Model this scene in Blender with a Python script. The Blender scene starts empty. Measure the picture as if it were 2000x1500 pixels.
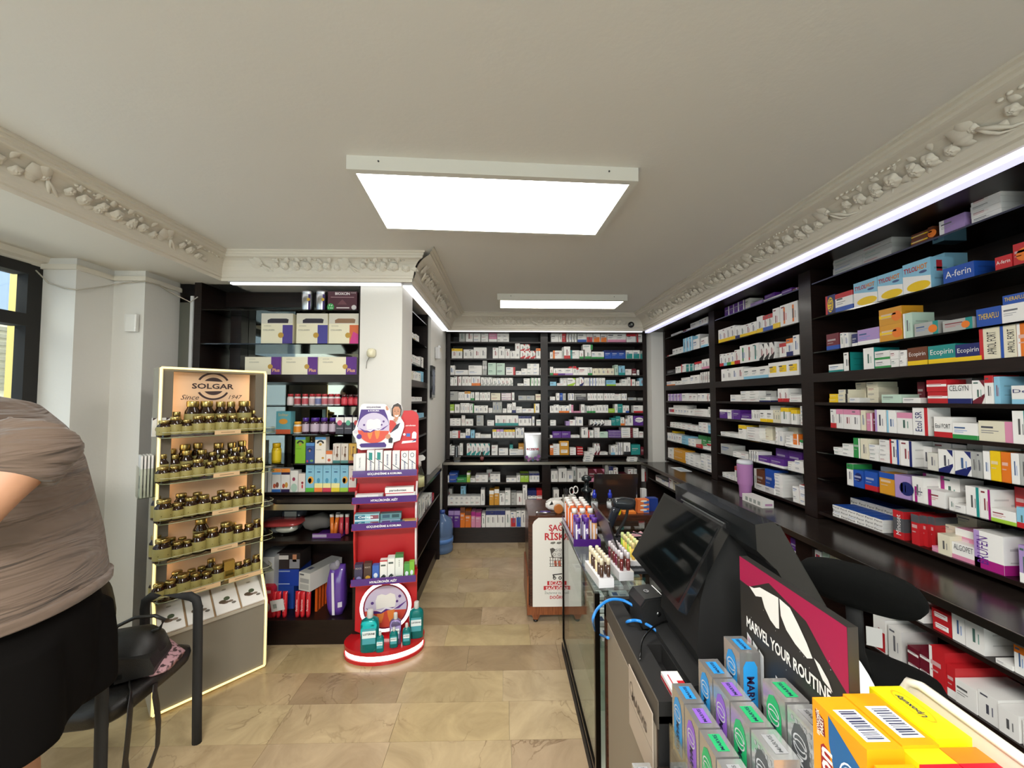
import bpy, math, random
from mathutils import Vector, Matrix
random.seed(7)
RND = random.Random(11)
SC = bpy.context.scene
COL = SC.collection
# ------------------------------------------------------------ camera, world, exposure
CAMZ = 1.70
FPX = 751.0
cd = bpy.data.cameras.new('camera'); cam = bpy.data.objects.new('camera', cd); COL.objects.link(cam)
cd.sensor_fit = 'HORIZONTAL'; cd.sensor_width = 36.0; cd.lens = 36.0*FPX/2000.0
cd.clip_start = 0.02; cd.clip_end = 200
cam.location = (0, 0, CAMZ)
PITCH = math.atan(30/FPX); YAW = math.atan(15/FPX)
cam.rotation_euler = (math.pi/2+PITCH, 0, -YAW)
SC.camera = cam
RC = cam.rotation_euler.to_matrix()
RCI = RC.inverted()
SC.view_settings.view_transform = 'Standard'
SC.view_settings.look = 'None'
SC.view_settings.gamma = 1.0
SC.view_settings.use_curve_mapping = False
SC.view_settings.exposure = 1.06
LAMP = 5.2      # ceiling panels
LAMPF = 36.0
LAMPB = 6.6
LED = .55        # shelf strips
wd = bpy.data.worlds.new('daylight'); SC.world = wd; wd.use_nodes = True
bg = wd.node_tree.nodes['Background']; bg.inputs[0].default_value = (0.97, 0.98, 1.0, 1); bg.inputs[1].default_value = 2.0
SC.cycles.max_bounces = 8; SC.cycles.diffuse_bounces = 4; SC.cycles.glossy_bounces = 4
SC.cycles.transparent_max_bounces = 16; SC.cycles.transmission_bounces = 4
SC.cycles.caustics_reflective = False; SC.cycles.caustics_refractive = False
SC.cycles.sample_clamp_indirect = 4.0

# ------------------------------------------------------------ rays from photo pixels (2000x1500)
def ray(px, py):
    return RC @ Vector(((px-1000)/FPX, (750-py)/FPX, -1))
def at_x(px, py, X):
    d = ray(px, py); t = X/d.x; return Vector((X, d.y*t, CAMZ+d.z*t))
def at_y(px, py, Y):
    d = ray(px, py); t = Y/d.y; return Vector((d.x*t, Y, CAMZ+d.z*t))
def at_z(px, py, Z):
    d = ray(px, py); t = (Z-CAMZ)/d.z; return Vector((d.x*t, d.y*t, Z))
def proj(p):
    q = RCI @ (Vector(p)-Vector((0, 0, CAMZ)))
    if q.z > -0.02: return (9999, 9999)
    return (1000-q.x/q.z*FPX, 750+q.y/q.z*FPX)

# ------------------------------------------------------------ colours and materials
def lin(c): return c/12.92 if c <= .04045 else ((c+.055)/1.055)**2.4
def hx(s): return tuple(lin(int(s[i:i+2], 16)/255) for i in (0, 2, 4))
def nt(name):
    m = bpy.data.materials.new(name); m.use_nodes = True
    return m, m.node_tree.nodes, m.node_tree.links, m.node_tree.nodes['Principled BSDF']
def col_mat(name, rough=.5, metal=0., spec=.5, bump=0., bscale=200., sheen=0., coat=0.):
    m, n, l, p = nt(name)
    a = n.new('ShaderNodeAttribute'); a.attribute_name = 'Col'
    l.new(a.outputs['Color'], p.inputs['Base Color'])
    p.inputs['Roughness'].default_value = rough; p.inputs['Metallic'].default_value = metal
    p.inputs['Specular IOR Level'].default_value = spec
    if sheen: p.inputs['Sheen Weight'].default_value = sheen
    if coat: p.inputs['Coat Weight'].default_value = coat
    if bump:
        t = n.new('ShaderNodeTexNoise'); t.inputs['Scale'].default_value = bscale; t.inputs['Detail'].default_value = 4
        tc = n.new('ShaderNodeTexCoord'); l.new(tc.outputs['Object'], t.inputs['Vector'])
        b = n.new('ShaderNodeBump'); b.inputs['Strength'].default_value = bump; b.inputs['Distance'].default_value = .004
        l.new(t.outputs['Fac'], b.inputs['Height']); l.new(b.outputs['Normal'], p.inputs['Normal'])
    return m
M = {}
M['print'] = col_mat('carton_print', .42)
M['gloss'] = col_mat('glossy_plastic', .16, coat=.3)
M['matte'] = col_mat('matte_surface', .75, bump=.05, bscale=90)
M['metal'] = col_mat('brushed_metal', .28, metal=1.)
M['foil'] = col_mat('silver_foil_board', .22, metal=.75)
M['fabric'] = col_mat('woven_fabric', .95, bump=.35, bscale=420, spec=.2)
M['leather'] = col_mat('leatherette', .42, bump=.25, bscale=260)
M['skin'] = col_mat('skin', .5)
M['paint'] = col_mat('wall_paint', .55, bump=.04, bscale=60)

def wood(name, c1, c2, rough, scale, axis):
    m, n, l, p = nt(name)
    tc = n.new('ShaderNodeTexCoord'); mp = n.new('ShaderNodeMapping')
    mp.inputs['Scale'].default_value = axis
    t = n.new('ShaderNodeTexNoise'); t.inputs['Scale'].default_value = scale; t.inputs['Detail'].default_value = 6; t.inputs['Distortion'].default_value = .6
    r = n.new('ShaderNodeValToRGB'); r.color_ramp.elements[0].color = (*c1, 1); r.color_ramp.elements[1].color = (*c2, 1)
    r.color_ramp.elements[0].position = .35; r.color_ramp.elements[1].position = .7
    l.new(tc.outputs['Object'], mp.inputs[0]); l.new(mp.outputs[0], t.inputs['Vector']); l.new(t.outputs['Fac'], r.inputs[0])
    l.new(r.outputs[0], p.inputs['Base Color']); p.inputs['Roughness'].default_value = rough
    p.inputs['Coat Weight'].default_value = .12; p.inputs['Coat Roughness'].default_value = .15; p.inputs['Specular IOR Level'].default_value = .35
    return m
M['wenge'] = wood('wenge_veneer', hx('130a08'), hx('22140f'), .38, 9, (1, 1, 14))
M['wengetop'] = wood('wenge_worktop', hx('1f1916'), hx('2f2824'), .2, 9, (1, 14, 1))
M['brownwood'] = wood('walnut_laminate', hx('3a2119'), hx('5a3626'), .25, 8, (1, 1, 10))
M['redwood'] = wood('cherry_laminate', hx('7a4428'), hx('9a5c38'), .35, 8, (12, 1, 1))

def plain(name, c, rough=.5, metal=0., emit=None, es=0., noise=0., nscale=3.):
    m, n, l, p = nt(name)
    p.inputs['Base Color'].default_value = (*c, 1); p.inputs['Roughness'].default_value = rough; p.inputs['Metallic'].default_value = metal
    if emit: p.inputs['Emission Color'].default_value = (*emit, 1); p.inputs['Emission Strength'].default_value = es
    if noise:
        t = n.new('ShaderNodeTexNoise'); t.inputs['Scale'].default_value = nscale; t.inputs['Detail'].default_value = 5
        tc = n.new('ShaderNodeTexCoord'); l.new(tc.outputs['Object'], t.inputs['Vector'])
        mx = n.new('ShaderNodeMixRGB'); mx.inputs[1].default_value = (*[x*(1-noise) for x in c], 1); mx.inputs[2].default_value = (*[min(1, x*(1+noise)) for x in c], 1)
        l.new(t.outputs['Fac'], mx.inputs[0]); l.new(mx.outputs[0], p.inputs['Base Color'])
        b = n.new('ShaderNodeBump'); b.inputs['Strength'].default_value = .06; b.inputs['Distance'].default_value = .01
        t2 = n.new('ShaderNodeTexNoise'); t2.inputs['Scale'].default_value = 60; l.new(tc.outputs['Object'], t2.inputs['Vector'])
        l.new(t2.outputs['Fac'], b.inputs['Height']); l.new(b.outputs[0], p.inputs['Normal'])
    return m
M['ceiling'] = plain('ceiling_paint', hx('dcd8d1'), .8, noise=.03, nscale=1.2)
M['plaster'] = plain('moulded_plaster', hx('ddd6c9'), .6, noise=.03, nscale=4)
M['wall'] = plain('white_wall_paint', hx('dcd9d3'), .6, noise=.03, nscale=2)
M['lamp'] = plain('lamp_diffuser', (1, 1, 1), .5, emit=(1, .975, .935), es=LAMP)
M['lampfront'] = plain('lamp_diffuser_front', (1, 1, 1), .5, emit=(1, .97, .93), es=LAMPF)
M['lampback'] = plain('lamp_diffuser_back', (1, 1, 1), .5, emit=(1, .97, .90), es=LAMPB)
M['ledcool'] = plain('cool_led_strip', (1, 1, 1), .5, emit=(.68, .68, 1.0), es=.44)
M['ledwhite'] = plain('white_led_strip', (1, 1, 1), .5, emit=(.97, .98, 1.0), es=LED)
M['ledwarm'] = plain('warm_led_edge', (1, .9, .6), .5, emit=(1, .76, .27), es=.6)
M['ledpeach'] = plain('peach_led_backlight', (1, .8, .6), .5, emit=(1, .70, .40), es=7.0)
M['ledred'] = plain('white_led_rim', (1, 1, 1), .5, emit=(1, .93, .90), es=1.3)

def glassy(name, tint, refl=.5, rough=.02, base=.06):
    m = bpy.data.materials.new(name); m.use_nodes = True; n = m.node_tree.nodes; l = m.node_tree.links; n.clear()
    o = n.new('ShaderNodeOutputMaterial'); tr = n.new('ShaderNodeBsdfTransparent'); gl = n.new('ShaderNodeBsdfGlossy'); mx = n.new('ShaderNodeMixShader')
    tr.inputs[0].default_value = (*tint, 1); gl.inputs['Roughness'].default_value = rough
    fr = n.new('ShaderNodeLayerWeight'); fr.inputs[0].default_value = .5
    mp = n.new('ShaderNodeMapRange'); mp.inputs[3].default_value = base; mp.inputs[4].default_value = refl
    pw = n.new('ShaderNodeMath'); pw.operation = 'POWER'; pw.inputs[1].default_value = 3
    l.new(fr.outputs['Facing'], pw.inputs[0]); l.new(pw.outputs[0], mp.inputs[0]); l.new(mp.outputs[0], mx.inputs[0])
    l.new(tr.outputs[0], mx.inputs[1]); l.new(gl.outputs[0], mx.inputs[2]); l.new(mx.outputs[0], o.inputs[0])
    return m
M['glass'] = glassy('clear_glass', (.92, .97, .95), .8)
M['shelfglass'] = glassy('dark_shelf_glass', (.10, .13, .12), .7, .05, .05)
M['acrylic'] = glassy('clear_acrylic', (.93, .95, .90), .7, .03, .08)
M['amber'] = plain('amber_glass', hx('2a1608'), .08)
M['mirror'] = plain('tinted_mirror', hx('92958c'), .03, metal=1.)
M['screen'] = plain('dark_screen_glass', hx('0a0c0c'), .05)
M['wet'] = None
def aqua(name, c, trans=.6):
    m, n, l, p = nt(name); p.inputs['Base Color'].default_value = (*c, 1); p.inputs['Roughness'].default_value = .08
    p.inputs['Transmission Weight'].default_value = trans; p.inputs['IOR'].default_value = 1.33; return m
M['aqua'] = aqua('teal_mouthwash', hx('1aa3a0')); M['lilac'] = aqua('lilac_mouthwash', hx('8d7fb0')); M['water'] = aqua('blue_bottle_plastic', hx('7f9fd0'), .45)

def marble():
    m, n, l, p = nt('beige_marble')
    tc = n.new('ShaderNodeTexCoord'); oi = n.new('ShaderNodeObjectInfo'); at = n.new('ShaderNodeAttribute'); at.attribute_name = 'Col'
    ad = n.new('ShaderNodeVectorMath'); ad.operation = 'ADD'
    sc = n.new('ShaderNodeVectorMath'); sc.operation = 'SCALE'; sc.inputs['Scale'].default_value = 40
    cb = n.new('ShaderNodeCombineXYZ'); l.new(oi.outputs['Random'], cb.inputs[0]); l.new(oi.outputs['Random'], cb.inputs[1]); l.new(cb.outputs[0], sc.inputs[0])
    l.new(tc.outputs['Object'], ad.inputs[0]); l.new(sc.outputs[0], ad.inputs[1])
    t1 = n.new('ShaderNodeTexNoise'); t1.inputs['Scale'].default_value = 3.2; t1.inputs['Detail'].default_value = 8; t1.inputs['Roughness'].default_value = .65; t1.inputs['Distortion'].default_value = 1.2
    l.new(ad.outputs[0], t1.inputs['Vector'])
    # veins: narrow band of a warped noise
    t2 = n.new('ShaderNodeTexNoise'); t2.inputs['Scale'].default_value = 2.3; t2.inputs['Detail'].default_value = 7; t2.inputs['Distortion'].default_value = 1.6
    l.new(ad.outputs[0], t2.inputs['Vector'])
    sb = n.new('ShaderNodeMath'); sb.operation = 'SUBTRACT'; sb.inputs[1].default_value = .5; l.new(t2.outputs['Fac'], sb.inputs[0])
    ab = n.new('ShaderNodeMath'); ab.operation = 'ABSOLUTE'; l.new(sb.outputs[0], ab.inputs[0])
    mr = n.new('ShaderNodeMapRange'); mr.inputs[1].default_value = 0; mr.inputs[2].default_value = .012; mr.inputs[3].default_value = 1; mr.inputs[4].default_value = 0
    l.new(ab.outputs[0], mr.inputs[0])
    t3 = n.new('ShaderNodeTexNoise'); t3.inputs['Scale'].default_value = 1.7; l.new(ad.outputs[0], t3.inputs['Vector'])
    m3 = n.new('ShaderNodeMapRange'); m3.inputs[1].default_value = .5; m3.inputs[2].default_value = .65; l.new(t3.outputs['Fac'], m3.inputs[0])
    mu = n.new('ShaderNodeMath'); mu.operation = 'MULTIPLY'; l.new(mr.outputs[0], mu.inputs[0]); l.new(m3.outputs[0], mu.inputs[1])
    mu2 = n.new('ShaderNodeMath'); mu2.operation = 'MULTIPLY'; mu2.inputs[1].default_value = .75; l.new(mu.outputs[0], mu2.inputs[0])
    r = n.new('ShaderNodeValToRGB'); r.color_ramp.elements[0].color = (.78, .74, .68, 1); r.color_ramp.elements[1].color = (1.12, 1.1, 1.05, 1)
    r.color_ramp.elements[0].position = .32; r.color_ramp.elements[1].position = .68
    l.new(t1.outputs['Fac'], r.inputs[0])
    m1 = n.new('ShaderNodeMixRGB'); m1.blend_type = 'MULTIPLY'; m1.inputs[0].default_value = 1; l.new(at.outputs['Color'], m1.inputs[1]); l.new(r.outputs[0], m1.inputs[2])
    m2 = n.new('ShaderNodeMixRGB'); m2.inputs[2].default_value = (*hx('6a5238'), 1); l.new(mu2.outputs[0], m2.inputs[0]); l.new(m1.outputs[0], m2.inputs[1])
    l.new(m2.outputs[0], p.inputs['Base Color']); p.inputs['Roughness'].default_value = .22
    p.inputs['Specular IOR Level'].default_value = .4
    return m
M['marble'] = marble()

# ------------------------------------------------------------ mesh builder
class MB:
    def __init__(s, *mats):
        s.v = []; s.f = []; s.mi = []; s.c = []; s.sm = []; s.mats = list(mats) or ['print']
    def m(s, name):
        if name not in s.mats: s.mats.append(name)
        return s.mats.index(name)
    def face(s, pts, c=(.8, .8, .8), m=0, sm=False):
        i = len(s.v); s.v += [tuple(p) for p in pts]; s.f.append(tuple(range(i, i+len(pts)))); s.mi.append(m); s.c.append(c); s.sm.append(sm)
    def add(s, vs, fs, c=(.8, .8, .8), m=0, sm=False):
        i = len(s.v); s.v += [tuple(p) for p in vs]
        for f in fs:
            s.f.append(tuple(i+k for k in f)); s.mi.append(m); s.c.append(c); s.sm.append(sm)
    def box(s, x0, y0, z0, x1, y1, z1, c=(.8, .8, .8), m=0, top=None):
        V = [(x0, y0, z0), (x1, y0, z0), (x1, y1, z0), (x0, y1, z0), (x0, y0, z1), (x1, y0, z1), (x1, y1, z1), (x0, y1, z1)]
        F = [(0, 3, 2, 1), (0, 1, 5, 4), (1, 2, 6, 5), (2, 3, 7, 6), (3, 0, 4, 7)]
        s.add(V, F, c, m); i = len(s.v)-8
        s.f.append((i+4, i+5, i+6, i+7)); s.mi.append(m); s.c.append(top or c); s.sm.append(False)
    def rbox(s, x0, y0, z0, x1, y1, z1, r, c=(.8, .8, .8), m=0, n=4):
        """box with its four upright edges rounded"""
        pts = []
        for (cx, cy, a0) in ((x1-r, y1-r, 0), (x0+r, y1-r, 90), (x0+r, y0+r, 180), (x1-r, y0+r, 270)):
            for k in range(n+1):
                a = math.radians(a0+90*k/n); pts.append((cx+r*math.cos(a), cy+r*math.sin(a)))
        s.prism(pts, z0, z1, c, m)
    def prism(s, pts, z0, z1, c=(.8, .8, .8), m=0, plane='xy', c2=None, m2=None, sm=False):
        """extrude a 2D outline; plane xy (extrude z), xz (extrude y), yz (extrude x)"""
        def P(a, b, w): return {'xy': (a, b, w), 'xz': (a, w, b), 'yz': (w, a, b)}[plane]
        n = len(pts); V = [P(a, b, z0) for a, b in pts]+[P(a, b, z1) for a, b in pts]
        ar = sum(pts[i][0]*pts[(i+1) % n][1]-pts[(i+1) % n][0]*pts[i][1] for i in range(n))
        flip = (ar < 0) != (plane == 'xz')
        side = [(i, (i+1) % n, n+(i+1) % n, n+i) for i in range(n)]; b = tuple(reversed(range(n))); t = tuple(range(n, 2*n))
        if flip: side = [tuple(reversed(q)) for q in side]; b = tuple(reversed(b)); t = tuple(reversed(t))
        s.add(V, side, c, m, sm); i = len(s.v)-2*n
        for q in (b, t):
            s.f.append(tuple(i+k for k in q)); s.mi.append(m if m2 is None else m2); s.c.append(c2 or c); s.sm.append(False)
    def lathe(s, prof, n=20, o=(0, 0, 0), c=(.8, .8, .8), m=0, sm=True, sx=1., sy=1., mat=None):
        V = []; F = []
        for r, z in prof:
            for k in range(n):
                a = 2*math.pi*k/n; p = Vector((r*sx*math.cos(a), r*sy*math.sin(a), z))
                if mat is not None: p = mat @ p
                V.append((p.x+o[0], p.y+o[1], p.z+o[2]))
        for i in range(len(prof)-1):
            for k in range(n):
                F.append((i*n+k, i*n+(k+1) % n, (i+1)*n+(k+1) % n, (i+1)*n+k))
        s.add(V, F, c, m, sm)
        j = len(s.v)-len(V)
        for q in (tuple(reversed(range(n))), tuple(range(len(V)-n, len(V)))):
            s.f.append(tuple(j+k for k in q)); s.mi.append(m); s.c.append(c); s.sm.append(False)
    def tube(s, pts, r, n=8, c=(.8, .8, .8), m=0, flat=1., up=(0, 0, 1)):
        """tube along points; r a number or list; flat squashes across the up axis"""
        pts = [Vector(p) for p in pts]; N = len(pts); V = []; F = []
        R = r if isinstance(r, (list, tuple)) else [r]*N
        u0 = Vector(up)
        for i, p in enumerate(pts):
            d = (pts[min(i+1, N-1)]-pts[max(i-1, 0)]).normalized()
            a = d.cross(u0)
            if a.length < 1e-3: a = d.cross(Vector((1, 0, 0)))
            a.normalize(); b = a.cross(d).normalized()
            for k in range(n):
                t = 2*math.pi*k/n; q = p+a*(R[i]*math.cos(t))+b*(R[i]*flat*math.sin(t)); V.append(tuple(q))
        for i in range(N-1):
            for k in range(n):
                F.append((i*n+k, i*n+(k+1) % n, (i+1)*n+(k+1) % n, (i+1)*n+k))
        F.append(tuple(reversed(range(n)))); F.append(tuple(range((N-1)*n, N*n)))
        s.add(V, F, c, m, True)
    def rings(s, rings, c=(.8, .8, .8), m=0, n=24, p=2.0):
        """loft: each ring (centre, axis_a, axis_b) with axis vectors as half widths; p>2 makes it boxier"""
        V = []; F = []
        for o, a, b in rings:
            o, a, b = Vector(o), Vector(a), Vector(b)
            for k in range(n):
                t = 2*math.pi*k/n; ct, st = math.cos(t), math.sin(t)
                e = 2/p; V.append(tuple(o+a*(math.copysign(abs(ct)**e, ct))+b*(math.copysign(abs(st)**e, st))))
        for i in range(len(rings)-1):
            for k in range(n):
                F.append((i*n+k, i*n+(k+1) % n, (i+1)*n+(k+1) % n, (i+1)*n+k))
        F.append(tuple(reversed(range(n)))); F.append(tuple(range((len(rings)-1)*n, len(rings)*n)))
        s.add(V, F, c, m, True)
    def ball(s, o, rx, ry, rz, c=(.8, .8, .8), m=0, n=16, k=8, mat=None):
        pr = [(max(1e-4, math.cos(math.pi*(i/k-.5))), math.sin(math.pi*(i/k-.5))) for i in range(k+1)]
        V = []; F = []
        for r, z in pr:
            for q in range(n):
                a = 2*math.pi*q/n; p = Vector((r*rx*math.cos(a), r*ry*math.sin(a), z*rz))
                if mat is not None: p = mat @ p
                V.append((p.x+o[0], p.y+o[1], p.z+o[2]))
        for i in range(k):
            for q in range(n): F.append((i*n+q, i*n+(q+1) % n, (i+1)*n+(q+1) % n, (i+1)*n+q))
        s.add(V, F, c, m, True)
    def ell(s, o, a, b, c, m=0, n=24, a0=0, a1=360):
        """flat filled ellipse, o centre, a and b half-axis vectors"""
        o, a, b = Vector(o), Vector(a), Vector(b); k = n if a1-a0 >= 360 else n+1
        s.face([o+a*math.cos(math.radians(a0+(a1-a0)*i/n))+b*math.sin(math.radians(a0+(a1-a0)*i/n)) for i in range(k)], c, m)
    def arc(s, o, a, b, r0, r1, c, m=0, n=24, a0=0, a1=360):
        """flat ring segment between r0 and r1 (fractions of a, b)"""
        o, a, b = Vector(o), Vector(a), Vector(b)
        P = lambda r, i: o+a*(r*math.cos(math.radians(a0+(a1-a0)*i/n)))+b*(r*math.sin(math.radians(a0+(a1-a0)*i/n)))
        for i in range(n): s.face([P(r0, i), P(r1, i), P(r1, i+1), P(r0, i+1)], c, m)
    def text(s, txt, o, a, b, c, m=0, w=None, h=None, shear=0., bold=False):
        """flat lettering centred at o, a = reading direction, b = up; fitted to width w and/or height h"""
        vs, fs, W, H = glyphs(txt, shear, bold); o, a, b = Vector(o), Vector(a).normalized(), Vector(b).normalized()
        if w and h: sx, sy = w/W, h/H
        elif w: sx = sy = w/W
        else: sx = sy = h/H
        s.add([o+a*(x*sx)+b*(y*sy) for x, y in vs], fs, c, m)
    def mesh(s, name):
        me = bpy.data.meshes.new(name); me.from_pydata(s.v, [], s.f)
        for k in s.mats: me.materials.append(M[k])
        me.polygons.foreach_set('material_index', s.mi); me.polygons.foreach_set('use_smooth', s.sm)
        at = me.color_attributes.new('Col', 'FLOAT_COLOR', 'CORNER'); buf = []
        for f, c in zip(s.f, s.c): buf += [c[0], c[1], c[2], 1.0]*len(f)
        at.data.foreach_set('color', buf); me.update()
        return me
_gl = {}
def glyphs(txt, shear=0., bold=False):
    k = (txt, shear, bold)
    if k not in _gl:
        cu = bpy.data.curves.new('lettering_source', 'FONT'); cu.body = txt; cu.resolution_u = 2; cu.shear = shear
        if bold: cu.offset = .026
        ob = bpy.data.objects.new('lettering_source', cu); COL.objects.link(ob)
        bpy.context.view_layer.update()
        me = ob.to_mesh(); vs = [(v.co.x, v.co.y) for v in me.vertices]; fs = [tuple(p.vertices) for p in me.polygons]
        ob.to_mesh_clear(); bpy.data.objects.remove(ob); bpy.data.curves.remove(cu)
        x0, x1 = min(v[0] for v in vs), max(v[0] for v in vs); y0, y1 = min(v[1] for v in vs), max(v[1] for v in vs)
        _gl[k] = ([(x-(x0+x1)/2, y-(y0+y1)/2) for x, y in vs], fs, x1-x0, y1-y0)
    return _gl[k]

def tag(o, label=None, cat=None, group=None, kind=None):
    if label: o['label'] = label
    if cat: o['category'] = cat
    if group: o['group'] = group
    if kind: o['kind'] = kind
    return o
def obj(name, mb, parent=None, loc=(0, 0, 0), rz=0., label=None, cat=None, group=None, kind=None):
    me = mb if isinstance(mb, bpy.types.Mesh) else mb.mesh(name)
    o = bpy.data.objects.new(name, me); COL.objects.link(o); o.location = loc; o.rotation_euler = (0, 0, rz)
    if parent is not None: o.parent = parent
    return tag(o, label, cat, group, kind)
def empty(name, loc=(0, 0, 0), rz=0., label=None, cat=None, group=None, kind=None):
    o = bpy.data.objects.new(name, None); COL.objects.link(o); o.location = loc; o.rotation_euler = (0, 0, rz); o.empty_display_size = .05
    return tag(o, label, cat, group, kind)
def copy_tree(o, parent=None):
    c = o.copy(); COL.objects.link(c)
    if parent is not None: c.parent = parent
    for ch in list(o.children): copy_tree(ch, c)
    return c
ORD = 'first second third fourth fifth sixth seventh eighth ninth tenth eleventh twelfth thirteenth fourteenth fifteenth sixteenth seventeenth eighteenth nineteenth twentieth'.split()
def nth(i):
    if i < 20: return ORD[i]
    return ('twenty-' if i < 29 else 'thirty-' if i < 39 else 'forty-')+ORD[(i-20) % 10] if (i+1) % 10 else {29: 'thirtieth', 39: 'fortieth', 49: 'fiftieth'}[i]

# ------------------------------------------------------------ the setting
ZC, ZS = 2.71, 2.54
ZT0 = .957
XR, YB = 2.28, 5.12          # right wall, back wall
XL, YF = -2.75, -2.2         # window wall, shop front behind the camera
WENGE = hx('241713')

# floor: slab and marble tiles
fl = MB('matte'); fl.box(XL-.1, YF-.1, -.1, XR+.1, YB+.1, -.006, hx('8d8268'))
floor = obj('floor', fl, kind='structure')
PIT, TW = .2470, .60
BASE = hx('b9a583')
y = 1.99-PIT*5; row = 0
while y < 4.75:
    off = {7: -.239, 6: -.607}.get(row, RND.uniform(-.3, .3))
    x = off-TW*5 if row not in (7,) else off-.60*5
    while x < 1.5:
        if x+TW > -2.75 and x < 1.45:
            k = RND.uniform(.92, 1.06)
            c = tuple(a*k for a in BASE); c = (c[0], c[1]*RND.uniform(.97, 1.02), c[2]*RND.uniform(.92, 1.08))
            if (row == 7 and abs(x-off) < .01) or (row == 6 and abs(x+TW-off) < .01) or RND.random() < .05: c = tuple(a*b for a, b in zip(BASE, (.74, .70, .70)))
            t = MB('marble'); g = .0008
            t.box(-TW/2+g, -PIT/2+g, -.006, TW/2-g, PIT/2-g, 0, c)
            obj('tile', t, floor, (x+TW/2, y+PIT/2, 0))
        x += TW
    y += PIT; row += 1

ce = MB('ceiling'); ce.box(XL-.1, YF-.1, ZC, XR+.1, YB+.1, ZC+.1)
obj('ceiling', ce, kind='structure')
w = MB('wall'); w.box(XL, YB, 0, XR, YB+.1, ZC); obj('wall_back', w, kind='structure')
w = MB('wall'); w.box(XR, YF, 0, XR+.1, YB+.1, ZC); obj('wall_right', w, kind='structure')
# left wall with a wide window
w = MB('wall'); w.box(XL-.1, YF, 0, XL, 2.31, .85); w.box(XL-.1, YF, 2.48, XL, 2.31, ZC); w.box(XL-.1, YF, .85, XL, -.8, 2.48); w.box(XL-.1, 2.31, 0, XL, YB, ZC)
obj('wall_left', w, kind='structure')
win = empty('window_1', (XL, 0, 0), kind='structure')
def winbar(*a):
    b = MB('matte'); b.box(*a, hx('1c1a18')); obj('window_frame', b, win)
winbar(-.05, 2.24, .85, .012, 2.31, 2.48); winbar(-.08, -.8, .85, .02, -.72, 2.48); winbar(-.08, -.72, .85, .02, 2.245, .91)
winbar(-.08, -.72, 2.42, .02, 2.245, 2.48); winbar(-.08, -.72, 2.12, .02, 2.245, 2.19); winbar(-.08, .7, .91, .02, .76, 2.12)
for a in ((-.72, .91, .7, 2.12), (.76, .91, 2.245, 2.12), (-.72, 2.19, 2.245, 2.42)):
    b = MB('glass'); b.box(-.045, a[0], a[1], -.039, a[2], a[3]); obj('window_pane', b, win)
# shop front behind the camera
w = MB('wall'); w.box(XL, YF-.1, 0, XR, YF, .35); w.box(XL, YF-.1, 2.5, XR, YF, ZC)
w.box(XL, YF-.1, .35, -2.3, YF, 2.5); w.box(1.6, YF-.1, .35, XR, YF, 2.5)
obj('wall_front', w, kind='structure')
w2 = empty('window_2', (0, YF, 0), kind='structure')
for x in (-2.3, -1.0, .3, 1.52):
    b = MB('matte'); b.box(x, -.08, .35, x+.08, .02, 2.5, hx('1c1a18')); obj('window_frame', b, w2)
for x in (-2.22, -.92, .38):
    b = MB('glass'); b.box(x, -.04, .35, x+1.22 if x < .3 else 1.52, -.034, 2.5); obj('window_pane', b, w2)

# pillars at the left wall
def struct_box(name, a, mat='wall', c=(.8, .8, .8)):
    b = MB(mat); b.box(*a, c); return obj(name, b, kind='structure')
PA = struct_box('pillar_1', (XL, 2.31, 0, -2.545, 2.56, ZS-.0), 'wall')
PB = struct_box('pillar_2', (XL, 2.53, 0, -2.345, 2.80, ZS-.0), 'wall')
for nm, a in (('trim_1', (XL, 2.295, 2.47, -2.53, 2.53, 2.5)), ('trim_2', (XL, 2.515, 2.47, -2.33, 2.80, 2.5))):
    b = MB('plaster'); b.box(*a); obj(nm, b, kind='structure')
b = MB('plaster'); b.prism([(XL, 2.54), (XL+.05, 2.54), (XL+.04, 2.51), (XL+.015, 2.5), (XL+.01, 2.48), (XL, 2.48)], YF, 2.31, plane='xz'); obj('trim_3', b, kind='structure')
# dropped beam on the left
struct_box('beam', (XL, YF, ZS, -1.985, 2.82, ZC), 'plaster')
# soffits over the shelving
struct_box('soffit_right', (1.70, YF, ZS, XR, YB, ZC), 'plaster')
struct_box('soffit_back', (-.66, 4.60, ZS, 1.70, YB, ZC), 'plaster')
b = MB('plaster'); b.prism([(-1.985, 2.70), (-.66, 2.70), (-.66, YB), (-1.985, YB)], ZS, ZC); obj('soffit_left', b, kind='structure')
# white pillars and wall pieces
struct_box('pillar_3', (-1.035, 2.76, 0, -.735, 3.06, ZS))
struct_box('pillar_4', (1.80, 4.66, 0, 2.0, YB, ZS))
b = MB('wall'); b.box(-1.3, 3.84, ZT0+.002, -.735, 4.235, ZS); b.box(-1.3, 4.57, 0, -.735, YB, ZT0+.002); b.box(-1.3, 4.235, ZT0+.002, -.735, YB, ZS); obj('wall_niche', b, kind='structure')

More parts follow.
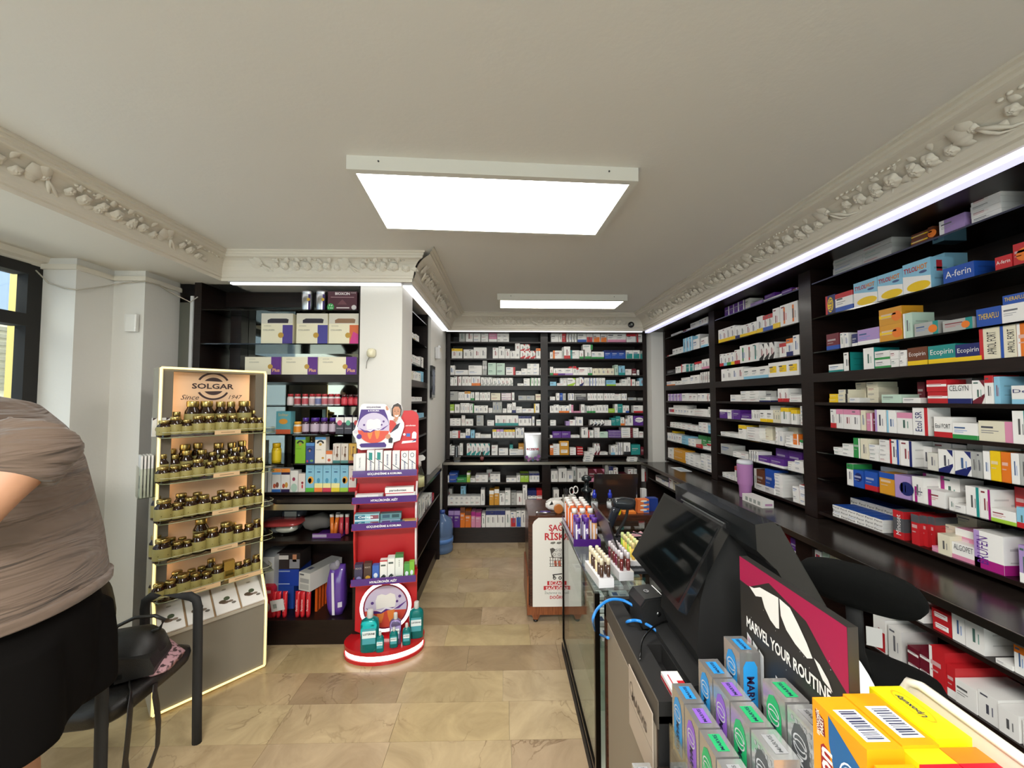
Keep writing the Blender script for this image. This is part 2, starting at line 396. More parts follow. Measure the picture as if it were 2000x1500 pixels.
# moulded cornices
def cornice_profile():
    P = [(0, 2.525), (.018, 2.525), (.018, 2.545), (.032, 2.55), (.032, 2.562)]
    for k in range(7):
        t = math.radians(90*k/6); P.append((.04+.115*(1-math.cos(t)), 2.57+.095*math.sin(t)))
    P += [(.165, 2.668), (.165, 2.680), (.178, 2.684), (.178, 2.697), (.195, 2.700), (.195, ZC)]
    return P
def sweep(name, path, prof):
    """path: list of ((x,y), offset direction (dx,dy)); the profile leans out along that direction"""
    b = MB('plaster'); V = []; F = []; n = len(prof)
    for (x, y), (dx, dy) in path:
        for p, z in prof: V.append((x+dx*p, y+dy*p, z))
    for i in range(len(path)-1):
        for k in range(n-1): F.append((i*n+k, (i+1)*n+k, (i+1)*n+k+1, i*n+k+1))
    b.add(V, F, m=0); return obj(name, b, kind='structure')
CP = cornice_profile()
tr = sweep('trim_4', [((1.70, YF), (-1, 0)), ((1.70, 4.60), (-1, -1))], CP)
tb = sweep('trim_5', [((1.70, 4.60), (-1, -1)), ((-.66, 4.60), (1, -1))], CP)
ts = sweep('trim_6', [((-.66, 4.60), (1, -1)), ((-.66, 2.70), (1, -1))], CP)
tf = sweep('trim_7', [((-.66, 2.70), (1, -1)), ((-1.985, 2.70), (1, -1))], [(p*.62, z) for p, z in CP])
tl = sweep('trim_8', [((-1.985, 2.70), (1, -1)), ((-1.985, YF), (1, 0))], [(p*.62, z) for p, z in CP])

def relief_meshes():
    R = []
    def rose(b, x, z, r):
        n, K = 30, 9; V = []
        for i in range(K+1):
            q = i/K
            for k in range(n):
                a = 2*math.pi*k/n; sp = math.sin(a*1+q*13+x*40); pet = 1+.10*math.cos(5*a+2.5*q)*q
                rr = r*q*pet; V.append((x+rr*math.cos(a), -r*(.50*(1-q**2.4)+.075*sp*(1-q)*1.2+.05*math.cos(5*a+2.5*q)*q*(1-q)*3)+.001, z+rr*math.sin(a)))
        b.add(V, [(i*n+k, i*n+(k+1) % n, (i+1)*n+(k+1) % n, (i+1)*n+k) for i in range(K) for k in range(n)], m=0, sm=True)
    def leaf(b, x, z, l, ang, w=.34):
        ca, sa = math.cos(ang), math.sin(ang); N = 6; V = []
        for i in range(N+1):
            t = i/N; ww = l*w*math.sin(math.pi*min(1, t*.95+.04)); cx = t*l; cz = .12*l*math.sin(t*3)
            for (dw, dy) in ((-ww, .001), (0, -l*.16*math.sin(math.pi*t*.9+.2)), (ww, .001)):
                X, Z = cx, cz+dw; V.append((x+X*ca-Z*sa, dy, z+X*sa+Z*ca))
        F = []
        for i in range(N):
            for k in range(2): F.append((i*3+k, i*3+k+1, i*3+k+4, i*3+k+3))
        b.add(V, F, m=0, sm=True)
    b = MB('plaster')
    rose(b, 0, 0, .030); rose(b, .075, -.012, .026); rose(b, -.065, .008, .023)
    for x, z, l, a in ((-.09, -.01, .05, 3.6), (.105, -.01, .05, -.4), (.03, .03, .045, 1.2), (-.03, .03, .04, 2.2), (-.02, -.03, .045, 4.2), (.045, -.035, .04, 5.2)): leaf(b, x, z, l, a)
    R.append(b.mesh('rose_relief'))
    b = MB('plaster')
    leaf(b, 0, -.01, .075, 2.5, .4); leaf(b, .005, -.005, .07, 1.9, .35); leaf(b, -.005, -.01, .06, 3.2, .35); rose(b, 0, .0, .018)
    for sx in (.8, -.2):
        b.tube([(.01, -.004, -.005), (.03+sx*.02, -.008, -.03), (.05+sx*.03, -.007, -.055), (.085+sx*.04, -.004, -.066)], [.006, .008, .006, .002], 6)
    R.append(b.mesh('ribbon_relief'))
    b = MB('plaster')
    for k in range(6): b.ball((k*.026, 0, .004*math.sin(k*1.4)), .010-.0006*k, .008, .007-.0005*k, n=8, k=5)
    R.append(b.mesh('bud_relief'))
    return R
REL = relief_meshes()
def reliefs(trim, p0, p1, out, sc=1., flip=1):
    """hang rose, ribbon and bud reliefs along a cornice from p0 to p1 (plan points), out = protruding direction"""
    p0, p1, out = Vector((*p0, 0)), Vector((*p1, 0)), Vector((*out, 0)); d = (p1-p0); L = d.length; d.normalize()
    def put(s, which, lo, z, tilt=.75, k=1.):
        if s < .03 or s > L-.03: return
        o = bpy.data.objects.new(REL[which].name, REL[which]); COL.objects.link(o); o.parent = trim
        nrm = (out+Vector((0, 0, -1))*.95).normalized(); xx = d.copy(); zz = xx.cross(-nrm).normalized()
        if zz.z < 0: xx = -xx; zz = -zz
        m = Matrix((xx, -nrm, zz)).transposed().to_4x4(); m.translation = p0+d*s+out*lo+Vector((0, 0, z))
        o.matrix_world = m @ Matrix.Scale(k, 4)
    s = .12
    while s < L:
        put(s, 1, .085*sc, 2.632, k=1.05)
        for q, ww in ((.16, .95), (.31, 1.1), (.45, .9)): put(s+q, 0, .066*sc+.004, 2.618, k=ww)
        put(s+.10, 2, .118*sc, 2.655); put(s+.27, 2, .118*sc, 2.655, k=.9)
        s += .60
reliefs(tr, (1.70, 4.38), (1.70, .3), (-1, 0))
reliefs(tb, (-.4, 4.60), (1.45, 4.60), (0, -1))
reliefs(ts, (-.66, 2.66), (-.66, 4.3), (1, 0))
reliefs(tf, (-1.8, 2.70), (-.7, 2.70), (0, -1), .62)
reliefs(tl, (-1.985, .9), (-1.985, 2.55), (1, 0), .62)

# outside the left window: cream house wall with an air conditioner
ow = MB('paint')
ow.box(-4.6, -2.2, 0, -4.5, 6.5, 2.85, hx('7d8fa8'))
obj('wall_outside', ow, kind='structure')
o_ = bpy.data.objects['wall_outside']
b = MB('paint'); b.box(-3.17, 2.50, 0, -3.12, 2.66, 2.8, hx('e8c978')); obj('yellow_post', b, label='cream yellow house post outside the left window', cat='post')
ac = empty('air_conditioner', (-4.15, 3.0, 1.7), label='beige louvred air conditioner box seen through the left window', cat='air conditioner')
b = MB('paint'); b.box(-.3, -.5, 0, .12, .55, .68, hx('d8d2bc')); obj('casing', b, ac)
for k in range(9):
    b = MB('paint'); b.box(.12, -.42, .07+k*.06, .145, .47, .10+k*.06, hx('8f8a78')); obj('slat', b, ac)
# ------------------------------------------------------------ shelf frames
PAL = dict(w='f3f1ed', o='d9d6cc', g='b2b3af', r='c2242b', m='6e1a2b', p='5d2b8c', v='b094cc', b='2252ae', n='1b2566', t='1f8e8a', G='2f9048', l='a2c83c',
           y='f0c818', O='e87a22', k='1e1e22', P='dc8fae', c='8fc8e2', e='e8e1c8', M='a8207e', B='6b3a22', s='c3dccb', d='55565a', K='9aa09c', A='d99a2a')
CNAME = dict(w='white', o='off-white', g='grey', r='red', m='maroon', p='purple', v='lilac', b='blue', n='navy', t='teal', G='green', l='lime', y='yellow', O='orange',
             k='black', P='pink', c='pale blue', e='cream', M='magenta', B='brown', s='mint', d='dark grey', K='grey', A='amber')
PAL = {k: hx(v) for k, v in PAL.items()}
PALE = set('wogesKcv')
class Fr:
    """a shelf front: origin on its front plane, u = left to right as one faces it, inward = away from the viewer"""
    def __init__(s, o, ang, name): s.o = Vector((*o, 0)); s.a = ang; s.u = Vector((math.cos(ang), math.sin(ang), 0)); s.i = Vector((-math.sin(ang), math.cos(ang), 0)); s.name = name
    def hit(s, px, py, sb=0.):
        d = ray(px, py); c = Vector((0, 0, CAMZ)); p0 = s.o+s.i*sb
        t = (p0-c).dot(s.i)/d.dot(s.i); p = c+d*t; return (p-s.o).dot(s.u), p.z
    def pos(s, u, sb, z): p = s.o+s.u*u+s.i*sb; return Vector((p.x, p.y, z))
    def upx(s, px, z, sb=0.):
        py = 780
        for _ in range(3):
            u, zz = s.hit(px, py, sb); p = s.pos(u, sb, z); py = proj(p)[1]
        return u
H9 = [.735, .512, .297, .162, -.018, -.087*1.95, -.325, -.487, -.693]     # shelf tops against the camera height
FN = Fr((1.95, 4.66), -math.pi/2, 'right wall')
FB = Fr((-.72, 4.80), 0, 'back wall')
FBL = Fr((-.72, 4.61), 0, 'back wall base')
FRL = Fr((1.68, 4.6), -math.pi/2, 'right base')
FL = Fr((-2.25, 2.78), 0, 'left cabinet')
FS = Fr((-.76, 2.85), math.pi/2, 'side cabinet')

CART = []       # every carton: dict, made into objects (largest 300) or one joined rest
def spec(fr, where, base, T, s, group, depth=.11, facec=True):
    """entries 'x0 x1 ytop style [nxm] [d.. s.. T=..]' in the pixels of a photo crop T=(ox,oy,scale); base = shelf top (world z)"""
    ox, oy, k = T; prevtop = base; col = 0
    for e in s.split(';'):
        q = e.split()
        if not q: continue
        up = q[0].startswith('^')
        if up: q[0] = q[0][1:]
        x0, x1, yt = float(q[0]), float(q[1]), float(q[2]); st = q[3]; nx = nz = 1; d = depth; sb = 0.; txt = None; z0 = prevtop if up else base
        for a in q[4:]:
            if a.startswith('T='): txt = a[2:].split('/')
            elif a[0] == 'd': d = float(a[1:])
            elif a[0] == 's': sb = float(a[1:])
            elif 'x' in a: nx, nz = map(int, a.split('x'))
        px0, px1, py = ox+x0*k, ox+x1*k, oy+yt*k
        sb += .012
        u0, u1 = fr.upx(px0, z0, sb), fr.upx(px1, z0, sb)
        if u1 < u0: u0, u1 = u1, u0
        zt = fr.hit((px0+px1)/2, py, sb)[1]
        h = max(.016, zt-z0)
        if not up: prevtop = z0+h
        else: prevtop = max(prevtop, z0+h)
        w = (u1-u0)/nx
        for i in range(nx):
            col += 1
            for j in range(nz):
                jit = RND.uniform(0, .006); hh = h/nz
                a = fr.pos(u0+w*i+.0006, sb+jit, z0+hh*j+.0002)
                CART.append(dict(fr=fr, p=a, w=max(.008, w-.0012), h=hh-.0006, d=d, st=st, txt=txt, where=where, col=col, j=nz-1-j, nz=nz, group=group, sb=sb, up=up))
def carton_mesh(b, c, M4=None):
    """a printed carton: local x along the front, y inwards, z up; print is thin colour fields just proud of the faces"""
    w, h, d = c['w'], c['h'], c['d']; st = c['st']; base, _, acc = st.partition(':'); bc = PAL[base]
    rr = random.Random(hash((round(w, 4), round(h, 4), c['col'], c['j']))&0xffff)
    q = MB('print'); tint = rr.uniform(.93, 1.0); bc2 = tuple(x*tint for x in bc)
    q.box(0, 0, 0, w, d, h, bc2)
    e = -.0005; F = lambda x0, z0, x1, z1, cc, k=0: q.face([(x0*w, e-k*.0003, z0*h), (x1*w, e-k*.0003, z0*h), (x1*w, e-k*.0003, z1*h), (x0*w, e-k*.0003, z1*h)], cc)
    S = lambda y0, z0, y1, z1, cc: q.face([(w+.0005, y0*d, z0*h), (w+.0005, y1*d, z0*h), (w+.0005, y1*d, z1*h), (w+.0005, y0*d, z1*h)], cc)
    paleb = base in PALE
    for a in [x for x in acc.split(',') if x]:
        p, cc = a[0], PAL[a[1]]
        if p == 'F': F(0, 0, 1, 1, cc); paleb = a[1] in PALE
        elif p == 'B': F(0, 0, 1, .26, cc); S(0, 0, 1, .26, cc)
        elif p == 'K': F(.06, .02, .94, .6, cc)
        elif p == 'T': F(0, .74, 1, 1, cc); S(0, .74, 1, 1, cc)
        elif p == 'L': F(0, 0, .2, 1, cc)
        elif p == 'R': F(.78, 0, 1, 1, cc)
        elif p == 'H': F(0, .42, 1, .62, cc)
        elif p == 'V': F(.38, .12, .58, .88, cc)
        elif p == 'C': F(.15, .3, .85, .75, cc)
        elif p == 'D': q.face([(0, e, 0), (w*.75, e, 0), (w, e, h*.3), (w, e, h*.42), (0, e, h*.12)], cc); q.face([(w*.6, e, h), (w, e, h*.7), (w, e, h)], cc)
        elif p == 'E': q.ell((w*.5, e, h*.58), (w*.36, 0, 0), (0, 0, h*.26), cc, n=16)
        elif p == 'a': q.ell((w*.5, e-.0002, h*.5), (w*.3, 0, 0), (0, 0, h*.4), cc, n=18)
        elif p == 'Z':
            q.face([(0, e, 0), (w, e, 0), (w, e, h*.42), (0, e, h*.6)], PAL['w']); q.ell((w*.56, e-.0003, h*.17), (w*.42, 0, 0), (0, 0, h*.16), PAL['y'], n=20)
            q.text('TYLOL', (w*.30, e-.0006, h*.76), (1, 0, 0), (0, 0, 1), hx('b83038'), w=w*.5, h=h*.17, bold=True); q.text('HOT', (w*.72, e-.0006, h*.77), (1, 0, 0), (0, 0, 1), hx('e0842a'), w=w*.36, h=h*.17, bold=True); q.ell((w*.74, e-.0004, h*.6), (w*.14, 0, 0), (0, 0, h*.045), hx('4a5a86'), n=14)
            S(.25, .55, .5, .9, hx('b83038'))
        elif p == 'o': q.ell((w*.78, e-.0003, h*.45), (h*.3, 0, 0), (0, 0, h*.3), cc, n=16)
        elif p == '^': q.f[5] and q.face([(0, 0, h+.0004), (w, 0, h+.0004), (w, d, h+.0004), (0, d, h+.0004)], cc)
    t = c['txt']
    ink = hx(rr.choice(['4a4a55', '40608e', '8a3a43', '555555', '4f6f65', '6a6a70']))
    if t:
        tc = PAL[t[1]] if len(t) > 1 else ink; rot = t[2] if len(t) > 2 else 'h'; fy = float(t[3]) if len(t) > 3 else .55; word = t[0].replace('_', ' ')
        A, B = ((1, 0, 0), (0, 0, 1)) if rot == 'h' else ((0, 0, 1), (-1, 0, 0))
        if rot == 'h': tw = w*.82; q.text(word, (w*.5, e-.0009, h*fy), A, B, tc, w=tw, h=min(h*.42, tw*.34))
        else: tw = h*.72; q.text(word, (w*fy, e-.0009, h*.5), A, B, tc, w=tw, h=min(w*.45, tw*.34))
    elif 'Z' in acc: pass
    elif paleb and w > .012:
        k = 1
        if w > h*.75:
            F(.08, .64, rr.uniform(.4, .7), .73, ink, k); F(.08, .50, .6, .53, tuple(x*2.2 for x in ink), k); F(.08, .40, .45, .43, tuple(x*2.2 for x in ink), k)
        else:
            F(.40, .28, .54, rr.uniform(.6, .78), ink, k); F(.68, .28, .74, .6, tuple(x*2.2 for x in ink), k)
            if rr.random() < .5: F(.12, .86, .5, .92, ink, k)
    else:
        F(.1, .55, .75, .66, tuple(min(1, x*.5+.35) for x in bc), 1); F(.1, .40, .55, .44, tuple(min(1, x*.5+.3) for x in bc), 1)
    if h > .04 and d > .05:
        g = tuple(x*.72 for x in bc2)
        S(.15, .62, .7, .68, g); S(.15, .3, .55, .34, g); S(.78, .2, .9, .5, g)
    if M4 is None: b.v += q.v; off = 0
    n0 = len(b.v)-(len(q.v) if M4 is None else 0)
    if M4 is not None: b.v += [tuple(M4 @ Vector(v)) for v in q.v]
    b.f += [tuple(n0+i for i in f) for f in q.f]; b.mi += [0]*len(q.f); b.c += q.c; b.sm += q.sm
def carton_label(c):
    base, _, acc = c['st'].partition(':'); s = CNAME[base]+' carton'
    if c['txt']:
        s = CNAME[base]+' carton with bold '+CNAME.get((c['txt']+['k'])[1], 'black')+' lettering'
    elif acc:
        a = acc.split(',')[0]
        s += ' with '+CNAME[a[1]]+{'F': ' front', 'B': ' foot', 'K': ' block', 'T': ' top', 'L': ' stripe', 'R': ' edge', 'H': ' band', 'V': ' bar', 'C': ' panel', 'D': ' swoosh', 'E': ' oval', 'a': ' oval', 'Z': ' lemon picture', 'o': ' disc', '^': ' lid'}[a[0]]
    row = c['row']
    s += ', '+nth(row)+' from left'
    if c['nz'] > 1: s += (', topmost' if c['j'] == 0 else ', '+nth(c['j'])+' down')
    return s+', '+c['where']
def emit_cartons():
    # number the stacks of every shelf from left to right, then build the 300 largest as things and join the rest
    rows = {}
    for c in CART: rows.setdefault(c['where'], []).append(c)
    for w, L in rows.items():
        for c in L: c['sx'] = proj(c['p'])[0]
        keys = sorted({(round(c['sx'], 1), c['sb'], c['up'], c['col']) for c in L})
        for c in L: c['row'] = keys.index((round(c['sx'], 1), c['sb'], c['up'], c['col']))
    def area(c):
        fr = c['fr']; P = [proj(c['p']+fr.u*a+fr.i*bb+Vector((0, 0, z))) for a in (0, c['w']) for bb in (0, c['d']) for z in (0, c['h'])]
        x0, x1 = max(0, min(p[0] for p in P)), min(2000, max(p[0] for p in P)); y0, y1 = max(0, min(p[1] for p in P)), min(1500, max(p[1] for p in P))
        return max(0, x1-x0)*max(0, y1-y0)*(.5 if c['sb'] > .03 else 1)
    CART.sort(key=area, reverse=True)
    rest = MB('print')
    for n, c in enumerate(CART):
        if n < 300:
            b = MB('print'); carton_mesh(b, c)
            obj('medicine_carton', b, None, c['p'], c['fr'].a, carton_label(c), 'carton', c['group'])
        else:
            m4 = Matrix.Translation(c['p']) @ Matrix.Rotation(c['fr'].a, 4, 'Z'); carton_mesh(rest, c, m4)
    if rest.f: obj('medicine_cartons', rest, label='rows of small white medicine cartons filling the distant wall shelves', cat='cartons', kind='stuff')
    print('cartons', len(CART))

# ------------------------------------------------------------ shelving units
def shelf_unit(name, fr, u0, u1, zs, z0, z1, depth, label, cat='shelving unit', glass=(), group=None, back='wenge', sides=(1, 1), th=.018, thick=(), side_w=.035, plinth=0., toppan=0.):
    """a bay: uprights, back panel and one part per shelf; shelf tops at zs"""
    r = empty(name, fr.pos(u0, 0, 0), fr.a, label, cat, group); W = u1-u0
    for k, x in ((0, 0), (1, W-side_w)):
        if sides[k]:
            b = MB('wenge'); b.box(x, 0, z0, x+side_w, depth, z1); obj('side_panel', b, r)
    b = MB(back); b.box(side_w*sides[0], depth-.012, z0, W-side_w*sides[1], depth, z1); obj('back_panel', b, r)
    for i, z in enumerate(zs):
        t = .055 if i in thick else (.008 if i in glass else th)
        b = MB('shelfglass' if i in glass else 'wenge'); f = 0 if i in thick else .004
        b.box(side_w*sides[0], f, z-t, W-side_w*sides[1], depth-.013, z); obj('shelf', b, r, label='dark glass shelf' if i in glass else None)
    if toppan:
        b = MB('wenge'); b.box(0, -toppan, z1-.014, W, depth-.013, z1-.001); obj('top_panel', b, r)
    if plinth:
        b = MB('wenge'); b.box(0, .03, z0, W, depth-.02, z0+plinth); obj('plinth', b, r)
    return r
ZH = [CAMZ+h for h in H9]
UN = lambda Y: 4.66-Y
BAYS = [('far', UN(4.66), UN(3.56)), ('middle', UN(3.56), UN(2.435)), ('near', UN(2.435), UN(1.30)), ('nearest', UN(1.30), UN(.1))]
for nm, a, bb in BAYS:
    shelf_unit('wall_shelving', FN, a, bb, ZH, ZT0+.004, ZS, .325, f'dark wood {nm} bay of medicine shelves along the right wall', glass=(0, 1, 2, 6, 7), thick=(3,), group='right wall shelving bays', side_w=.05, toppan=.19)
for nm, a, bb in (('left', 0., 1.22), ('right', 1.22, 2.51)):
    shelf_unit('wall_shelving', FB, a, bb, [CAMZ+h for h in (.722, .512, .305, .17, -.012, -.168, -.328, -.48, -.693)], ZT0+.004, ZS, .31, f'dark wood {nm} bay of medicine shelves on the back wall', thick=(3,), group='back wall shelving bays', side_w=.045, toppan=.14)
# base units under the worktops
ZT = .957
LB = [CAMZ-.985, CAMZ-1.255, CAMZ-1.515]
for nm, a, bb in (('left', 0., 1.22), ('right', 1.22, 2.36)):
    shelf_unit('base_unit', FBL, a, bb, LB, 0, ZT-.03, .49, f'dark wood {nm} base unit with open shelves at the back wall', thick=(), group='back wall base units', plinth=.16, side_w=.05)
RLZ = [CAMZ-.905, CAMZ-1.13, CAMZ-1.40]
UR = lambda Y: 4.6-Y
for nm, a, bb in (('far', UR(4.57), UR(3.35)), ('middle', UR(3.35), UR(2.16)), ('near', UR(2.16), UR(1.02)), ('nearest', UR(1.02), UR(.1))):
    shelf_unit('base_unit', FRL, a, bb, RLZ, 0, ZT-.03, .58, f'dark wood {nm} base unit with open shelves under right worktop', group='right base units', plinth=.10, side_w=.06)
b = MB('wengetop', 'metal'); b.box(1.63, .1, ZT-.03, 2.275, 4.56, ZT); b.box(1.622, .1, ZT-.03, 1.63, 4.56, ZT+.002, hx('9a958c'), m=1)
obj('worktop', b, label='glossy dark worktop running along the right wall', cat='worktop')
b = MB('wengetop', 'metal'); b.box(-.72, 4.575, ZT-.03, 1.62, 5.11, ZT); b.box(-.72, 4.567, ZT-.028, 1.62, 4.575, ZT+.002, hx('c9c2b4'), m=1)
obj('worktop', b, label='glossy dark worktop across the back wall', cat='worktop')

# left cabinet with mirror back
LZ = [CAMZ+h for h in (.648, .402, .178, -.045, -.248, -.457, -.66)]
UL = lambda px: (px-985)/FPX*2.80+2.25
lc = shelf_unit('display_cabinet', FL, UL(388), UL(716), LZ, 1.012, ZS, .30, 'tall dark wood cabinet with mirror back behind the lit vitamin stand', 'cabinet', glass=(0, 1, 3, 4, 5), back='mirror', thick=(2,), side_w=.05)
b = MB('wenge'); b.box(.05, .24, 2.42, UL(716)-UL(388)-.05, .287, ZS-.001); obj('top_panel', b, lc)
b = MB('wenge'); b.box(.12, .20, 1.013, .20, .285, 2.40); obj('post_reflection', b, lc)  # solid dark bar imitating the side upright's reflection in the mirror back
b = MB('mirror'); b.box(-.23, .02, 1.013, -.002, .03, 2.40); obj('mirror_strip', b, lc)
b = MB('gloss'); b.box(-.02, -.01, 1.013, 0, .0, 2.44, hx('cfd0d2')); obj('edge_trim', b, lc)
LCZ = CAMZ-.70
lb = shelf_unit('base_unit', Fr((-2.25, 2.735), 0, ''), UL(388), UL(716)+.005, [CAMZ-.985, CAMZ-1.52], 0, LCZ-.05, .40, 'dark wood base unit with food box and purple bag', 'cabinet', plinth=.17, side_w=.05)
b = MB('wengetop', 'metal'); b.box(-2.25+UL(388), 2.69, LCZ-.05, -2.25+UL(716), 3.08, LCZ-.022); b.box(-2.25+UL(388), 2.682, LCZ-.055, -2.25+UL(716), 2.69, LCZ-.015, hx('b9b09c'), m=1)
b.box(-2.25+UL(388), 2.70, LCZ-.012, -2.25+UL(716), 3.08, LCZ+.01, m=0)
obj('worktop', b, label='narrow dark worktop with metal edge on the left cabinet', cat='worktop')

# side cabinet going back on the left
sc_ = shelf_unit('display_cabinet', FS, .0, .98, ZH[:4]+[ZH[4], ZH[5], ZH[6], ZH[7]], ZT+.01, ZS, .27, 'dark wood side cabinet of white bottles behind the white pillar', 'cabinet', glass=(0, 1, 2), thick=(3,), side_w=.03)
SBF = Fr((-.69, 3.08), math.pi/2, '')
shelf_unit('base_unit', SBF, 0, 1.12, [.70, .42], 0, ZT-.03, .34, 'dark wood base unit with spray bottle on top, past the red stand', 'cabinet', plinth=.10, side_w=.03)
b = MB('wengetop'); b.box(-1.03, 3.07, ZT-.03, -.68, 4.22, ZT); obj('worktop', b, label='dark worktop under the spray bottle on the left', cat='worktop')

# LED strips under the soffits
def led(a, mat, label, w=.0):
    r = empty('led_strip', ((a[0]+a[3])/2, (a[1]+a[4])/2, a[2]), label=label, cat='light'); o = r.location
    b = MB('gloss'); b.box(a[0]-(.008 if mat == 'ledwhite' else -.004)-o.x, a[1]-.008-o.y, .012, a[3]+.008-o.x, a[4]+.008-o.y, a[5]-a[2], hx('d8d8dc')); obj('channel', b, r)
    b = MB(mat); b.box(a[0]-o.x, a[1]-o.y, 0, a[3]-o.x, a[4]-o.y, .014 if mat == 'ledwhite' else .042); obj('diffuser', b, r)
led((1.698, .0, ZS-.04, 1.75, 4.58, ZS-.012), 'ledcool', 'cool white light strip above the right wall shelves')
led((-.70, 4.62, ZS-.02, 1.68, 4.65, ZS), 'ledwhite', 'thin white light strip above the back wall shelves')
led((-1.93, 2.715, ZS-.028, -.74, 2.745, ZS), 'ledwhite', 'white light strip above the mirror-backed left cabinet')
led((-.73, 2.76, ZS-.03, -.67, 4.56, ZS), 'ledwhite', 'white light strip above the side cabinet on the left')

# ceiling lamps
def ceiling_lamp(c, w, d, ang, label, mat='lamp'):
    r = empty('ceiling_light', (c[0], c[1], ZC), ang, label, 'ceiling light', 'ceiling panel lights')
    b = MB('paint'); hw, hd = w/2, d/2; wc = hx('d8d5cc')
    for a in ((-hw, -hd, -.06, hw, -hd+.03, 0), (-hw, hd-.03, -.06, hw, hd, 0), (-hw, -hd+.03, -.06, -hw+.03, hd-.03, 0), (hw-.03, -hd+.03, -.06, hw, hd-.03, 0)): b.box(*a, wc)
    obj('frame', b, r)
    b = MB(mat); b.box(-hw+.03, -hd+.03, -.056, hw-.03, hd-.03, -.03); obj('diffuser', b, r)
    for x in (-hw+.13, hw-.13):
        b = MB('metal'); b.tube([(x, -hd-.003, -.022), (x, -hd+.005, -.022)], .004, 6, hx('555555')); obj('screw', b, r)
P = [at_z(*q, ZC-.06) for q in ((676, 330), (1247, 354), (752, 446), (1165, 459))]
ang = math.atan2(P[1].y-P[0].y, P[1].x-P[0].x); cen = (P[0]+P[1])/2; wl = (P[1]-P[0]).length
dirv = Vector((-math.sin(ang), math.cos(ang), 0)); far = ((P[2]+P[3])/2-cen).dot(dirv)
ceiling_lamp(cen+dirv*(far+.03)/2, wl, far+.03, ang, 'large rectangular ceiling panel light in the middle of the room')
P = [at_z(*q, ZC-.06) for q in ((971, 587), (1226, 587), (985, 607), (1219, 607))]
cen = (P[0]+P[1])/2; ceiling_lamp(Vector((cen.x, cen.y+.17, 0)), (P[1]-P[0]).length, .36, .01, 'narrow ceiling panel light near the back wall', 'lampback')
ceiling_lamp(Vector((-.3, -.7, 0)), 1.2, .6, -.05, 'rectangular ceiling panel light near the shop front', 'lampfront')

# ------------------------------------------------------------ carton rows
zA, zB, zC_, zD = (1580, 340, .2133), (1580, 620, .2133), (1580, 860, .2133), (1700, 1120, .24)
GN = 'cartons in the near bay'
def near(i, T, s, **k): spec(FN, f'{"top second third fourth fifth sixth seventh eighth bottom".split()[i]} shelf, near bay', ZH[i], T, s, GN, **k)
near(0, zA, '220 485 690 g 1x6; 485 755 565 g 1x6; 930 1085 530 B:Hy 1x2; 1088 1140 480 B:oO; 1190 1425 390 v:Lw; 1478 1755 137 w 1x5')  # first two stacks: shadow on their fronts is put into the grey
near(1, zA, '150 240 1108 n:Lr,ay T=ALEV/n/v/.5; 243 400 1080 w:Tr,Bb; 408 625 970 c:Zy; 628 860 895 c:Zy; 863 1120 793 c:Zy; 1150 1260 730 c s.13; 1225 1510 830 b T=A-ferin/w/h; 1705 1862 745 r T=A-ferin/w/h; 1868 2010 625 r:oO; 2020 2200 560 b; 2210 2400 500 w:Br')
near(2, zB, '160 275 147 m:Bb; 283 318 140 w; 322 360 140 w; 388 440 150 n:Bw; 443 640 100 v:Bw')
near(2, zA, '640 850 1222 A:oO,Hy 1x2; 860 945 1270 s:Lw; 965 1185 1355 g:Rt,oO; 1225 1500 1325 g:Rt,oO; 1525 1755 1220 b T=THERAFLU/y/h; 1758 1990 1182 w; ^1765 1990 1095 b T=THERAFLU/y/h; 2000 2200 1100 w:Bt')
near(3, zB, '180 310 428 w:Bt; 315 375 320 t:Fw,Ry d.14; 497 595 278 t:Fw d.14; 600 740 305 w:BG 1x2; 745 820 305 w 1x2; 828 890 300 w 1x2; 895 1080 272 B:By T=Ecopirin/w/h/.6; 1085 1340 250 t:By T=Ecopirin/w/h/.6; 1343 1585 238 n:By T=Ecopirin/w/h/.6; 1567 1755 90 e:Lr T=APROL_FORT/k/v/.62; 1757 1905 63 e:Lb T=APROL_FORT/k/v/.68; 1908 2060 45 O:Lw; 2070 2300 60 w:Lr')
near(4, zB, '185 265 700 y 1x2; 267 355 660 e:Rk 1x3; 365 460 735 w; 430 525 595 e 1x4 s.1; 530 635 590 e 1x4 s.06; 665 845 705 s:^l; 850 1015 735 w; 990 1060 590 m s.09; 1080 1265 570 r:Hw 1x2; 1268 1485 612 w:Bn T=CELGYN/d/h/.8; 1270 1500 560 g s.09; 1490 1605 575 w:Dm; 1610 1690 530 w:Tr; 1693 1750 540 c; 1845 2010 622 w:Bc T=De/n/h/.7; 2020 2250 560 w:Br')
near(5, zB, '195 245 840 w:Br; 247 310 840 w:TP; 312 385 842 w:TP; 387 465 845 w:TP; 475 520 850 e; 530 580 875 P:Rw; 582 615 870 m; 607 708 845 w:Lv; 715 800 850 w:Lc; 805 945 872 w:TP; 950 1090 825 w:Rr T=Etol_SR/n/v/.4; 1140 1310 910 w:Br T=Etol_FORT/k/h; 1313 1545 965 w:BG; 1548 1865 950 e:RP; 1870 2010 855 w:Rt; 2020 2250 850 w:Lb')
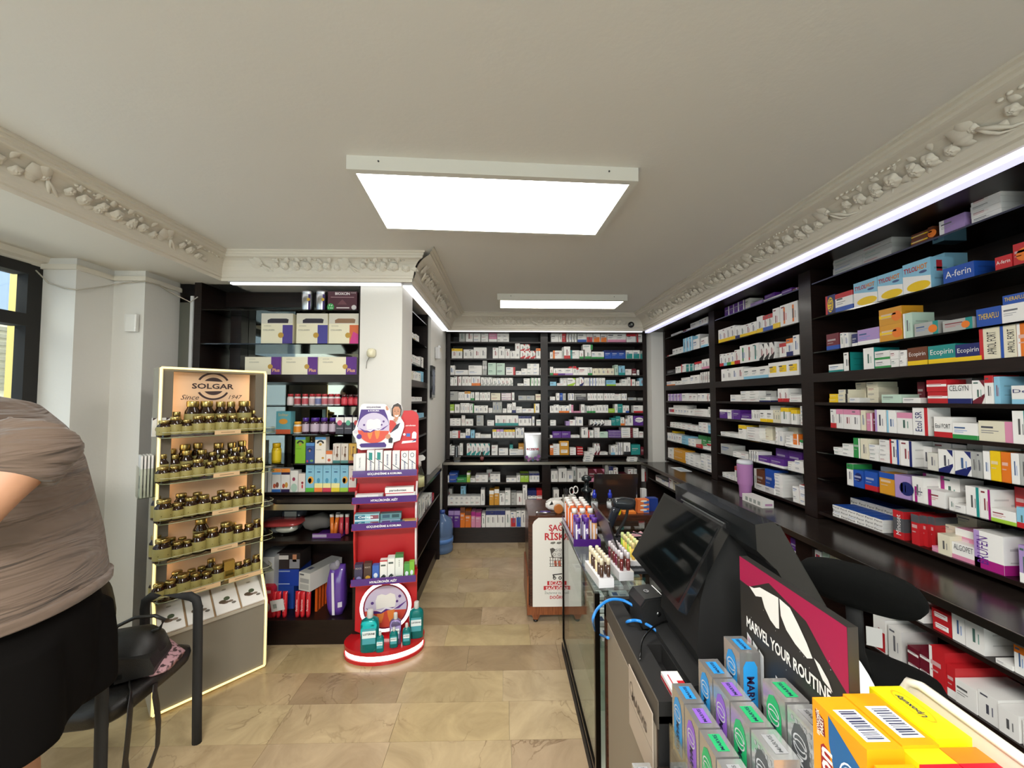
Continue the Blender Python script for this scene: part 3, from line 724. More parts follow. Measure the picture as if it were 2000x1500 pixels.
near(6, zB, '225 300 1190 w 1x2; 303 405 1160 w 1x3; 408 470 1105 G:Rw; 473 545 1110 e; 550 635 1165 w 1x4; 640 735 1122 w 1x5; 740 825 1118 w:Lr,Rb; 832 940 1130 w:Rn; 1030 1130 1180 w s.06; 1085 1180 1240 o; 1185 1320 1210 w:Dn; 1328 1480 1225 w:Dn; 1483 1535 1230 g; 1538 1590 1235 g; 1597 1660 1225 w; 1663 1760 1225 y; 1763 1850 1235 O; 1853 1930 1245 w; 1935 2010 1250 g; 1140 1310 1148 w s.1; 1315 1445 1165 w s.1; 1450 1590 1120 g s.1; 1595 1950 1185 w s.1; 2020 2250 1250 w')
near(7, zC_, '345 405 215 w:TG; 408 502 275 b:En; 507 620 288 b:Br; 640 780 300 A:Tb; 660 910 258 w s.09; 790 930 322 v:on; 945 1050 337 w; 965 1085 432 w:LM; 1088 1245 462 w:LM; 1042 1200 312 w:LM s.07; 1207 1385 340 w:LM s.07; 1275 1330 525 w; 1335 1430 590 w; 1435 1560 425 w:Rt; 1563 1660 448 w:RM; 1668 1900 640 w:Bl; 1905 2010 620 c:Br; 1885 2000 425 r s.09; 2020 2250 560 w')
near(8, zC_, '217 675 660 w:^b 6x3 T=Parol/k/h/.5 d.13; 380 770 578 w:^b 5x2 s.16 T=Parol/k/h/.5; 770 870 645 d:Br,Tr T=Minoset/w/v/.5 d.16; 935 1010 682 r:Td d.2; 1015 1085 690 r:Td d.2 s.02; 1090 1160 700 r:Td d.2 s.04; 1122 1225 978 P; 1182 1300 865 e; 1340 1510 822 P:Tw s.05; 1300 1520 958 w:BP T=ALGOPET/d/h/.75; 1515 1790 852 w:BM,Lv T=BRUFEN/p/v/.3 d.17; 1930 2030 970 v:Bw; 1220 1390 780 e 1x3 s.09; 1360 1550 690 e 1x3 s.15; 2050 2300 980 w')
GM = 'cartons in the middle bay'
zM1, zM2 = (1270, 560, .18668), (1270, 820, .18668)
def mid(i, T, s, **k): spec(FN, f'{"top second third fourth fifth sixth seventh eighth bottom".split()[i]} shelf, middle bay', ZH[i], T, s, GM, **k)
mid(0, zM1, '775 985 178 p:Rw 4x1; 990 1040 125 o; 1045 1165 155 v; 1180 1370 135 w; ^1195 1300 75 p; 1375 1480 25 p:Hv; 1485 1645 -5 m:Rv 3x1')
mid(1, zM1, '710 885 428 w:By 4x1; 888 935 412 w:Bn; 938 1110 385 w:By 3x1; 1113 1172 308 w:By; 1175 1280 290 w:Bb,Tr 2x1; 1283 1350 222 w:By; 1355 1540 170 w:VO 2x1; 1610 1680 155 w:BO')
mid(2, zM1, '725 760 705 w:Br; 763 798 700 w:Bc; 800 842 692 w:BG; 845 880 685 w:By; 883 930 660 w:Br; 933 1000 615 w:VG; 1002 1065 606 w:Vr; 1067 1135 590 w:Vt; 1138 1300 590 w:Dk 3x1; 1345 1415 590 w:Tr; 1420 1490 540 w:Bn,TO; 1495 1560 505 w')
mid(3, zM1, '745 970 850 w 4x1; 975 1235 840 w:Bc 3x1; 1238 1555 780 w:Cy 3x1; 1655 1700 765 w:Bl')
mid(4, zM1, '835 940 1130 w 1x2; 945 1130 1090 w 2x4; 1135 1250 1150 w:Bn; 1210 1320 1090 g s.06; 1335 1440 1065 w:Br 2x1; 1455 1640 1130 w 1x3; 1643 1665 1065 w; 1668 1700 1055 n; 1702 1718 1060 w')
mid(5, zM1, '725 800 1285 p:Tw; 803 860 1290 w:Rp; 863 940 1290 p; 945 1055 1330 p:Bw; 1060 1148 1290 w 5x1; 1150 1280 1290 w:By 2x1; 1283 1360 1290 e 3x1; 1365 1445 1265 w:Ty; 1255 1360 1245 w s.06; 1470 1530 1290 w:Ty; 1570 1650 1250 w 1x5; 1675 1725 1260 w 1x5')
mid(6, zM2, '735 920 135 w 2x2; 925 1000 55 w:Ty; 1010 1140 80 w 1x5; 1140 1280 60 e 1x5 s.05; 1150 1300 215 w; 1310 1335 80 w 1x4; 1340 1385 120 w; 1415 1490 160 w 1x4; 1390 1550 75 e s.08; 1495 1552 150 O:Rw; 1410 1552 255 w s-.01; 1557 1735 220 w:TG')
mid(7, zM2, '735 860 260 g; 865 1025 345 w 2x2; 1030 1128 325 w:Lk 4x1; 1130 1250 382 p:Bw; 1255 1400 402 p:Bw; 1310 1440 305 p:Bw s.08; 1445 1590 330 p:Bw s.08; 1435 1508 440 w 1x4; 1510 1600 430 w 1x2; 1602 1660 510 w 1x2; 1665 1715 400 w; 1725 1755 415 n')
mid(8, zM2, '750 880 565 w 3x2; 883 930 490 w:Tr; 1085 1113 510 w; 1115 1200 525 B; 1203 1295 520 b; 1100 1290 690 w 2x1 s-.01; 1300 1385 570 w 1x7 d.15; 1490 1556 700 w 1x2; 1560 1640 835 y:Fw; ^1560 1640 688 r:Fw 1x2')
GF = 'cartons in the far bay'
def farb(i, T, s, **k): spec(FN, f'{"top second third fourth fifth sixth seventh eighth bottom".split()[i]} shelf, far bay', ZH[i], T, s, GF, **k)
farb(0, zM1, '215 320 480 w; 340 370 450 m; 375 410 440 w; 415 505 370 w; 510 600 330 w 3x1; 605 635 310 w:Bn')
farb(1, zM1, '175 265 710 w:Lr; 230 340 640 w 3x1 s.03; 343 440 530 c:Rw 3x1; 443 510 545 w; 475 520 500 w s.06; 525 600 530 w:Bc; 603 640 590 w')
farb(2, zM1, '170 260 870 k; 262 315 835 w 2x1; 320 368 810 w:Lr; 370 450 810 t:Rw 2x1; 460 530 785 w:Tr 2x1; 535 645 755 w:BP 3x1')
farb(3, zM1, '165 255 990 w:BO; 258 320 985 w 2x1; 325 415 950 w 1x3; 420 515 925 w 2x1; 520 645 890 w:Rk 6x1')
farb(4, zM1, '185 325 1120 v:Lw 4x1; 330 400 1115 w; 403 490 1125 w 2x1; 495 580 1115 w 2x1; 583 655 1120 w:Rr 3x1')
farb(5, zM1, '190 258 1265 w:Cr; 262 448 1280 w 6x1; 240 380 1240 w s.06; 452 600 1280 w 1x4; 603 655 1260 w 2x1')
farb(6, zM2, '205 328 30 w 4x2; 332 500 55 w 3x2; 503 600 30 w 2x3; 605 660 60 c 1x2')
farb(7, zM2, '170 265 140 w 4x1; 205 265 115 y s.06; 270 325 160 w 2x1; 330 395 170 c 1x3; 398 472 200 w 2x2; 475 543 260 r; 546 588 260 w:TG; 590 660 255 w:Tr; 500 650 170 G 3x1 s.06')
farb(8, zM2, '165 243 295 w 2x2; 246 365 310 A 1x2; 368 468 355 w 2x4; 470 525 450 w 1x2; 528 660 370 w 2x5')
# nearest bay is outside the frame; back wall bays
GB = 'cartons on the back wall'
T1, T2, T3, T4 = (860, 640, .11), (840, 600, .24), (1060, 640, .11), (1060, 770, .11)
BZ = [CAMZ+h for h in (.722, .512, .305, .17, -.012, -.168, -.328, -.48, -.693)]
def bl(i, T, s, **k): spec(FB, f'{"top second third fourth fifth sixth seventh eighth bottom".split()[i]} shelf, back-left bay', BZ[i], T, s, GB, **k)
def br(i, T, s, **k): spec(FB, f'{"top second third fourth fifth sixth seventh eighth bottom".split()[i]} shelf, back-right bay', BZ[i], T, s, GB, **k)
bl(0, T1, '335 440 65 g; 450 580 60 w; 590 715 65 w 1x3; 725 850 95 w 1x3; 860 1005 65 P:Bw; 1010 1220 65 w 2x3')
bl(1, T1, '200 390 370 w:Ty 2x1; 410 585 385 w 2x1; 590 820 350 w 2x1; 930 1030 355 w; 1035 1145 335 w; 1150 1235 375 w; 1240 1410 410 w 2x1; ^1330 1415 275 w; 1420 1690 410 w:Dr 3x1; ^1420 1590 295 w:Dr 2x1; 1700 1780 365 w:TO')
bl(2, T1, '145 255 670 w; 260 495 750 w; 500 740 670 w 1x2; 750 825 585 g:Hw; 845 990 625 s 1x2; 1000 1145 630 s 1x2; 1165 1330 700 w:Rr 1x2; 1340 1437 770 w; 1440 1543 725 w 1x2; 1545 1755 640 w 2x3; 1770 1835 705 w 1x2')
bl(3, T1, '140 240 880 w 1x2; 243 300 860 w; 305 375 850 w:Lm; 385 552 850 w 3x1; 555 710 850 w:BO 2x1; 720 925 880 w:Dg 3x1; 930 1290 890 w:Dg 5x1; 1370 1478 990 w; 1480 1590 900 w 1x3; 1600 1835 890 w:LG 4x1')
bl(4, T1, '140 310 1130 g; 315 428 1140 w 3x1; 430 535 1130 w:TA; 540 600 1145 w:BG; 615 690 1145 w 2x1; 700 828 1150 w 3x1; 830 885 1145 w; 900 1065 1160 e 1x2; 1085 1255 1160 w:HM 1x4; 1260 1315 1150 w:Lm; 1385 1675 1205 g 2x1; 1690 1830 1180 e')
bl(5, T2, '148 195 790 l:Bw; 200 240 790 w; 245 318 780 w 4x1; 320 355 785 w:RG; 358 470 800 w 3x1; 475 508 820 w 1x2; 510 585 770 g 3x1; 590 623 825 w; 627 665 785 w 2x1; 668 698 775 w:Bn; 700 748 810 w 1x2; 750 845 825 w 2x1; 848 890 785 w:Ly; 900 925 795 w')
bl(6, T2, '145 250 905 w 3x3; 255 283 880 w 2x1; 285 350 910 w 2x1; 378 435 880 g 1x3; 465 522 920 w 1x2; 530 718 880 w:Bt 4x1; 720 825 885 w:Tn 3x1; 830 850 890 w; 865 920 915 w')
bl(7, T2, '142 176 1010 w 1x4; 178 243 1005 w:Rr 1x3; 245 288 1025 w; 290 325 990 w:Bb; 330 362 1000 c; 368 408 1025 w; 410 495 1035 w 1x2; 508 538 995 w:Ty; 540 568 995 w:TP; 570 598 995 w:Tv; 600 690 997 w:Ty 3x1; 695 765 980 w 2x1')
bl(8, T2, '145 168 1120 w; 170 238 1130 w 1x3; 240 265 1110 w; 298 485 1110 w:Dt 5x1; 500 550 1125 w 1x2; 558 635 1150 w 1x2; 645 760 1158 w 1x2; 648 675 1118 t s.05; 720 765 1108 A s.05')
br(0, T3, '148 280 110 w; 285 343 95 w; 345 410 90 r; 420 615 105 w:Rk 4x1; 620 775 75 w:Bb; 780 890 105 w:Kr; 900 1020 105 w:KO; 1030 1140 115 w:KO; 1150 1480 80 w:BP 2x1; 1490 1655 115 w:Tr; 1670 1815 115 w:Lr')
br(1, T3, '130 180 430 w; 185 343 405 w:LO; 345 375 350 w s.05; 378 490 335 w:Br; 495 650 400 w:Lt; 655 725 405 w:BG; 750 860 390 w:BG; ^715 890 300 w:RG; 870 1090 425 w:BG 2x1; 1100 1470 400 b:Tn 3x1; 1480 1600 400 w:Kt; 1605 1725 400 w:Kt; 1730 1795 410 g:Kt')
br(2, T3, '130 185 695 w:BG; 190 270 720 w:Br; 272 398 720 w:Bp; 400 535 720 w:Bv; 470 520 690 r s.05; 540 598 685 w:Tr; 600 638 710 w:Tr; 640 800 705 w; 805 880 705 w:BG; 885 1270 720 e 5x1; 1280 1340 660 s; 1350 1460 675 c:Bt; 1470 1580 735 w; 1590 1660 730 m:Bw; 1680 1715 750 w; 1790 1815 745 w')
br(3, T3, '130 240 960 c; 255 425 985 w; 310 430 890 w 4x1 s.05; 440 580 890 w:Dl; 590 650 890 w 2x1; 655 730 880 w:Dn; 735 830 890 w 3x1; 835 985 890 w:Lb 3x1; 990 1110 890 w 3x1; 1130 1298 930 c:Bl; 1300 1400 985 w 1x2; 1405 1500 915 w; 1505 1560 880 w; 1565 1645 915 w:Lr; 1660 1718 950 w; 1720 1815 890 c')
br(4, T3, '130 220 1225 w 1x2; 240 298 1160 w; 300 355 1160 b:Ln; 357 410 1165 g; 455 555 1165 w:Vb 2x1; 560 770 1170 g s.03; 600 770 1225 d; 800 960 1165 w 4x1; 970 1080 1165 w 2x1; 1090 1280 1165 w 4x1; 1285 1390 1175 w 1x3; 1400 1495 1170 w 2x1; 1515 1660 1240 g; 1690 1820 1245 g')
br(5, T4, '130 198 205 w; 200 288 185 w; 290 470 200 w:BO 2x1; 475 508 180 w; 510 545 190 P; 548 678 300 P; 680 745 180 w; 750 780 200 g; 785 938 205 w:BG 3x1; 940 1165 190 w 4x1; 1170 1280 255 l; 1285 1333 175 w; 1335 1420 175 t; 1425 1470 200 w; 1475 1535 200 w:Bb; 1615 1780 200 w:Br; 1785 1830 250 m')
br(6, T4, '135 235 460 w 1x2; 410 478 480 v; 480 578 455 w; 580 613 400 w:Lv; 615 715 405 w; 845 1095 455 w:Dk 4x1; 1100 1220 460 w 1x3; 1225 1298 420 t; 1300 1380 390 t; 1385 1450 410 w:BO; 1455 1510 440 w:LO; 1515 1605 380 w; 1615 1820 385 p:Ew')
br(7, T4, '130 173 730 w; 175 330 660 p; 335 495 660 p; 500 655 725 w 2x2; 690 805 585 w; 810 905 640 w:Lr; 920 1013 590 w 1x6; 1015 1160 665 s; 1170 1390 640 p:Hw 2x4; 1400 1600 590 w:Rm 1x5; 1610 1705 600 w 1x4; 1715 1830 665 w')
br(8, T4, '130 188 910 O:Tw; 190 298 885 w 1x5; 300 465 830 A:Cw 1x2; 485 590 950 w 1x3; 615 715 940 r:Hw 1x3; 740 828 1030 w; 830 918 960 w 1x3; 920 1018 880 w:Dm 2x1; 1020 1155 1030 w; 1215 1283 915 w:Bc; 1285 1338 905 w; 1340 1420 860 w:Ln 2x1; 1440 1560 860 w:Bk; 1575 1735 895 t; 1745 1830 940 m')
TB_ = (840, 880, .24)
def lbk(i, s, side, **k): spec(FBL, f'{ORD[i]} shelf, back-{side} base unit', LB[i], TB_, s, 'cartons in the back base units', **k)
lbk(0, '125 155 205 w; 155 225 180 b:Hn 1x2; 215 296 218 G; 298 325 180 l:Tw; 327 368 225 w; 370 470 198 w 2x2; 460 505 155 g s.12; 490 570 190 w 2x2; 620 703 222 w 2x1; 705 733 200 w; 735 803 185 l:Tk 2x1; 808 890 185 w:Tn 3x1', 'left', depth=.14)
lbk(0, '985 1040 165 w 2x1; 1045 1113 145 w; 1115 1165 165 w; 1155 1198 130 w s.12; 1200 1285 145 w 2x1; 1290 1420 150 m:DP 2x1; 1425 1450 120 g; 1455 1490 130 w:Tn; 1495 1530 140 w; 1545 1610 190 m; 1612 1655 150 w; 1660 1748 150 w 1x2; 1750 1790 190 r', 'right', depth=.14)
lbk(1, '120 410 375 w 7x2; 135 180 310 g s.12; 248 290 290 c s.12; 412 445 320 w; 482 520 325 A:Tw; 523 562 315 A:Tw; 564 608 350 w; 610 655 325 w 1x2; 660 703 345 g 1x3; 705 753 350 w; 755 790 280 w; 795 866 325 n:Hw 2x1; 868 930 325 r:Hw', 'left', depth=.14)
lbk(1, '1005 1050 320 w; 1270 1380 335 w 3x1; 1400 1600 330 w 4x1; 1620 1780 330 w:Tn 3x1', 'right', depth=.14)
lbk(2, '148 193 490 p:Tv; 195 243 490 p:Tv; 245 283 465 O:TB; 285 332 492 O:TB; 334 368 500 P:TM; 370 415 505 P:TM; 420 450 515 w; 453 610 490 w:Tn 4x1; 612 653 490 w; 655 700 500 w:Kr; 702 740 490 w:Kb; 742 780 490 w; 782 830 450 A', 'left', depth=.16)
lbk(2, '960 1160 480 w 4x1; 1200 1500 480 w:Bb 5x1', 'right', depth=.16)
GRL = 'cartons in the right base units'
def rl(i, T, s, nm, **k): spec(FRL, f'{ORD[i]} shelf, {nm} right base unit', RLZ[i], T, s, GRL, **k)
rl(0, zD, '345 430 195 w; 433 500 250 w:Br s.05; 500 655 310 r:Cw 1x2; 660 768 330 w d.2; 772 930 385 w d.2; 1015 1158 722 w; 1162 1262 600 w:TO d.2; 1290 1500 700 w 3x1', 'near', depth=.16)
rl(0, zD, '-60 110 60 w 2x2 s.1; 120 330 150 w 2x2 s.1; 350 560 190 o s.15; 600 830 280 r s.22', 'near', depth=.15)
rl(1, zD, '30 130 365 w:Kr; 145 255 455 w d.16; 305 395 610 m:Hw 1x2; 398 480 640 m:Hw 1x2; 485 615 620 r:Lw 1x1 d.25; 617 690 760 r:Bw d.25; 692 868 905 w d.2; 872 1040 990 w d.2; 1045 1215 1120 w d.2; 1230 1400 1250 w', 'near', depth=.18)
zE = (1380, 940, .2)
rl(0, zE, '705 765 490 r:Lw d.16; 768 815 655 w; 820 895 565 p:Bw d.14; 560 690 500 e s.1; 400 540 330 r:Dw; 250 380 260 e 3x1; 130 230 220 g 2x1', 'middle', depth=.14)
rl(0, zE, '1060 1115 678 w:Cr; 1135 1190 700 s; 1200 1250 705 e; 1260 1310 740 e', 'near', depth=.14)
rl(1, zE, '840 895 800 w s.05; 900 960 860 w', 'middle', depth=.14)
rl(0, zM2, '55 180 605 w:Td 2x1; 190 230 600 w:Lv; 235 300 615 e; 305 400 640 G; 60 110 590 w s.1', 'far', depth=.16)
# side cabinet on the left: white bottles and cartons
T5, T6 = (770, 580, .12), (770, 760, .2469)
def sd(i, T, s, **k): spec(FS, f'{ORD[i]} shelf, side cabinet', ZH[i], T, s, 'cartons in the left side cabinet', depth=.08, **k)
sd(1, T5, '145 195 510 l; 200 240 520 w; 245 320 560 w 2x1; 325 352 610 w:By; 355 410 620 w 2x1')
sd(2, T5, '140 240 840 w 3x2; 245 300 970 w:Cr 2x1; 305 425 965 w:Bg 4x1; 430 475 980 w:Lk')
sd(3, T5, '135 200 1180 s 2x1; 215 310 1200 e 3x1; 315 365 1210 w 2x1; 370 430 1230 w 2x1; 432 480 1215 c 2x1')
sd(4, T6, '62 95 50 w 3x1; 98 130 45 w 2x1; 135 165 60 w 3x1; 168 222 62 w 3x1')
sd(5, T6, '160 180 165 w; 190 235 190 c 3x2')
spec(Fr((-.69, 3.08), math.pi/2, ''), 'side base unit', .70, T6, '195 240 860 w:Lt 3x1; 245 275 850 w:Dk 2x1; 280 300 830 w:Rp; 302 318 830 r', 'cartons in the left side base unit', depth=.12)
# the bay nearest the camera lies outside the frame: plain rows so that its shelves are stocked too
for i in range(9):
    u = UN(1.30)+.07
    while u < UN(.1)-.15:
        w_, h_ = RND.uniform(.03, .11), RND.uniform(.05, .11)
        CART.append(dict(fr=FN, p=FN.pos(u, .02, ZH[i]+.0002), w=w_, h=h_, d=.11, st=RND.choice(['w', 'w', 'w:Br', 'w:Bb', 'w:Lp', 'e', 'w:TG', 'b', 'w:Ty']), txt=None, where=f'{ORD[i]} shelf, nearest bay', col=int(u*100), j=0, nz=1, group=GN, sb=.02, up=False)); u += w_+.002
emit_cartons()
# ------------------------------------------------------------ lit vitamin stand
A = at_z(292, 1408, 0); B_ = at_z(520, 1303, 0)
SA = math.atan2(B_.y-A.y, B_.x-A.x); SW = (B_-A).length
stand = empty('display_stand', A, SA, 'tall vitamin display stand outlined with yellow light, shelves of amber jars', 'display stand')
sm = Matrix.Translation(A) @ Matrix.Rotation(SA, 4, 'Z'); smi = sm.inverted()
SF = Fr((A.x, A.y), SA, 'stand')
def sloc(x, y, z): return sm @ Vector((x, y, z))
GREY = hx('7c7567'); DKW = hx('5d564c')
PR = [(0, .02), (0, .40), (.0, .42), (.12, .60), (.12, 1.86), (.135, 1.885), (.33, 1.885), (.33, .02)]    # side profile (y, z)
for x in (0, SW-.02):
    b = MB('matte'); b.prism(PR, x, x+.02, hx('a39c8c'), plane='yz'); obj('side_panel', b, stand)
    b = MB('ledwarm'); b.tube([(x+.01, -.002, .02), (x+.01, -.002, .42), (x+.01, .118, .60), (x+.01, .118, 1.865), (x+.01, .13, 1.88)], .0065, 8); obj('light_edge', b, stand, label='glowing yellow light edge')
for yz in ((.122, 1.882), (-.002, .018)):
    b = MB('ledwarm'); b.tube([(.01, *yz), (SW-.01, *yz)], .0065, 8); obj('light_edge', b, stand, label='glowing yellow light edge')
for x in (.02, SW-.065):
    b = MB('matte'); b.box(x, .128, .60, x+.045, .140, 1.865, hx('6f675a')); obj('lip', b, stand)
b = MB('matte'); b.box(.02, .005, .02, SW-.02, .32, .415, GREY); obj('base_box', b, stand)
b = MB('matte'); b.box(.02, .13, 1.865, SW-.02, .33, 1.885, GREY); obj('top_panel', b, stand)
b = MB('matte'); b.face([(.02, .0, .417), (SW-.02, .0, .417), (SW-.02, .22, .56), (.02, .22, .56)], hx('a88a66')); b.face([(.02, .0, .417), (.02, .22, .56), (.02, .30, .417)], GREY)
b.box(.02, -.004, .405, SW-.02, .012, .42, hx('b3ab9b')); obj('sloping_ledge', b, stand)
PEACH = hx('e6c3a0')
b = MB('matte'); b.box(.075, .22, .54, SW-.075, .24, 1.865, PEACH); obj('back_board', b, stand, label='peach backlit back board')
b = MB('matte'); b.box(.02, .30, .42, SW-.02, .31, 1.865, hx('7a6f60')); obj('back_panel', b, stand)
for x in (.028, SW-.034):
    b = MB('ledpeach'); b.box(x, .152, .62, x+.006, .160, 1.86); obj('light_strip', b, stand, label='warm backlight strip')
cx, cz, yy = SW/2, 1.783, .2185
b = MB('print'); dk = hx('3a2320')
b.arc((cx, yy, cz), (.088, 0, 0), (0, 0, .088), .87, 1, dk, n=30, a0=28, a1=152); b.arc((cx, yy, cz), (.088, 0, 0), (0, 0, .088), .87, 1, dk, n=30, a0=208, a1=332)
def cap_seg(z0, sgn):
    P = [(cx+.056*math.cos(math.radians(a)), yy, cz+sgn*.056*math.sin(math.radians(a))) for a in range(32, 149, 8)]
    b.face(P, dk)
cap_seg(cz, 1); cap_seg(cz, -1)
b.text('SOLGAR', (cx, yy-.0005, cz), (1, 0, 0), (0, 0, 1), dk, w=.215, h=.034, bold=True)
b.text('Since', (cx-.115, yy, cz-.070), (1, 0, 0), (0, 0, 1), dk, w=.088, shear=.35); b.text('1947', (cx+.118, yy, cz-.068), (1, 0, 0), (0, 0, 1), dk, w=.075, shear=.35)
obj('emblem', b, stand, label='dark brown ringed emblem and lettering')
# leaflets lying on the sloping ledge, and the acrylic leaflet holder on the side
for i in range(4):
    b = MB('print'); w0, hh = .118, .19
    for k in range(5): b.box(-w0/2, -hh/2, k*.002, w0/2, hh/2, k*.002+.0016, hx('eeeae4'))
    z = .0105
    for x, y, rx, ry, cc in ((-.02, -.02, .018, .012, '5a4a3a'), (.004, -.005, .016, .014, '4f5a44'), (.02, -.03, .014, .008, '8a7a6a'), (-.005, -.03, .02, .009, '6c5848'), (.034, -.045, .012, .008, '777066')):
        b.ell((x, y, z), (rx, 0, 0), (0, ry, 0), hx(cc), n=10)
    b.ell((.0, .06, z), (.012, 0, 0), (0, .006, 0), hx('b7b0a6'), n=10)
    o = obj('leaflet_stack', b, None, label=f'stack of white leaflets on the stand ledge, {nth(i)} from left', cat='leaflet', group='leaflets on the stand ledge')
    sl = math.atan2(.143, .22)
    o.matrix_world = sm @ Matrix.Translation((.078+i*(SW-.155)/3, .085, .417+.085*.65+.002)) @ Matrix.Rotation(sl, 4, 'X')
hl = empty('leaflet_holder', sloc(-.03, .10, 1.16), SA, 'clear leaflet holder with white leaflets hung on the stand side', 'leaflet holder')
b = MB('acrylic'); b.box(-.04, -.03, 0, .03, -.028, .16); b.box(-.04, .09, 0, .03, .092, .16); b.box(-.04, -.03, 0, .03, .09, .003); b.box(-.042, -.03, 0, -.04, .09, .17); obj('pocket', b, hl)
for k in range(4):
    b = MB('print'); b.box(-.034+k*.014, -.025, .004, -.026+k*.014, .085, .23, hx('e6e4e0')); b.face([(-.0345+k*.014, .0, .05), (-.0345+k*.014, .04, .05), (-.0345+k*.014, .04, .12), (-.0345+k*.014, .0, .12)], hx('777e88')); obj('leaflet', b, hl)

# trays and jars
zT = (0, 760, .28)
def tray_z(py, yl=0.0):
    return SF.hit(400, py, yl)[1]
TR = [851, 936, 1010, 1083, 1153]
TZ = [tray_z(p) for p in TR]
jarg = 'amber jars on the vitamin stand'
JR = MB('amber'); JR.lathe([(.40, 0), (.5, .03), (.5, .60), (.48, .68), (.36, .78), (.34, .84)], 16)
LBM = MB('print'); LBM.lathe([(.505, .12), (.508, .13), (.508, .61), (.505, .62)], 16, c=hx('9f9356')); LBM.face([(-.28, -.45, .3), (.28, -.45, .3), (.28, -.45, .34), (-.28, -.45, .34)], hx('6a5a28'))
CPM = MB('metal'); CPM.lathe([(.37, .83), (.385, .835), (.385, .97), (.36, 1.0), (0.01, 1.0)], 16, c=hx('bfa968'))
JM, LM, CM = JR.mesh('jar_body'), LBM.mesh('jar_label'), CPM.mesh('jar_cap')
rown = ['top', 'second', 'third', 'fourth', 'bottom']
def jars(row, lst, yl, what):
    for i, (cx, w, yt) in enumerate(sorted(lst)):
        px = cx*.28; u = SF.upx(px, TZ[row]+.05, yl); py = 760+yt*.28
        zt = SF.hit(px, py, yl)[1]; h = max(.06, min(.2, zt-TZ[row])); ww = w*.28/FPX*(SF.pos(u, yl, 0).y*1.02)
        ww = min(ww*.93, h*.74)
        r = empty('jar', SF.pos(u, yl, TZ[row]+.0015), SA+RND.uniform(-.4, .4), f'amber glass vitamin jar, {nth(i)} from left {what} on {rown[row]} tray', 'jar', jarg)
        r.scale = (ww, ww, h)
        obj('jar_body', JM, r); obj('label', LM, r); obj('cap', CM, r)
FR_ = [[(1145, 85, 220), (1222, 78, 195), (1300, 72, 215), (1380, 78, 188), (1457, 75, 188), (1542, 80, 180), (1625, 70, 185), (1697, 65, 200), (1758, 52, 200), (1810, 50, 200)],
       [(1133, 85, 545), (1215, 70, 540), (1297, 78, 525), (1380, 82, 490), (1460, 60, 510), (1545, 80, 485), (1620, 72, 470), (1685, 58, 470), (1750, 58, 480), (1808, 50, 480)],
       [(1140, 105, 770), (1235, 78, 795), (1328, 88, 755), (1420, 82, 740), (1505, 68, 750), (1578, 72, 725), (1658, 72, 710), (1735, 68, 700), (1800, 55, 700)],
       [(1130, 105, 1045), (1235, 80, 1065), (1305, 65, 1055), (1385, 85, 1005), (1480, 85, 970), (1575, 88, 930), (1658, 72, 950), (1735, 68, 940), (1790, 52, 910)],
       [(1105, 80, 1360), (1188, 82, 1335), (1275, 88, 1290), (1360, 74, 1285), (1440, 74, 1275), (1520, 78, 1230), (1660, 58, 1210), (1722, 58, 1190), (1785, 54, 1160)]]
BK_ = [[(1340, 95, 68), (1437, 95, 68), (1535, 75, 88), (1607, 66, 88), (1700, 92, 50), (1228, 60, 160), (1770, 50, 150)],
       [(1130, 80, 455), (1215, 65, 460), (1300, 78, 430), (1405, 75, 425), (1480, 60, 440), (1560, 62, 425), (1640, 62, 408), (1735, 50, 425)],
       [(1095, 70, 745), (1262, 80, 730), (1375, 70, 722), (1540, 62, 708), (1690, 60, 680), (1765, 55, 670)],
       [(1090, 80, 1018), (1195, 62, 1038), (1270, 62, 1035), (1400, 92, 905), (1620, 60, 935)],
       [(1080, 70, 1338), (1235, 80, 1272), (1335, 62, 1258), (1405, 60, 1238), (1470, 60, 1185)]]
for r in range(5):
    jars(r, FR_[r], .055, 'in front row'); jars(r, BK_[r], .145, 'in back row')
jars(1, [(1195, 60, 420), (1285, 80, 388), (1375, 70, 378), (1520, 75, 378), (1612, 64, 375), (1685, 64, 362)], .195, 'against back board')
for r in range(5):
    b = MB('acrylic'); z = TZ[r]-A.z; x0, x1, y0, y1 = .005, SW+.03, .0, .215
    b.box(x0, y0, z-.005, x1, y1, z)
    pts = [(x0, .11), (x0, y0+.04), (x0+.012, y0+.012), (x0+.04, y0), (x1-.04, y0), (x1-.012, y0+.012), (x1, y0+.04), (x1, .11)]
    for (xa, ya), (xb, yb) in zip(pts, pts[1:]): b.face([(xa, ya, z), (xb, yb, z), (xb, yb, z+.028), (xa, ya, z+.028)])
    b.m('gloss')
    b.tube([(p[0], p[1], z+.028) for p in pts], .0016, 5, hx('c9c8a8'), m=1); b.tube([(p[0], p[1], z-.002) for p in pts], .0022, 5, hx('9aa080'), m=1)
    obj('tray', b, stand, label='clear curved tray')
    b = MB('print')
    for xx in ([.24] if r < 4 else [.12, .33]):
        b.box(xx, -.006, z+.002, xx+(.13 if r < 4 else .17), -.003, z+.026, hx('d9b78c')); b.face([(xx+.03, -.0065, z+.012), (xx+.10, -.0065, z+.012), (xx+.10, -.0065, z+.016), (xx+.03, -.0065, z+.016)], hx('8a6a48'))
    obj('shelf_card', b, stand, label='tan shelf card')
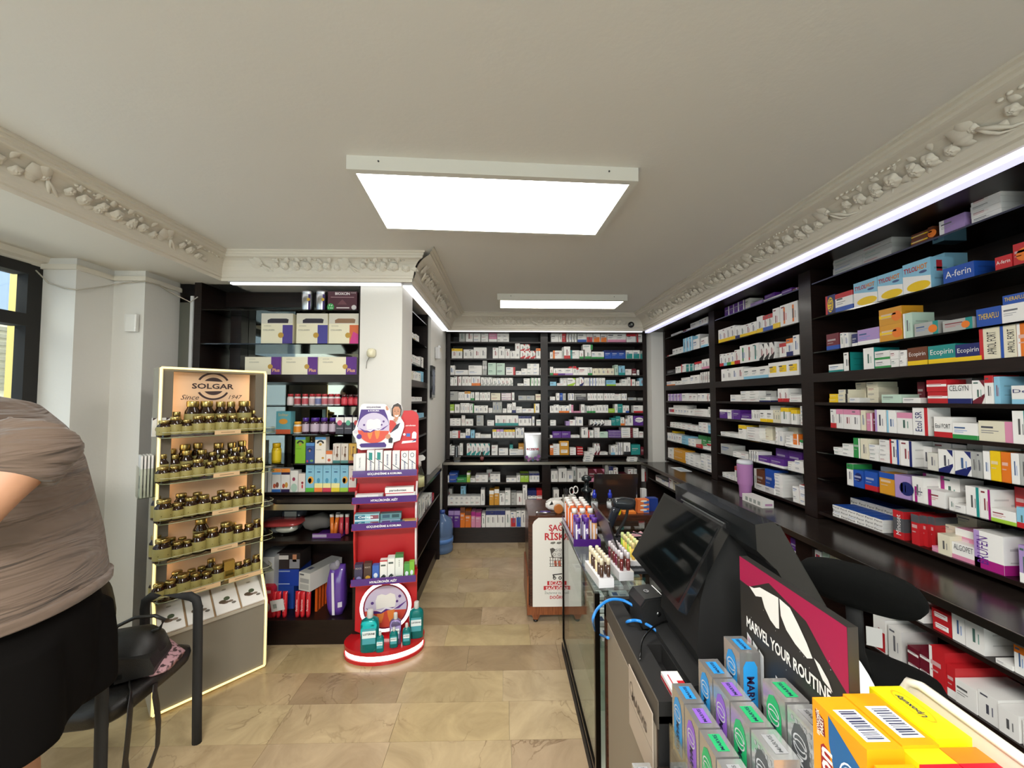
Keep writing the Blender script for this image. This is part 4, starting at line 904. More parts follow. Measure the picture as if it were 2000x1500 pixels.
for i, px in enumerate((312, 338)):
    u = SF.upx(px, TZ[0]+.07, .13); b = MB('print')
    b.box(-.032, 0, 0, .032, .03, .105, hx('e9e7e2')); b.face([(-.03, -.0005, .105), (-.03, -.0005, .09), (-.012, -.0005, .105)], hx('3a2a2e')); b.box(-.006, -.0008, .092, .008, 0, .102, hx('8a7a3a'))
    b.arc((0, -.0006, .04), (.02, 0, 0), (0, 0, .02), .8, 1, hx('9a9070'), n=16)
    obj('vitamin_carton', b, None, SF.pos(u, .125, TZ[0]+.0015), SA, f'{"left" if i == 0 else "right"} white vitamin carton with ring mark on top tray', 'carton')
u = SF.upx(447, TZ[4]+.05, .05); b = MB('foil'); b.box(-.027, 0, 0, .027, .04, .115, hx('b59a50')); b.face([(-.02, -.0005, .03), (.02, -.0005, .03), (.02, -.0005, .06), (-.02, -.0005, .06)], hx('7a6a30'))
obj('vitamin_carton', b, None, SF.pos(u, .04, TZ[4]+.0015), SA, 'gold vitamin carton between jars on the bottom tray', 'carton')

# ------------------------------------------------------------ red toothpaste stand
RA = at_z(688, 1275, 0); RB_ = at_z(826, 1225, 0)
RW = .47; ra = .16
rc = at_z(752, 1268, 0)
rs = empty('display_stand', (rc.x, rc.y, 0), ra, 'red toothpaste display stand with purple shelf strips and oval lit base', 'display stand')
RF = Fr((rc.x, rc.y), ra, 'red stand')
RED = hx('c01c22'); PUR = hx('4b2178')
rloc = lambda x, y, z: rs.matrix_basis @ Vector((x, y, z))
rs_m = Matrix.Translation((rc.x, rc.y, 0)) @ Matrix.Rotation(ra, 4, 'Z')
def ellp(a, bb, n=36, y0=0.): return [(a*math.cos(2*math.pi*k/n), y0+bb*math.sin(2*math.pi*k/n)) for k in range(n)]
b = MB('gloss'); b.prism(ellp(.262, .165), 0, .022, RED); b.prism(ellp(.262, .165), .058, .085, RED); obj('base', b, rs)
b = MB('ledred'); b.prism(ellp(.254, .158), .022, .058); obj('light_rim', b, rs, label='white glowing rim')
CW = .205      # half width of the column
col = [(-CW, .12), (-CW, 1.38), (-CW+.04, 1.42), (CW-.04, 1.42), (CW, 1.38), (CW, .12), (CW-.07, .085), (-CW+.07, .085)]
b = MB('print'); b.prism([(x, z) for x, z in col], .04, .075, RED, plane='xz'); obj('column', b, rs)
for x in (-CW, CW-.012):
    b = MB('gloss'); b.prism([(.04, .52), (-.02, .56), (-.055, .75), (-.05, .95), (-.02, 1.08), (.04, 1.12)], x, x+.012, hx('e8dfe0') if x > 0 else RED, plane='yz'); obj('side_wing', b, rs)
yR = [930, 981, 1032, 1139]; zR = [RF.hit(765, p, -.12)[1]+.012 for p in yR]
strips = ['GÜÇLENDİRME & KORUMA', 'HYALÜRONİK ASİT', 'GÜÇLENDİRME & KORUMA', 'HYALÜRONİK ASİT']
for z, t in zip(zR, strips):
    b = MB('gloss'); b.box(-CW, -.12, z-.018, CW+.005, .04, z, RED); obj('shelf', b, rs)
    b = MB('gloss'); b.box(-CW+.004, -.126, z-.012, CW+.002, -.12, z+.03, PUR); b.text(t, (.0, -.1266, z+.009), (1, 0, 0), (0, 0, 1), hx('f0ecf4'), w=.22 if len(t) > 16 else .17, bold=True); obj('shelf_strip', b, rs, label='purple strip with white lettering')
# lit round sign
zc = RF.hit(752, 1182, .03)[1]; R0 = .172
b = MB('gloss'); b.lathe([(R0, 0), (R0, .02)], 40, c=RED, mat=Matrix.Translation((0, .035, zc)) @ Matrix.Rotation(math.pi/2, 4, 'X')); obj('round_sign', b, rs)
b = MB('ledred'); b.arc((0, .012, zc), (R0, 0, 0), (0, 0, R0), .87, .99, (1, 1, 1), n=40); obj('light_ring', b, rs, label='white glowing ring')
def tooth(b, cx, y, cz, s, big=True):
    """printed tooth picture: pale upper dome, white crown, purple swirl, orange gum with roots"""
    P = lambda x, z, k=0: (cx+x*s, y-k*.0004, cz+z*s)
    b.ell(P(0, 0), (s, 0, 0), (0, 0, s), hx('cfc4dc'), n=40)
    b.face([P(math.cos(math.radians(a)), math.sin(math.radians(a)), 1) for a in range(188, 353, 5)], hx('d8503a'))
    b.face([P(x, z, 2) for x, z in ((-.42, -.1), (-.46, .3), (-.38, .52), (-.2, .58), (0, .52), (.2, .6), (.4, .52), (.46, .25), (.40, -.1), (.1, -.05), (-.1, -.05))], hx('f2efe8'))
    for sx in (-1, 1): b.face([P(x*sx, z, 2) for x, z in ((.06, -.2), (.40, -.16), (.36, -.5), (.27, -.72), (.18, -.72), (.10, -.45))], hx('ee8a3e'))
    b.face([P(x, z, 3) for x, z in ((-.9, .02), (-.55, -.16), (-.2, -.2), (.1, -.06), (.5, -.05), (.98, .22), (.6, -.12), (.1, -.16), (-.2, -.3), (-.6, -.28))], hx('5a2f86'))
    b.face([P(x, z, 4) for x, z in ((-.5, -.12), (-.2, -.16), (0, -.02), (.3, -.1), (.6, 0), (.3, -.17), (0, -.1), (-.2, -.24))], hx('efe9f2'))
    for x, z, r in ((.62, .42, .07), (-.6, .2, .07), (.5, .2, .06)): b.ell(P(x, z, 2), (r*s, 0, 0), (0, 0, r*s), hx('5a3a80'), n=12)
b = MB('print'); tooth(b, 0, .0118, zc, R0*.86); b.arc((0, .0112, zc), (R0*.87, 0, 0), (0, 0, R0*.87), .93, 1, hx('8a2440'), n=40); obj('tooth_picture', b, rs, label='round tooth and gum picture')
b = MB('print'); b.text('ALEYNA', (.0, -.1, .0856), (1, 0, 0), (0, 1, 0), PUR, w=.001); 
# cut-out header: oval tooth picture, smiling woman in a white coat, red card behind
hz = RF.hit(740, 866, -.02)[1]
def cut(b, pts, y, c, t=.004): b.prism(pts, y, y+t, c, plane='xz')
hx_ = lambda px, py, yy=-.03: (lambda q: (q[0], q[1]))(RF.hit(px, py, yy))
zz = (680, 770, .12667)
Z = lambda x, y: hx_(zz[0]+x*zz[2], zz[1]+y*zz[2])
b = MB('print')
cut(b, [Z(*p) for p in ((850, 255), (980, 250), (1050, 280), (1082, 340), (1080, 1100), (690, 1100), (690, 740))], .004, hx('c9232a'))
b.text('parodontax', (Z(958, 500)[0], .003, Z(0, 500)[1]), (1, 0, 0), (0, 0, 1), hx('f4ecec'), w=.068, bold=True)
b.ell((Z(858, 640)[0], .003, Z(0, 640)[1]), (.009, 0, 0), (0, 0, .009), hx('e8ecf4'), n=14); cut(b, [Z(890, 610), Z(950, 610), Z(950, 660), Z(890, 660)], .002, hx('3f6ab8'), .002)
cut(b, [Z(975, 690), Z(980, 610), Z(1005, 580), Z(1035, 585), Z(1050, 610), Z(1045, 690)], .002, hx('dfe6f2'), .002); cut(b, [Z(815, 770), Z(830, 730), Z(1040, 715), Z(1040, 745)], .002, hx('eef0f2'), .002)
cut(b, [Z(970, 740), Z(1040, 690), Z(1045, 720)], .001, hx('3c2f7a'), .002)
obj('back_card', b, rs, label='red card with white lettering')
b = MB('print')
cut(b, [Z(*p) for p in ((180, 215), (205, 160), (240, 145), (560, 150), (600, 175), (640, 230), (665, 330), (670, 200), (700, 160), (765, 125), (820, 165), (838, 230), (825, 300), (805, 350), (862, 440), (865, 500), (800, 710), (700, 745), (680, 830), (200, 860), (135, 830), (130, 760), (110, 680), (70, 620), (65, 575), (105, 535), (130, 450), (160, 380))], -.03, hx('efedee'))
cut(b, [Z(*p) for p in ((200, 235), (560, 235), (600, 330), (640, 470), (560, 560), (200, 560), (140, 500), (165, 380))], -.032, hx('4a2a80'), .002)
b.text('GÜÇLENDİRME', (Z(395, 200)[0], -.0325, Z(0, 200)[1]), (1, 0, 0), (0, 0, 1), hx('4a3a6a'), w=.094, bold=True)
b.text('& KORUMA', (Z(395, 257)[0], -.0325, Z(0, 257)[1]), (1, 0, 0), (0, 0, 1), hx('f2eef6'), w=.074, bold=True)
q = Z(395, 510); tooth(b, q[0], -.033, q[1]-.004, .104)
b.ell((Z(172, 655)[0], -.036, Z(0, 655)[1]), (.017, 0, 0), (0, 0, .017), hx('4a2f86'), n=18); b.ell((Z(120, 580)[0], -.035, Z(0, 580)[1]), (.014, 0, 0), (0, 0, .013), hx('d8d4de'), n=16)
cut(b, [Z(*p) for p in ((175, 780), (200, 760), (560, 740), (590, 780), (580, 815), (200, 818))], -.035, hx('43247a'), .002)
obj('header_card', b, rs, label='cut-out card with tooth picture')
b = MB('print')
sk = hx('c98d6c'); hair = hx('33241f')
F2 = lambda pts, c, k: b.face([(Z(*p)[0], -.0335-k*.0006, Z(*p)[1]) for p in pts][::-1], c)
F2([(670, 330), (672, 220), (700, 165), (765, 135), (815, 170), (830, 240), (815, 320), (790, 345), (700, 350)], hair, 0)
F2([(692, 300), (690, 230), (720, 190), (780, 190), (808, 240), (800, 310), (770, 365), (735, 378), (705, 350)], sk, 1)
F2([(705, 375), (775, 370), (760, 450), (720, 470), (690, 430)], sk, 1)
F2([(640, 400), (700, 385), (730, 440), (760, 390), (800, 370), (860, 450), (862, 500), (800, 700), (700, 735), (640, 640)], hx('e6e9ee'), 1)
F2([(640, 400), (690, 400), (735, 445), (745, 470), (650, 600), (635, 560)], hx('cf3a30'), 2)
F2([(650, 600), (740, 470), (805, 440), (770, 520)], hx('232038'), 3)
F2([(570, 650), (610, 610), (650, 620), (655, 680), (600, 690)], sk, 3); F2([(625, 690), (660, 660), (690, 680), (680, 750), (625, 745)], hx('1f1f2a'), 4)
F2([(718, 318), (745, 326), (780, 316), (770, 342), (745, 350), (725, 340)], hx('f4f0ee'), 4)
for ex in (722, 772): F2([(ex-12, 262), (ex, 255), (ex+12, 262), (ex, 268)], hx('2a1a18'), 4); F2([(ex-14, 244), (ex, 236), (ex+14, 242), (ex, 240)], hair, 4)
F2([(742, 270), (754, 300), (740, 304)], hx('b87a5c'), 4)
F2([(580, 190), (600, 175), (628, 230), (610, 250), (585, 240)], sk, 2)
obj('woman_picture', b, rs, label='printed smiling woman in white coat')
# goods on the red stand
def rgood(name, x, y, z, b, label, cat, group=None, rz=0.): return obj(name, b, None, RF.pos(x, y, z), ra+rz, label, cat, group)
gz = 'upright toothpaste cartons on the top red shelf'
xs = [(-.185, .058, .138, 0), (-.118, .047, .158, 1), (-.066, .047, .158, 1), (-.012, .047, .150, 2), (.044, .047, .150, 2), (.100, .046, .146, 3), (.150, .046, .146, 3)]
for i, (x, w, h, k) in enumerate(xs):
    b = MB('print'); b.box(0, 0, 0, w, .035, h, hx('eceae6'))
    if k == 0:
        b.face([(.008, -.0005, 0), (w-.004, -.0005, 0), (w-.004, -.0005, .025), (.008, -.0005, .025)], hx('3a2f46')); b.text('PRONAMEL', (w*.4, -.001, .08), (0, 0, 1), (-1, 0, 0), hx('55606a'), w=.07); b.box(-.018, .006, 0, -.001, .03, h*.98, hx('d2d0cc'))
    else:
        if k == 1: b.face([(.012, -.0005, h*.62), (.034, -.0005, h*.58), (.034, -.0005, h*.9), (.012, -.0005, h*.92)], hx('1f8a84'))
        if k == 3: b.arc((w*.5, -.0008, h*.82), (.013, 0, 0), (0, 0, .016), .75, 1, hx('3a4660'), n=14)
        b.text('SENSODYNE', (w*.52, -.001, h*(.3 if k != 2 else .62)), (0, 0, -1), (1, 0, 0), hx('35447a'), w=h*.5, bold=True)
        zc2 = h*(.62 if k == 1 else .35 if k == 2 else .58)
        b.face([(.002, -.0006, zc2+.010), (w*.5, -.0006, zc2-.006), (w-.002, -.0006, zc2-.022), (w-.002, -.0006, zc2-.027), (w*.5, -.0006, zc2-.011), (.002, -.0006, zc2+.005)], hx('39404e'))
    rgood('toothpaste_carton', x, -.10+.002*i, zR[0]+.0005, b, f'upright white toothpaste carton, {nth(i)} from left on the top red shelf', 'carton', gz)
def flatbox(x, y, z, w, h, d, c, label, txt=None, tc=None, extra=None, rz=0.):
    b = MB('print'); b.box(0, 0, 0, w, d, h, c)
    if txt: b.text(txt, (w*.45, -.001, h*.5), (1, 0, 0), (0, 0, 1), tc, w=w*.6, h=h*.45, bold=True)
    for e in extra or []: b.box(e[0]*w, -.0006, e[1]*h, e[2]*w, .0, e[3]*h, hx(e[4]))
    return rgood('toothpaste_carton', x, y, z, b, label, 'carton', 'lying toothpaste cartons on the red stand', rz)
KW = hx('ecebe8')
flatbox(-.185, -.10, zR[1]+.0005, .17, .038, .05, KW, 'white toothpaste carton lying at the left of second red shelf', 'parodontax', hx('333333'), [(.84, 0, 1, 1, 'c9c9cc')])
flatbox(.005, -.10, zR[1]+.0005, .19, .038, .05, KW, 'lower white toothpaste carton at the right of second red shelf', None, None, [(.05, .1, .95, .4, 'c02a3a')])
flatbox(.0, -.098, zR[1]+.039, .185, .040, .05, KW, 'upper white toothpaste carton at the right of second red shelf', 'parodontax', hx('2f2f33'), [(.0, 0, 1, .12, 'c02a3a')])
TEAL = hx('8fc3cc')
for j in range(2):
    flatbox(-.19, -.10, zR[2]+.0005+j*.042, .155, .041, .05, TEAL, f'{"lower" if j == 0 else "upper"} pale teal carton at the left of third red shelf', 'Corega', hx('eef4f6'), [(.02, .15, .42, .85, '2f6a86'), (.64, .2, .98, .8, '8a4a58'), (0, 0, 1, .12, 'e8eef0')])
flatbox(-.03, -.095, zR[2]+.0005, .13, .040, .05, hx('7f9aa8'), 'lower grey-teal carton in the middle of third red shelf', None, None, [(.1, .2, .5, .8, '5a3a78'), (.6, .2, .95, .7, '2a4a6a')])
flatbox(-.03, -.085, zR[2]+.041, .135, .036, .05, hx('5f8a90'), 'upper grey-teal carton in the middle of third red shelf', None, None, [(.1, .2, .45, .8, '36566a'), (.55, .2, .9, .8, '274a52')])
flatbox(.045, -.11, zR[2]+.0005, .085, .030, .04, hx('2c4f80'), 'small blue carton on third red shelf beside gold ones')
flatbox(.115, -.105, zR[2]+.0005, .085, .032, .04, hx('b08a4a'), 'small gold carton at the right end of third red shelf', None, None, [(0, .7, 1, 1, 'd8b070')])
it = [(-.185, .05, .115, '3a3550', 'dark purple'), (-.128, .048, .118, '4a352c', 'dark brown'), (-.075, .043, .098, '3f66b8', 'blue'), (-.026, .046, .132, 'e8e8e2', 'white leafy'), (.022, .046, .148, 'ecece6', 'tall white leafy'), (.070, .052, .160, 'e4e8e0', 'tallest white green-capped'), (.128, .036, .098, '4f9a4a', 'green'), (.162, .032, .106, '7cb83a', 'lime green')]
for i, (x, w, h, c, nm) in enumerate(it):
    b = MB('print'); b.box(0, 0, 0, w, .04, h, hx(c))
    if nm == 'tallest white green-capped': b.box(-.0004, -.0004, h*.86, w+.0004, .0404, h+.0004, hx('3f7a44')); b.box(.006, -.0006, .0, w-.006, 0, .02, hx('2f7a44')); [b.ell((w*.5, -.0008, h*.75-k*.012), (.003, 0, 0), (0, 0, .003), hx('555555'), n=8) for k in range(4)]
    elif 'leafy' in nm:
        for k in range(3): b.ell((w*(.35+.15*k), -.0008, .026+.007*(k % 2)), (.009, 0, .004), (-.002, 0, .005), hx('35403a'), n=10)
        b.box(.006, -.0005, h*.70, w-.01, 0, h*.78, hx('55605a')); b.box(.0, -.0004, h*.93, w, 0, h, hx('b8383f' if i == 3 else 'cfd0cc'))
    elif i < 2: b.text('ROCS', (w*.5, -.001, h*.78), (1, 0, 0), (0, 0, 1), hx('c9bcae'), w=w*.7); b.ell((w*.55, -.0008, h*.22), (.016, 0, 0), (0, 0, .013), hx(('8a86b8', 'c99a3a')[i]), n=10)
    else: b.ell((w*.5, -.0008, h*.35), (w*.3, 0, 0), (0, 0, h*.16), hx('dfe8ee'), n=12)
    rgood('toothpaste_carton', x, -.10+.004*(i % 3), zR[3]+.0005, b, f'{nm} toothpaste carton, {nth(i)} from left on the lowest red shelf', 'carton')
def rinse(px, py, h, w, mat, label, big=True):
    """mouthwash bottle: shouldered oval body, label, neck, ridged cap"""
    p = at_z(px, py, .085)
    r = empty('mouthwash_bottle', p, ra, label, 'bottle')
    b = MB(mat); hw = w/2; T_ = [(.94, 0, .9), (1, .02, 1), (1, .66, 1), (.92, .74, .95), (.55, .80, .6), (.34, .82, .36)] if big else [(.94, 0, .9), (1, .03, 1), (1, .62, 1), (.8, .74, .85), (.42, .82, .5)]
    b.rings([((0, 0, h*z), (hw*k, 0, 0), (0, hw*.62*m, 0)) for k, z, m in T_], n=20, p=2.8); obj('bottle_body', b, r)
    b = MB('print'); y = -hw*.62-.0015
    b.prism([(-hw*.7, h*.22), (hw*.7, h*.22), (hw*.7, h*.6), (-hw*.7, h*.6)], y, y+.001, hx('4aa0aa') if mat == 'aqua' else hx('a79fc4'), plane='xz')
    b.prism([(-hw*.72, h*.37), (hw*.72, h*.37), (hw*.72, h*.54), (-hw*.72, h*.54)], y-.001, y, hx('e6eeee'), plane='xz')
    b.text('LISTERINE', (0, y-.0018, h*.47), (1, 0, 0), (0, 0, 1), hx('22303a'), w=w*.62, bold=True); obj('label', b, r)
    b = MB('gloss'); b.lathe([(hw*.34, h*.81), (hw*.36, h*.82), (hw*.33, h*.985), (hw*.28, h), (.001, h)], 14, c=hx('c9cac6')); obj('cap', b, r)
rinse(722, 1269, .255, .115, 'aqua', 'large teal mouthwash bottle at the left of the red base')
rinse(813, 1243, .235, .095, 'aqua', 'large teal mouthwash bottle at the right of the red base')
rinse(772, 1257, .20, .075, 'lilac', 'lilac mouthwash bottle in the middle of the red base')
rinse(742, 1272, .125, .05, 'aqua', 'small teal mouthwash bottle beside the large left one', False)
rinse(769, 1263, .125, .055, 'aqua', 'small teal mouthwash bottle before the lilac one', False)
rinse(794, 1258, .135, .055, 'aqua', 'small teal mouthwash bottle beside the large right one', False)

# ------------------------------------------------------------ left cabinet goods
zL = (360, 530, .2533); zL2 = (490, 860, .13333); zL3 = (480, 1040, .14667)
def at_l(T, x, z, sb=.02): return FL.upx(T[0]+x*T[2], z, sb)
def span(T, x0, x1, yt, z, sb=.02):
    u0, u1 = at_l(T, x0, z, sb), at_l(T, x1, z, sb); zt = FL.hit(T[0]+(x0+x1)/2*T[2], T[1]+yt*T[2], sb)[1]
    return u0, u1-u0-.002, max(.03, zt-z)
def lgood(name, u, z, b, label, cat, group=None, sb=.02): return obj(name, b, None, FL.pos(u, sb, z+.0006), 0, label, cat, group)
for i, (x0, x1) in enumerate(((890, 975), (1003, 1085))):
    u, w, h = span(zL, x0, x1, 142, LZ[0]); b = MB('metal')
    b.rings([((w/2, w/2, z*h), (w/2*k, 0, 0), (0, w/2*k, 0)) for z, k in ((0, .95), (.02, 1), (.78, 1), (.82, .93), (.84, .99), (.98, .99), (1, .9))], c=hx('c6c8ca'), n=20, p=3)
    b.m('print'); b.box(w*.78, -.001, h*.02, w*.97, .002, h*.78, hx('3b2a66'), m=1); b.ell((w*.8, -.002, h*.52), (.012, 0, 0), (0, 0, .012), hx('c9a23a'), m=1, n=14); b.text('COLLAGEN', (w*.4, -.002, h*.55), (1, 0, 0), (0, 0, 1), hx('6a6a72'), w=w*.5, m=1)
    lgood('supplement_tin', u, LZ[0], b, f'{"left" if i == 0 else "right"} silver supplement tin on the cabinet top shelf', 'tin')
u, w, h = span(zL, 1105, 1332, 155, LZ[0]); b = MB('print'); b.box(0, 0, 0, w, .08, h, hx('4a2430'))
b.text('BIOXCIN', (w*.5, -.001, h*.88), (1, 0, 0), (0, 0, 1), hx('e6dede'), w=w*.5, bold=True); b.box(w*.1, -.0006, h*.68, w*.9, 0, h*.70, hx('c9a8a8')); b.text('FORTE', (w*.88, -.001, h*.92), (1, 0, 0), (0, 0, 1), hx('d8c8c8'), w=w*.16)
b.face([(w*.33, -.0006, h*.3), (w*.66, -.0006, h*.3), (w*.6, -.0006, h*.42), (w*.5, -.0006, h*.58), (w*.4, -.0006, h*.42)], hx('6a4048')); b.box(w*.3, -.0006, h*.1, w*.74, 0, h*.15, hx('e0d4d4'))
b.ell((w*.1, -.0008, h*.16), (w*.12, 0, 0), (0, 0, h*.2), hx('2c9a48'), n=16); b.text('3 al', (w*.1, -.0012, h*.26), (1, 0, 0), (0, 0, 1), hx('ffffff'), w=w*.12); b.text('2 öde', (w*.1, -.0012, h*.12), (1, 0, 0), (0, 0, 1), hx('ffffff'), w=w*.17); b.ell((w*.9, -.0008, h*.15), (h*.13, 0, 0), (0, 0, h*.13), hx('c6c2c2'), n=16)
lgood('shampoo_carton', u, LZ[0], b, 'dark maroon carton with green corner on the cabinet top shelf', 'carton')
for i, (x0, x1, cc) in enumerate(((590, 835, '4a3a8a'), (862, 1105, '46408e'), (1112, 1350, 'd0683a'))):
    u, w, h = span(zL, x0, x1, 325, LZ[1]); b = MB('print'); b.box(0, 0, 0, w, .09, h, hx('e6dfc4')); lid = hx('d2cdbf')
    b.box(0, -.0006, h*.66, w, 0, h, lid); b.prism([(w*.2, h*.68), (w*.85, h*.68), (w*.87, h*.8), (w*.8, h*.83), (w*.3, h*.83), (w*.2, h*.78)], -.0012, -.0002, hx('2a2430') if i < 2 else hx('8a6a50'), plane='xz')
    b.box(w*.68, -.0006, 0, w, 0, h*.62, hx(cc)); b.text('COLLAGEN', (w*.24, -.001, h*.45), (1, 0, 0), (0, 0, 1), hx('5a5a52'), w=w*.36); b.ell((w*.63, -.0012, h*.28), (w*.09, 0, 0), (0, 0, w*.09), hx('b9923a'), n=16)
    b.text('NUTRAXIN', (w*.2, -.001, h*.585), (1, 0, 0), (0, 0, 1), hx('6a6a5a'), w=w*.22)
    if i == 2: b.face([(w*.68, -.001, 0), (w, -.001, 0), (w, -.001, h*.3), (w*.8, -.001, h*.4)], hx('c83a86'))
    lgood('collagen_carton', u, LZ[1], b, f'cream collagen carton with {("purple", "violet", "orange and pink")[i]} side and window lid, {nth(i)} from left', 'carton', 'collagen cartons with window lids')
for i, (x0, x1) in enumerate(((465, 748), (752, 1028), (1031, 1330))):
    u, w, h = span(zL, x0, x1, 660, LZ[2]); b = MB('print'); b.box(0, 0, 0, w, .08, h, hx('e8e1c8'))
    b.box(w*.72, -.0006, 0, w, 0, h, hx('5a2480')); b.text('COLLAGEN', (w*.25, -.001, h*.7), (1, 0, 0), (0, 0, 1), hx('6a6a60'), w=w*.26); b.text('Plus', (w*.86, -.001, h*.25), (1, 0, 0), (0, 0, 1), hx('e0a878'), w=w*.2, bold=True); b.ell((w*.70, -.0012, h*.45), (h*.14, 0, 0), (0, 0, h*.14), hx('b9923a'), n=16); b.text('NUTRAXIN', (w*.2, -.001, h*.87), (1, 0, 0), (0, 0, 1), hx('6a6a5a'), w=w*.16)
    lgood('collagen_carton', u, LZ[2], b, f'wide cream collagen carton with purple end, {nth(i)} from left on the wooden shelf', 'carton', 'wide collagen cartons')
def jar_obj(u, z, w, h, body, lab, cap, label, group, name='supplement_jar', sb=.03, cat='jar'):
    r = empty(name, FL.pos(u, sb+w/2, z+.0006), 0, label, cat, group)
    b = MB('gloss'); b.lathe([(w*.46, 0), (w*.5, h*.03), (w*.5, h*.66), (w*.44, h*.74), (w*.36, h*.78)], 16, c=body); obj('jar_body', b, r)
    b = MB('print'); b.lathe([(w*.505, h*.12), (w*.507, h*.13), (w*.507, h*.6), (w*.505, h*.61)], 16, c=lab); obj('label', b, r)
    b = MB('gloss'); b.lathe([(w*.43, h*.77), (w*.43, h*.97), (w*.40, h), (.001, h)], 16, c=cap); obj('cap', b, r)
for i, cxx in enumerate((800, 855, 915, 970, 1018, 1068, 1118, 1165)):
    u, w, h = span(zL, cxx-26, cxx+26, 945, LZ[3]); jar_obj(u+w/2, LZ[3], w*.98, h, hx('d8d4d4'), hx(('d8cfd0', 'a8424a', 'b8505a', 'c0a8aa', '6a6f9a', 'b8606a', 'a86a72', 'b84a54')[i]), hx('a82a34'), f'white and red supplement jar with red cap, {nth(i)} from left on its shelf', 'red capped supplement jars')
for i, cxx in enumerate((1222, 1275, 1322)):
    u, w, h = span(zL, cxx-26, cxx+25, 950, LZ[3]); jar_obj(u+w/2, LZ[3], w, h, hx('b02a38'), hx('c8404c'), hx('4a2024'), f'bright red supplement jar with dark cap, {nth(i)} of three', 'red capped supplement jars')
def lbox(T, x0, x1, yt, z, d, c, label, deco=None, name='supplement_carton', group=None, sb=.02):
    u, w, h = span(T, x0, x1, yt, z, sb); b = MB('print'); b.box(0, 0, 0, w, d, h, hx(c))
    for e in deco or []:
        if e[0] == 'r': b.box(e[1]*w, -.0006, e[2]*h, e[3]*w, 0, e[4]*h, hx(e[5]))
        elif e[0] == 'e': b.ell((e[1]*w, -.0010, e[2]*h), (e[3]*w, 0, 0), (0, 0, e[4]*h), hx(e[5]), n=14)
        elif e[0] == 't': b.text(e[1], (e[2]*w, -.0014, e[3]*h), (1, 0, 0), (0, 0, 1), hx(e[5]), w=e[4]*w)
        elif e[0] == 'a': b.arc((e[1]*w, -.0012, e[2]*h), (e[3]*w, 0, 0), (0, 0, e[3]*w), .55, 1, hx(e[4]), n=14, a0=10, a1=170)
    return lgood(name, u, z, b, label, 'carton', group, sb)
lbox(zL, 705, 820, 1080, LZ[4], .06, '5fa3b0', 'tall teal carton with golden capsules on the cabinet shelf', [('e', .5, .55, .3, .12, 'd8963a'), ('r', 0, 0, 1, .2, 'c05a3a'), ('t', 'Solitar', .5, .85, .7, 'd8b45a')])
u, w, h = span(zL, 822, 886, 1160, LZ[4]); jar_obj(u+w/2, LZ[4], w, h, hx('d8d2c4'), hx('d98a2a'), hx('e0a030'), 'white jar with orange label beside the teal carton', None)
for i, (x0, x1) in enumerate(((890, 946), (950, 1026), (1030, 1092), (1096, 1162))):
    u, w, h = span(zL, x0, x1, 1130, LZ[4]); jar_obj(u+w/2, LZ[4], w*.97, h, hx('3a2030'), hx('b8a8b8'), hx('4a2a8a'), f'dark supplement jar with purple cap, {nth(i)} of four', 'purple capped supplement jars')
for i, (x0, x1, c2) in enumerate(((1166, 1230, 'd0607a'), (1233, 1294, '5aa88a'), (1298, 1350, 'c84a4a'))):
    lbox(zL, x0, x1, 1125, LZ[4], .05, '3a3a44', f'dark carton with white top and {("pink", "green", "red")[i]} heart, {nth(i)} of three', [('r', 0, .68, 1, 1, 'e6e2e0'), ('e', .5, .66, .3, .16, c2), ('r', .1, .3, .9, .36, '888890')])
for i in range(3):
    lbox(zL2, 80+i*42, 118+i*42, 5, LZ[5], .05, 'b9bdbb', f'pale grey carton beside the stand, {nth(i)} from left', [('e', .4, .75, .2, .07, '8a8f8c')], group='pale grey cartons', sb=.03+.02*i)
u, w, h = span(zL2, 255, 395, 50, LZ[5]); jar_obj(u+w/2, LZ[5], w*.95, h, hx('d8b820'), hx('e6c828'), hx('e2b820'), 'large yellow jar on the cabinet glass shelf', None)
LOGO = lambda: [('a', .5, .74, .36, '1e1a16'), ('e', .5, .72, .13, .05, 'b9923a')]
lbox(zL2, 645, 797, -45, LZ[5], .06, '7fb52a', 'tall lime green carton with black arch mark', LOGO()+[('r', 0, .9, 1, 1, '4a86b8'), ('t', 'imuneks', .35, .56, .5, '3a5a18')])
lbox(zL2, 803, 930, 40, LZ[5], .06, '2f4a86', 'dark blue carton with small arch mark', [('a', .45, .62, .3, '141828'), ('e', .45, .6, .1, .05, 'b98a5a'), ('r', 0, .86, 1, 1, '4f86c0'), ('e', .2, .1, .1, .06, 'c83a4a'), ('e', .7, .12, .2, .06, '6a9a5a')])
lbox(zL2, 936, 1096, -45, LZ[5], .06, 'e4ddd2', 'tall white carton with black arch mark', LOGO()+[('r', 0, .9, 1, 1, '4a86b8'), ('e', .75, .2, .12, .04, 'c9963a'), ('t', 'imuneks', .35, .52, .5, '6a6258')])
lbox(zL2, 1099, 1196, 155, LZ[5], .05, 'e6dcd4', 'small white carton with orange top', [('r', 0, .72, 1, 1, 'd8743a'), ('e', .5, .25, .25, .12, 'c05a3a')])
for i, (x0, x1, c, f) in enumerate(((1200, 1312, 'd8cfc6', '3f7a78'), (1318, 1427, 'd9d0c4', '5a8a86'), (1433, 1545, 'd8ac50', '8a4a4a'))):
    lbox(zL2, x0, x1, 50, LZ[5], .05, c, f'{("pinkish", "cream", "amber")[i]} carton with a giraffe picture', [('r', 0, 0, 1, .14, f), ('r', .52, .3, .62, .78, '6a4a34'), ('e', .62, .82, .14, .04, '6a4a34'), ('e', .56, .42, .16, .08, '6a4a34'), ('r', .44, .16, .48, .42, '6a4a34'), ('r', .64, .16, .68, .42, '6a4a34'), ('r', .15, .4, .22, .85, '9a7a6a')])
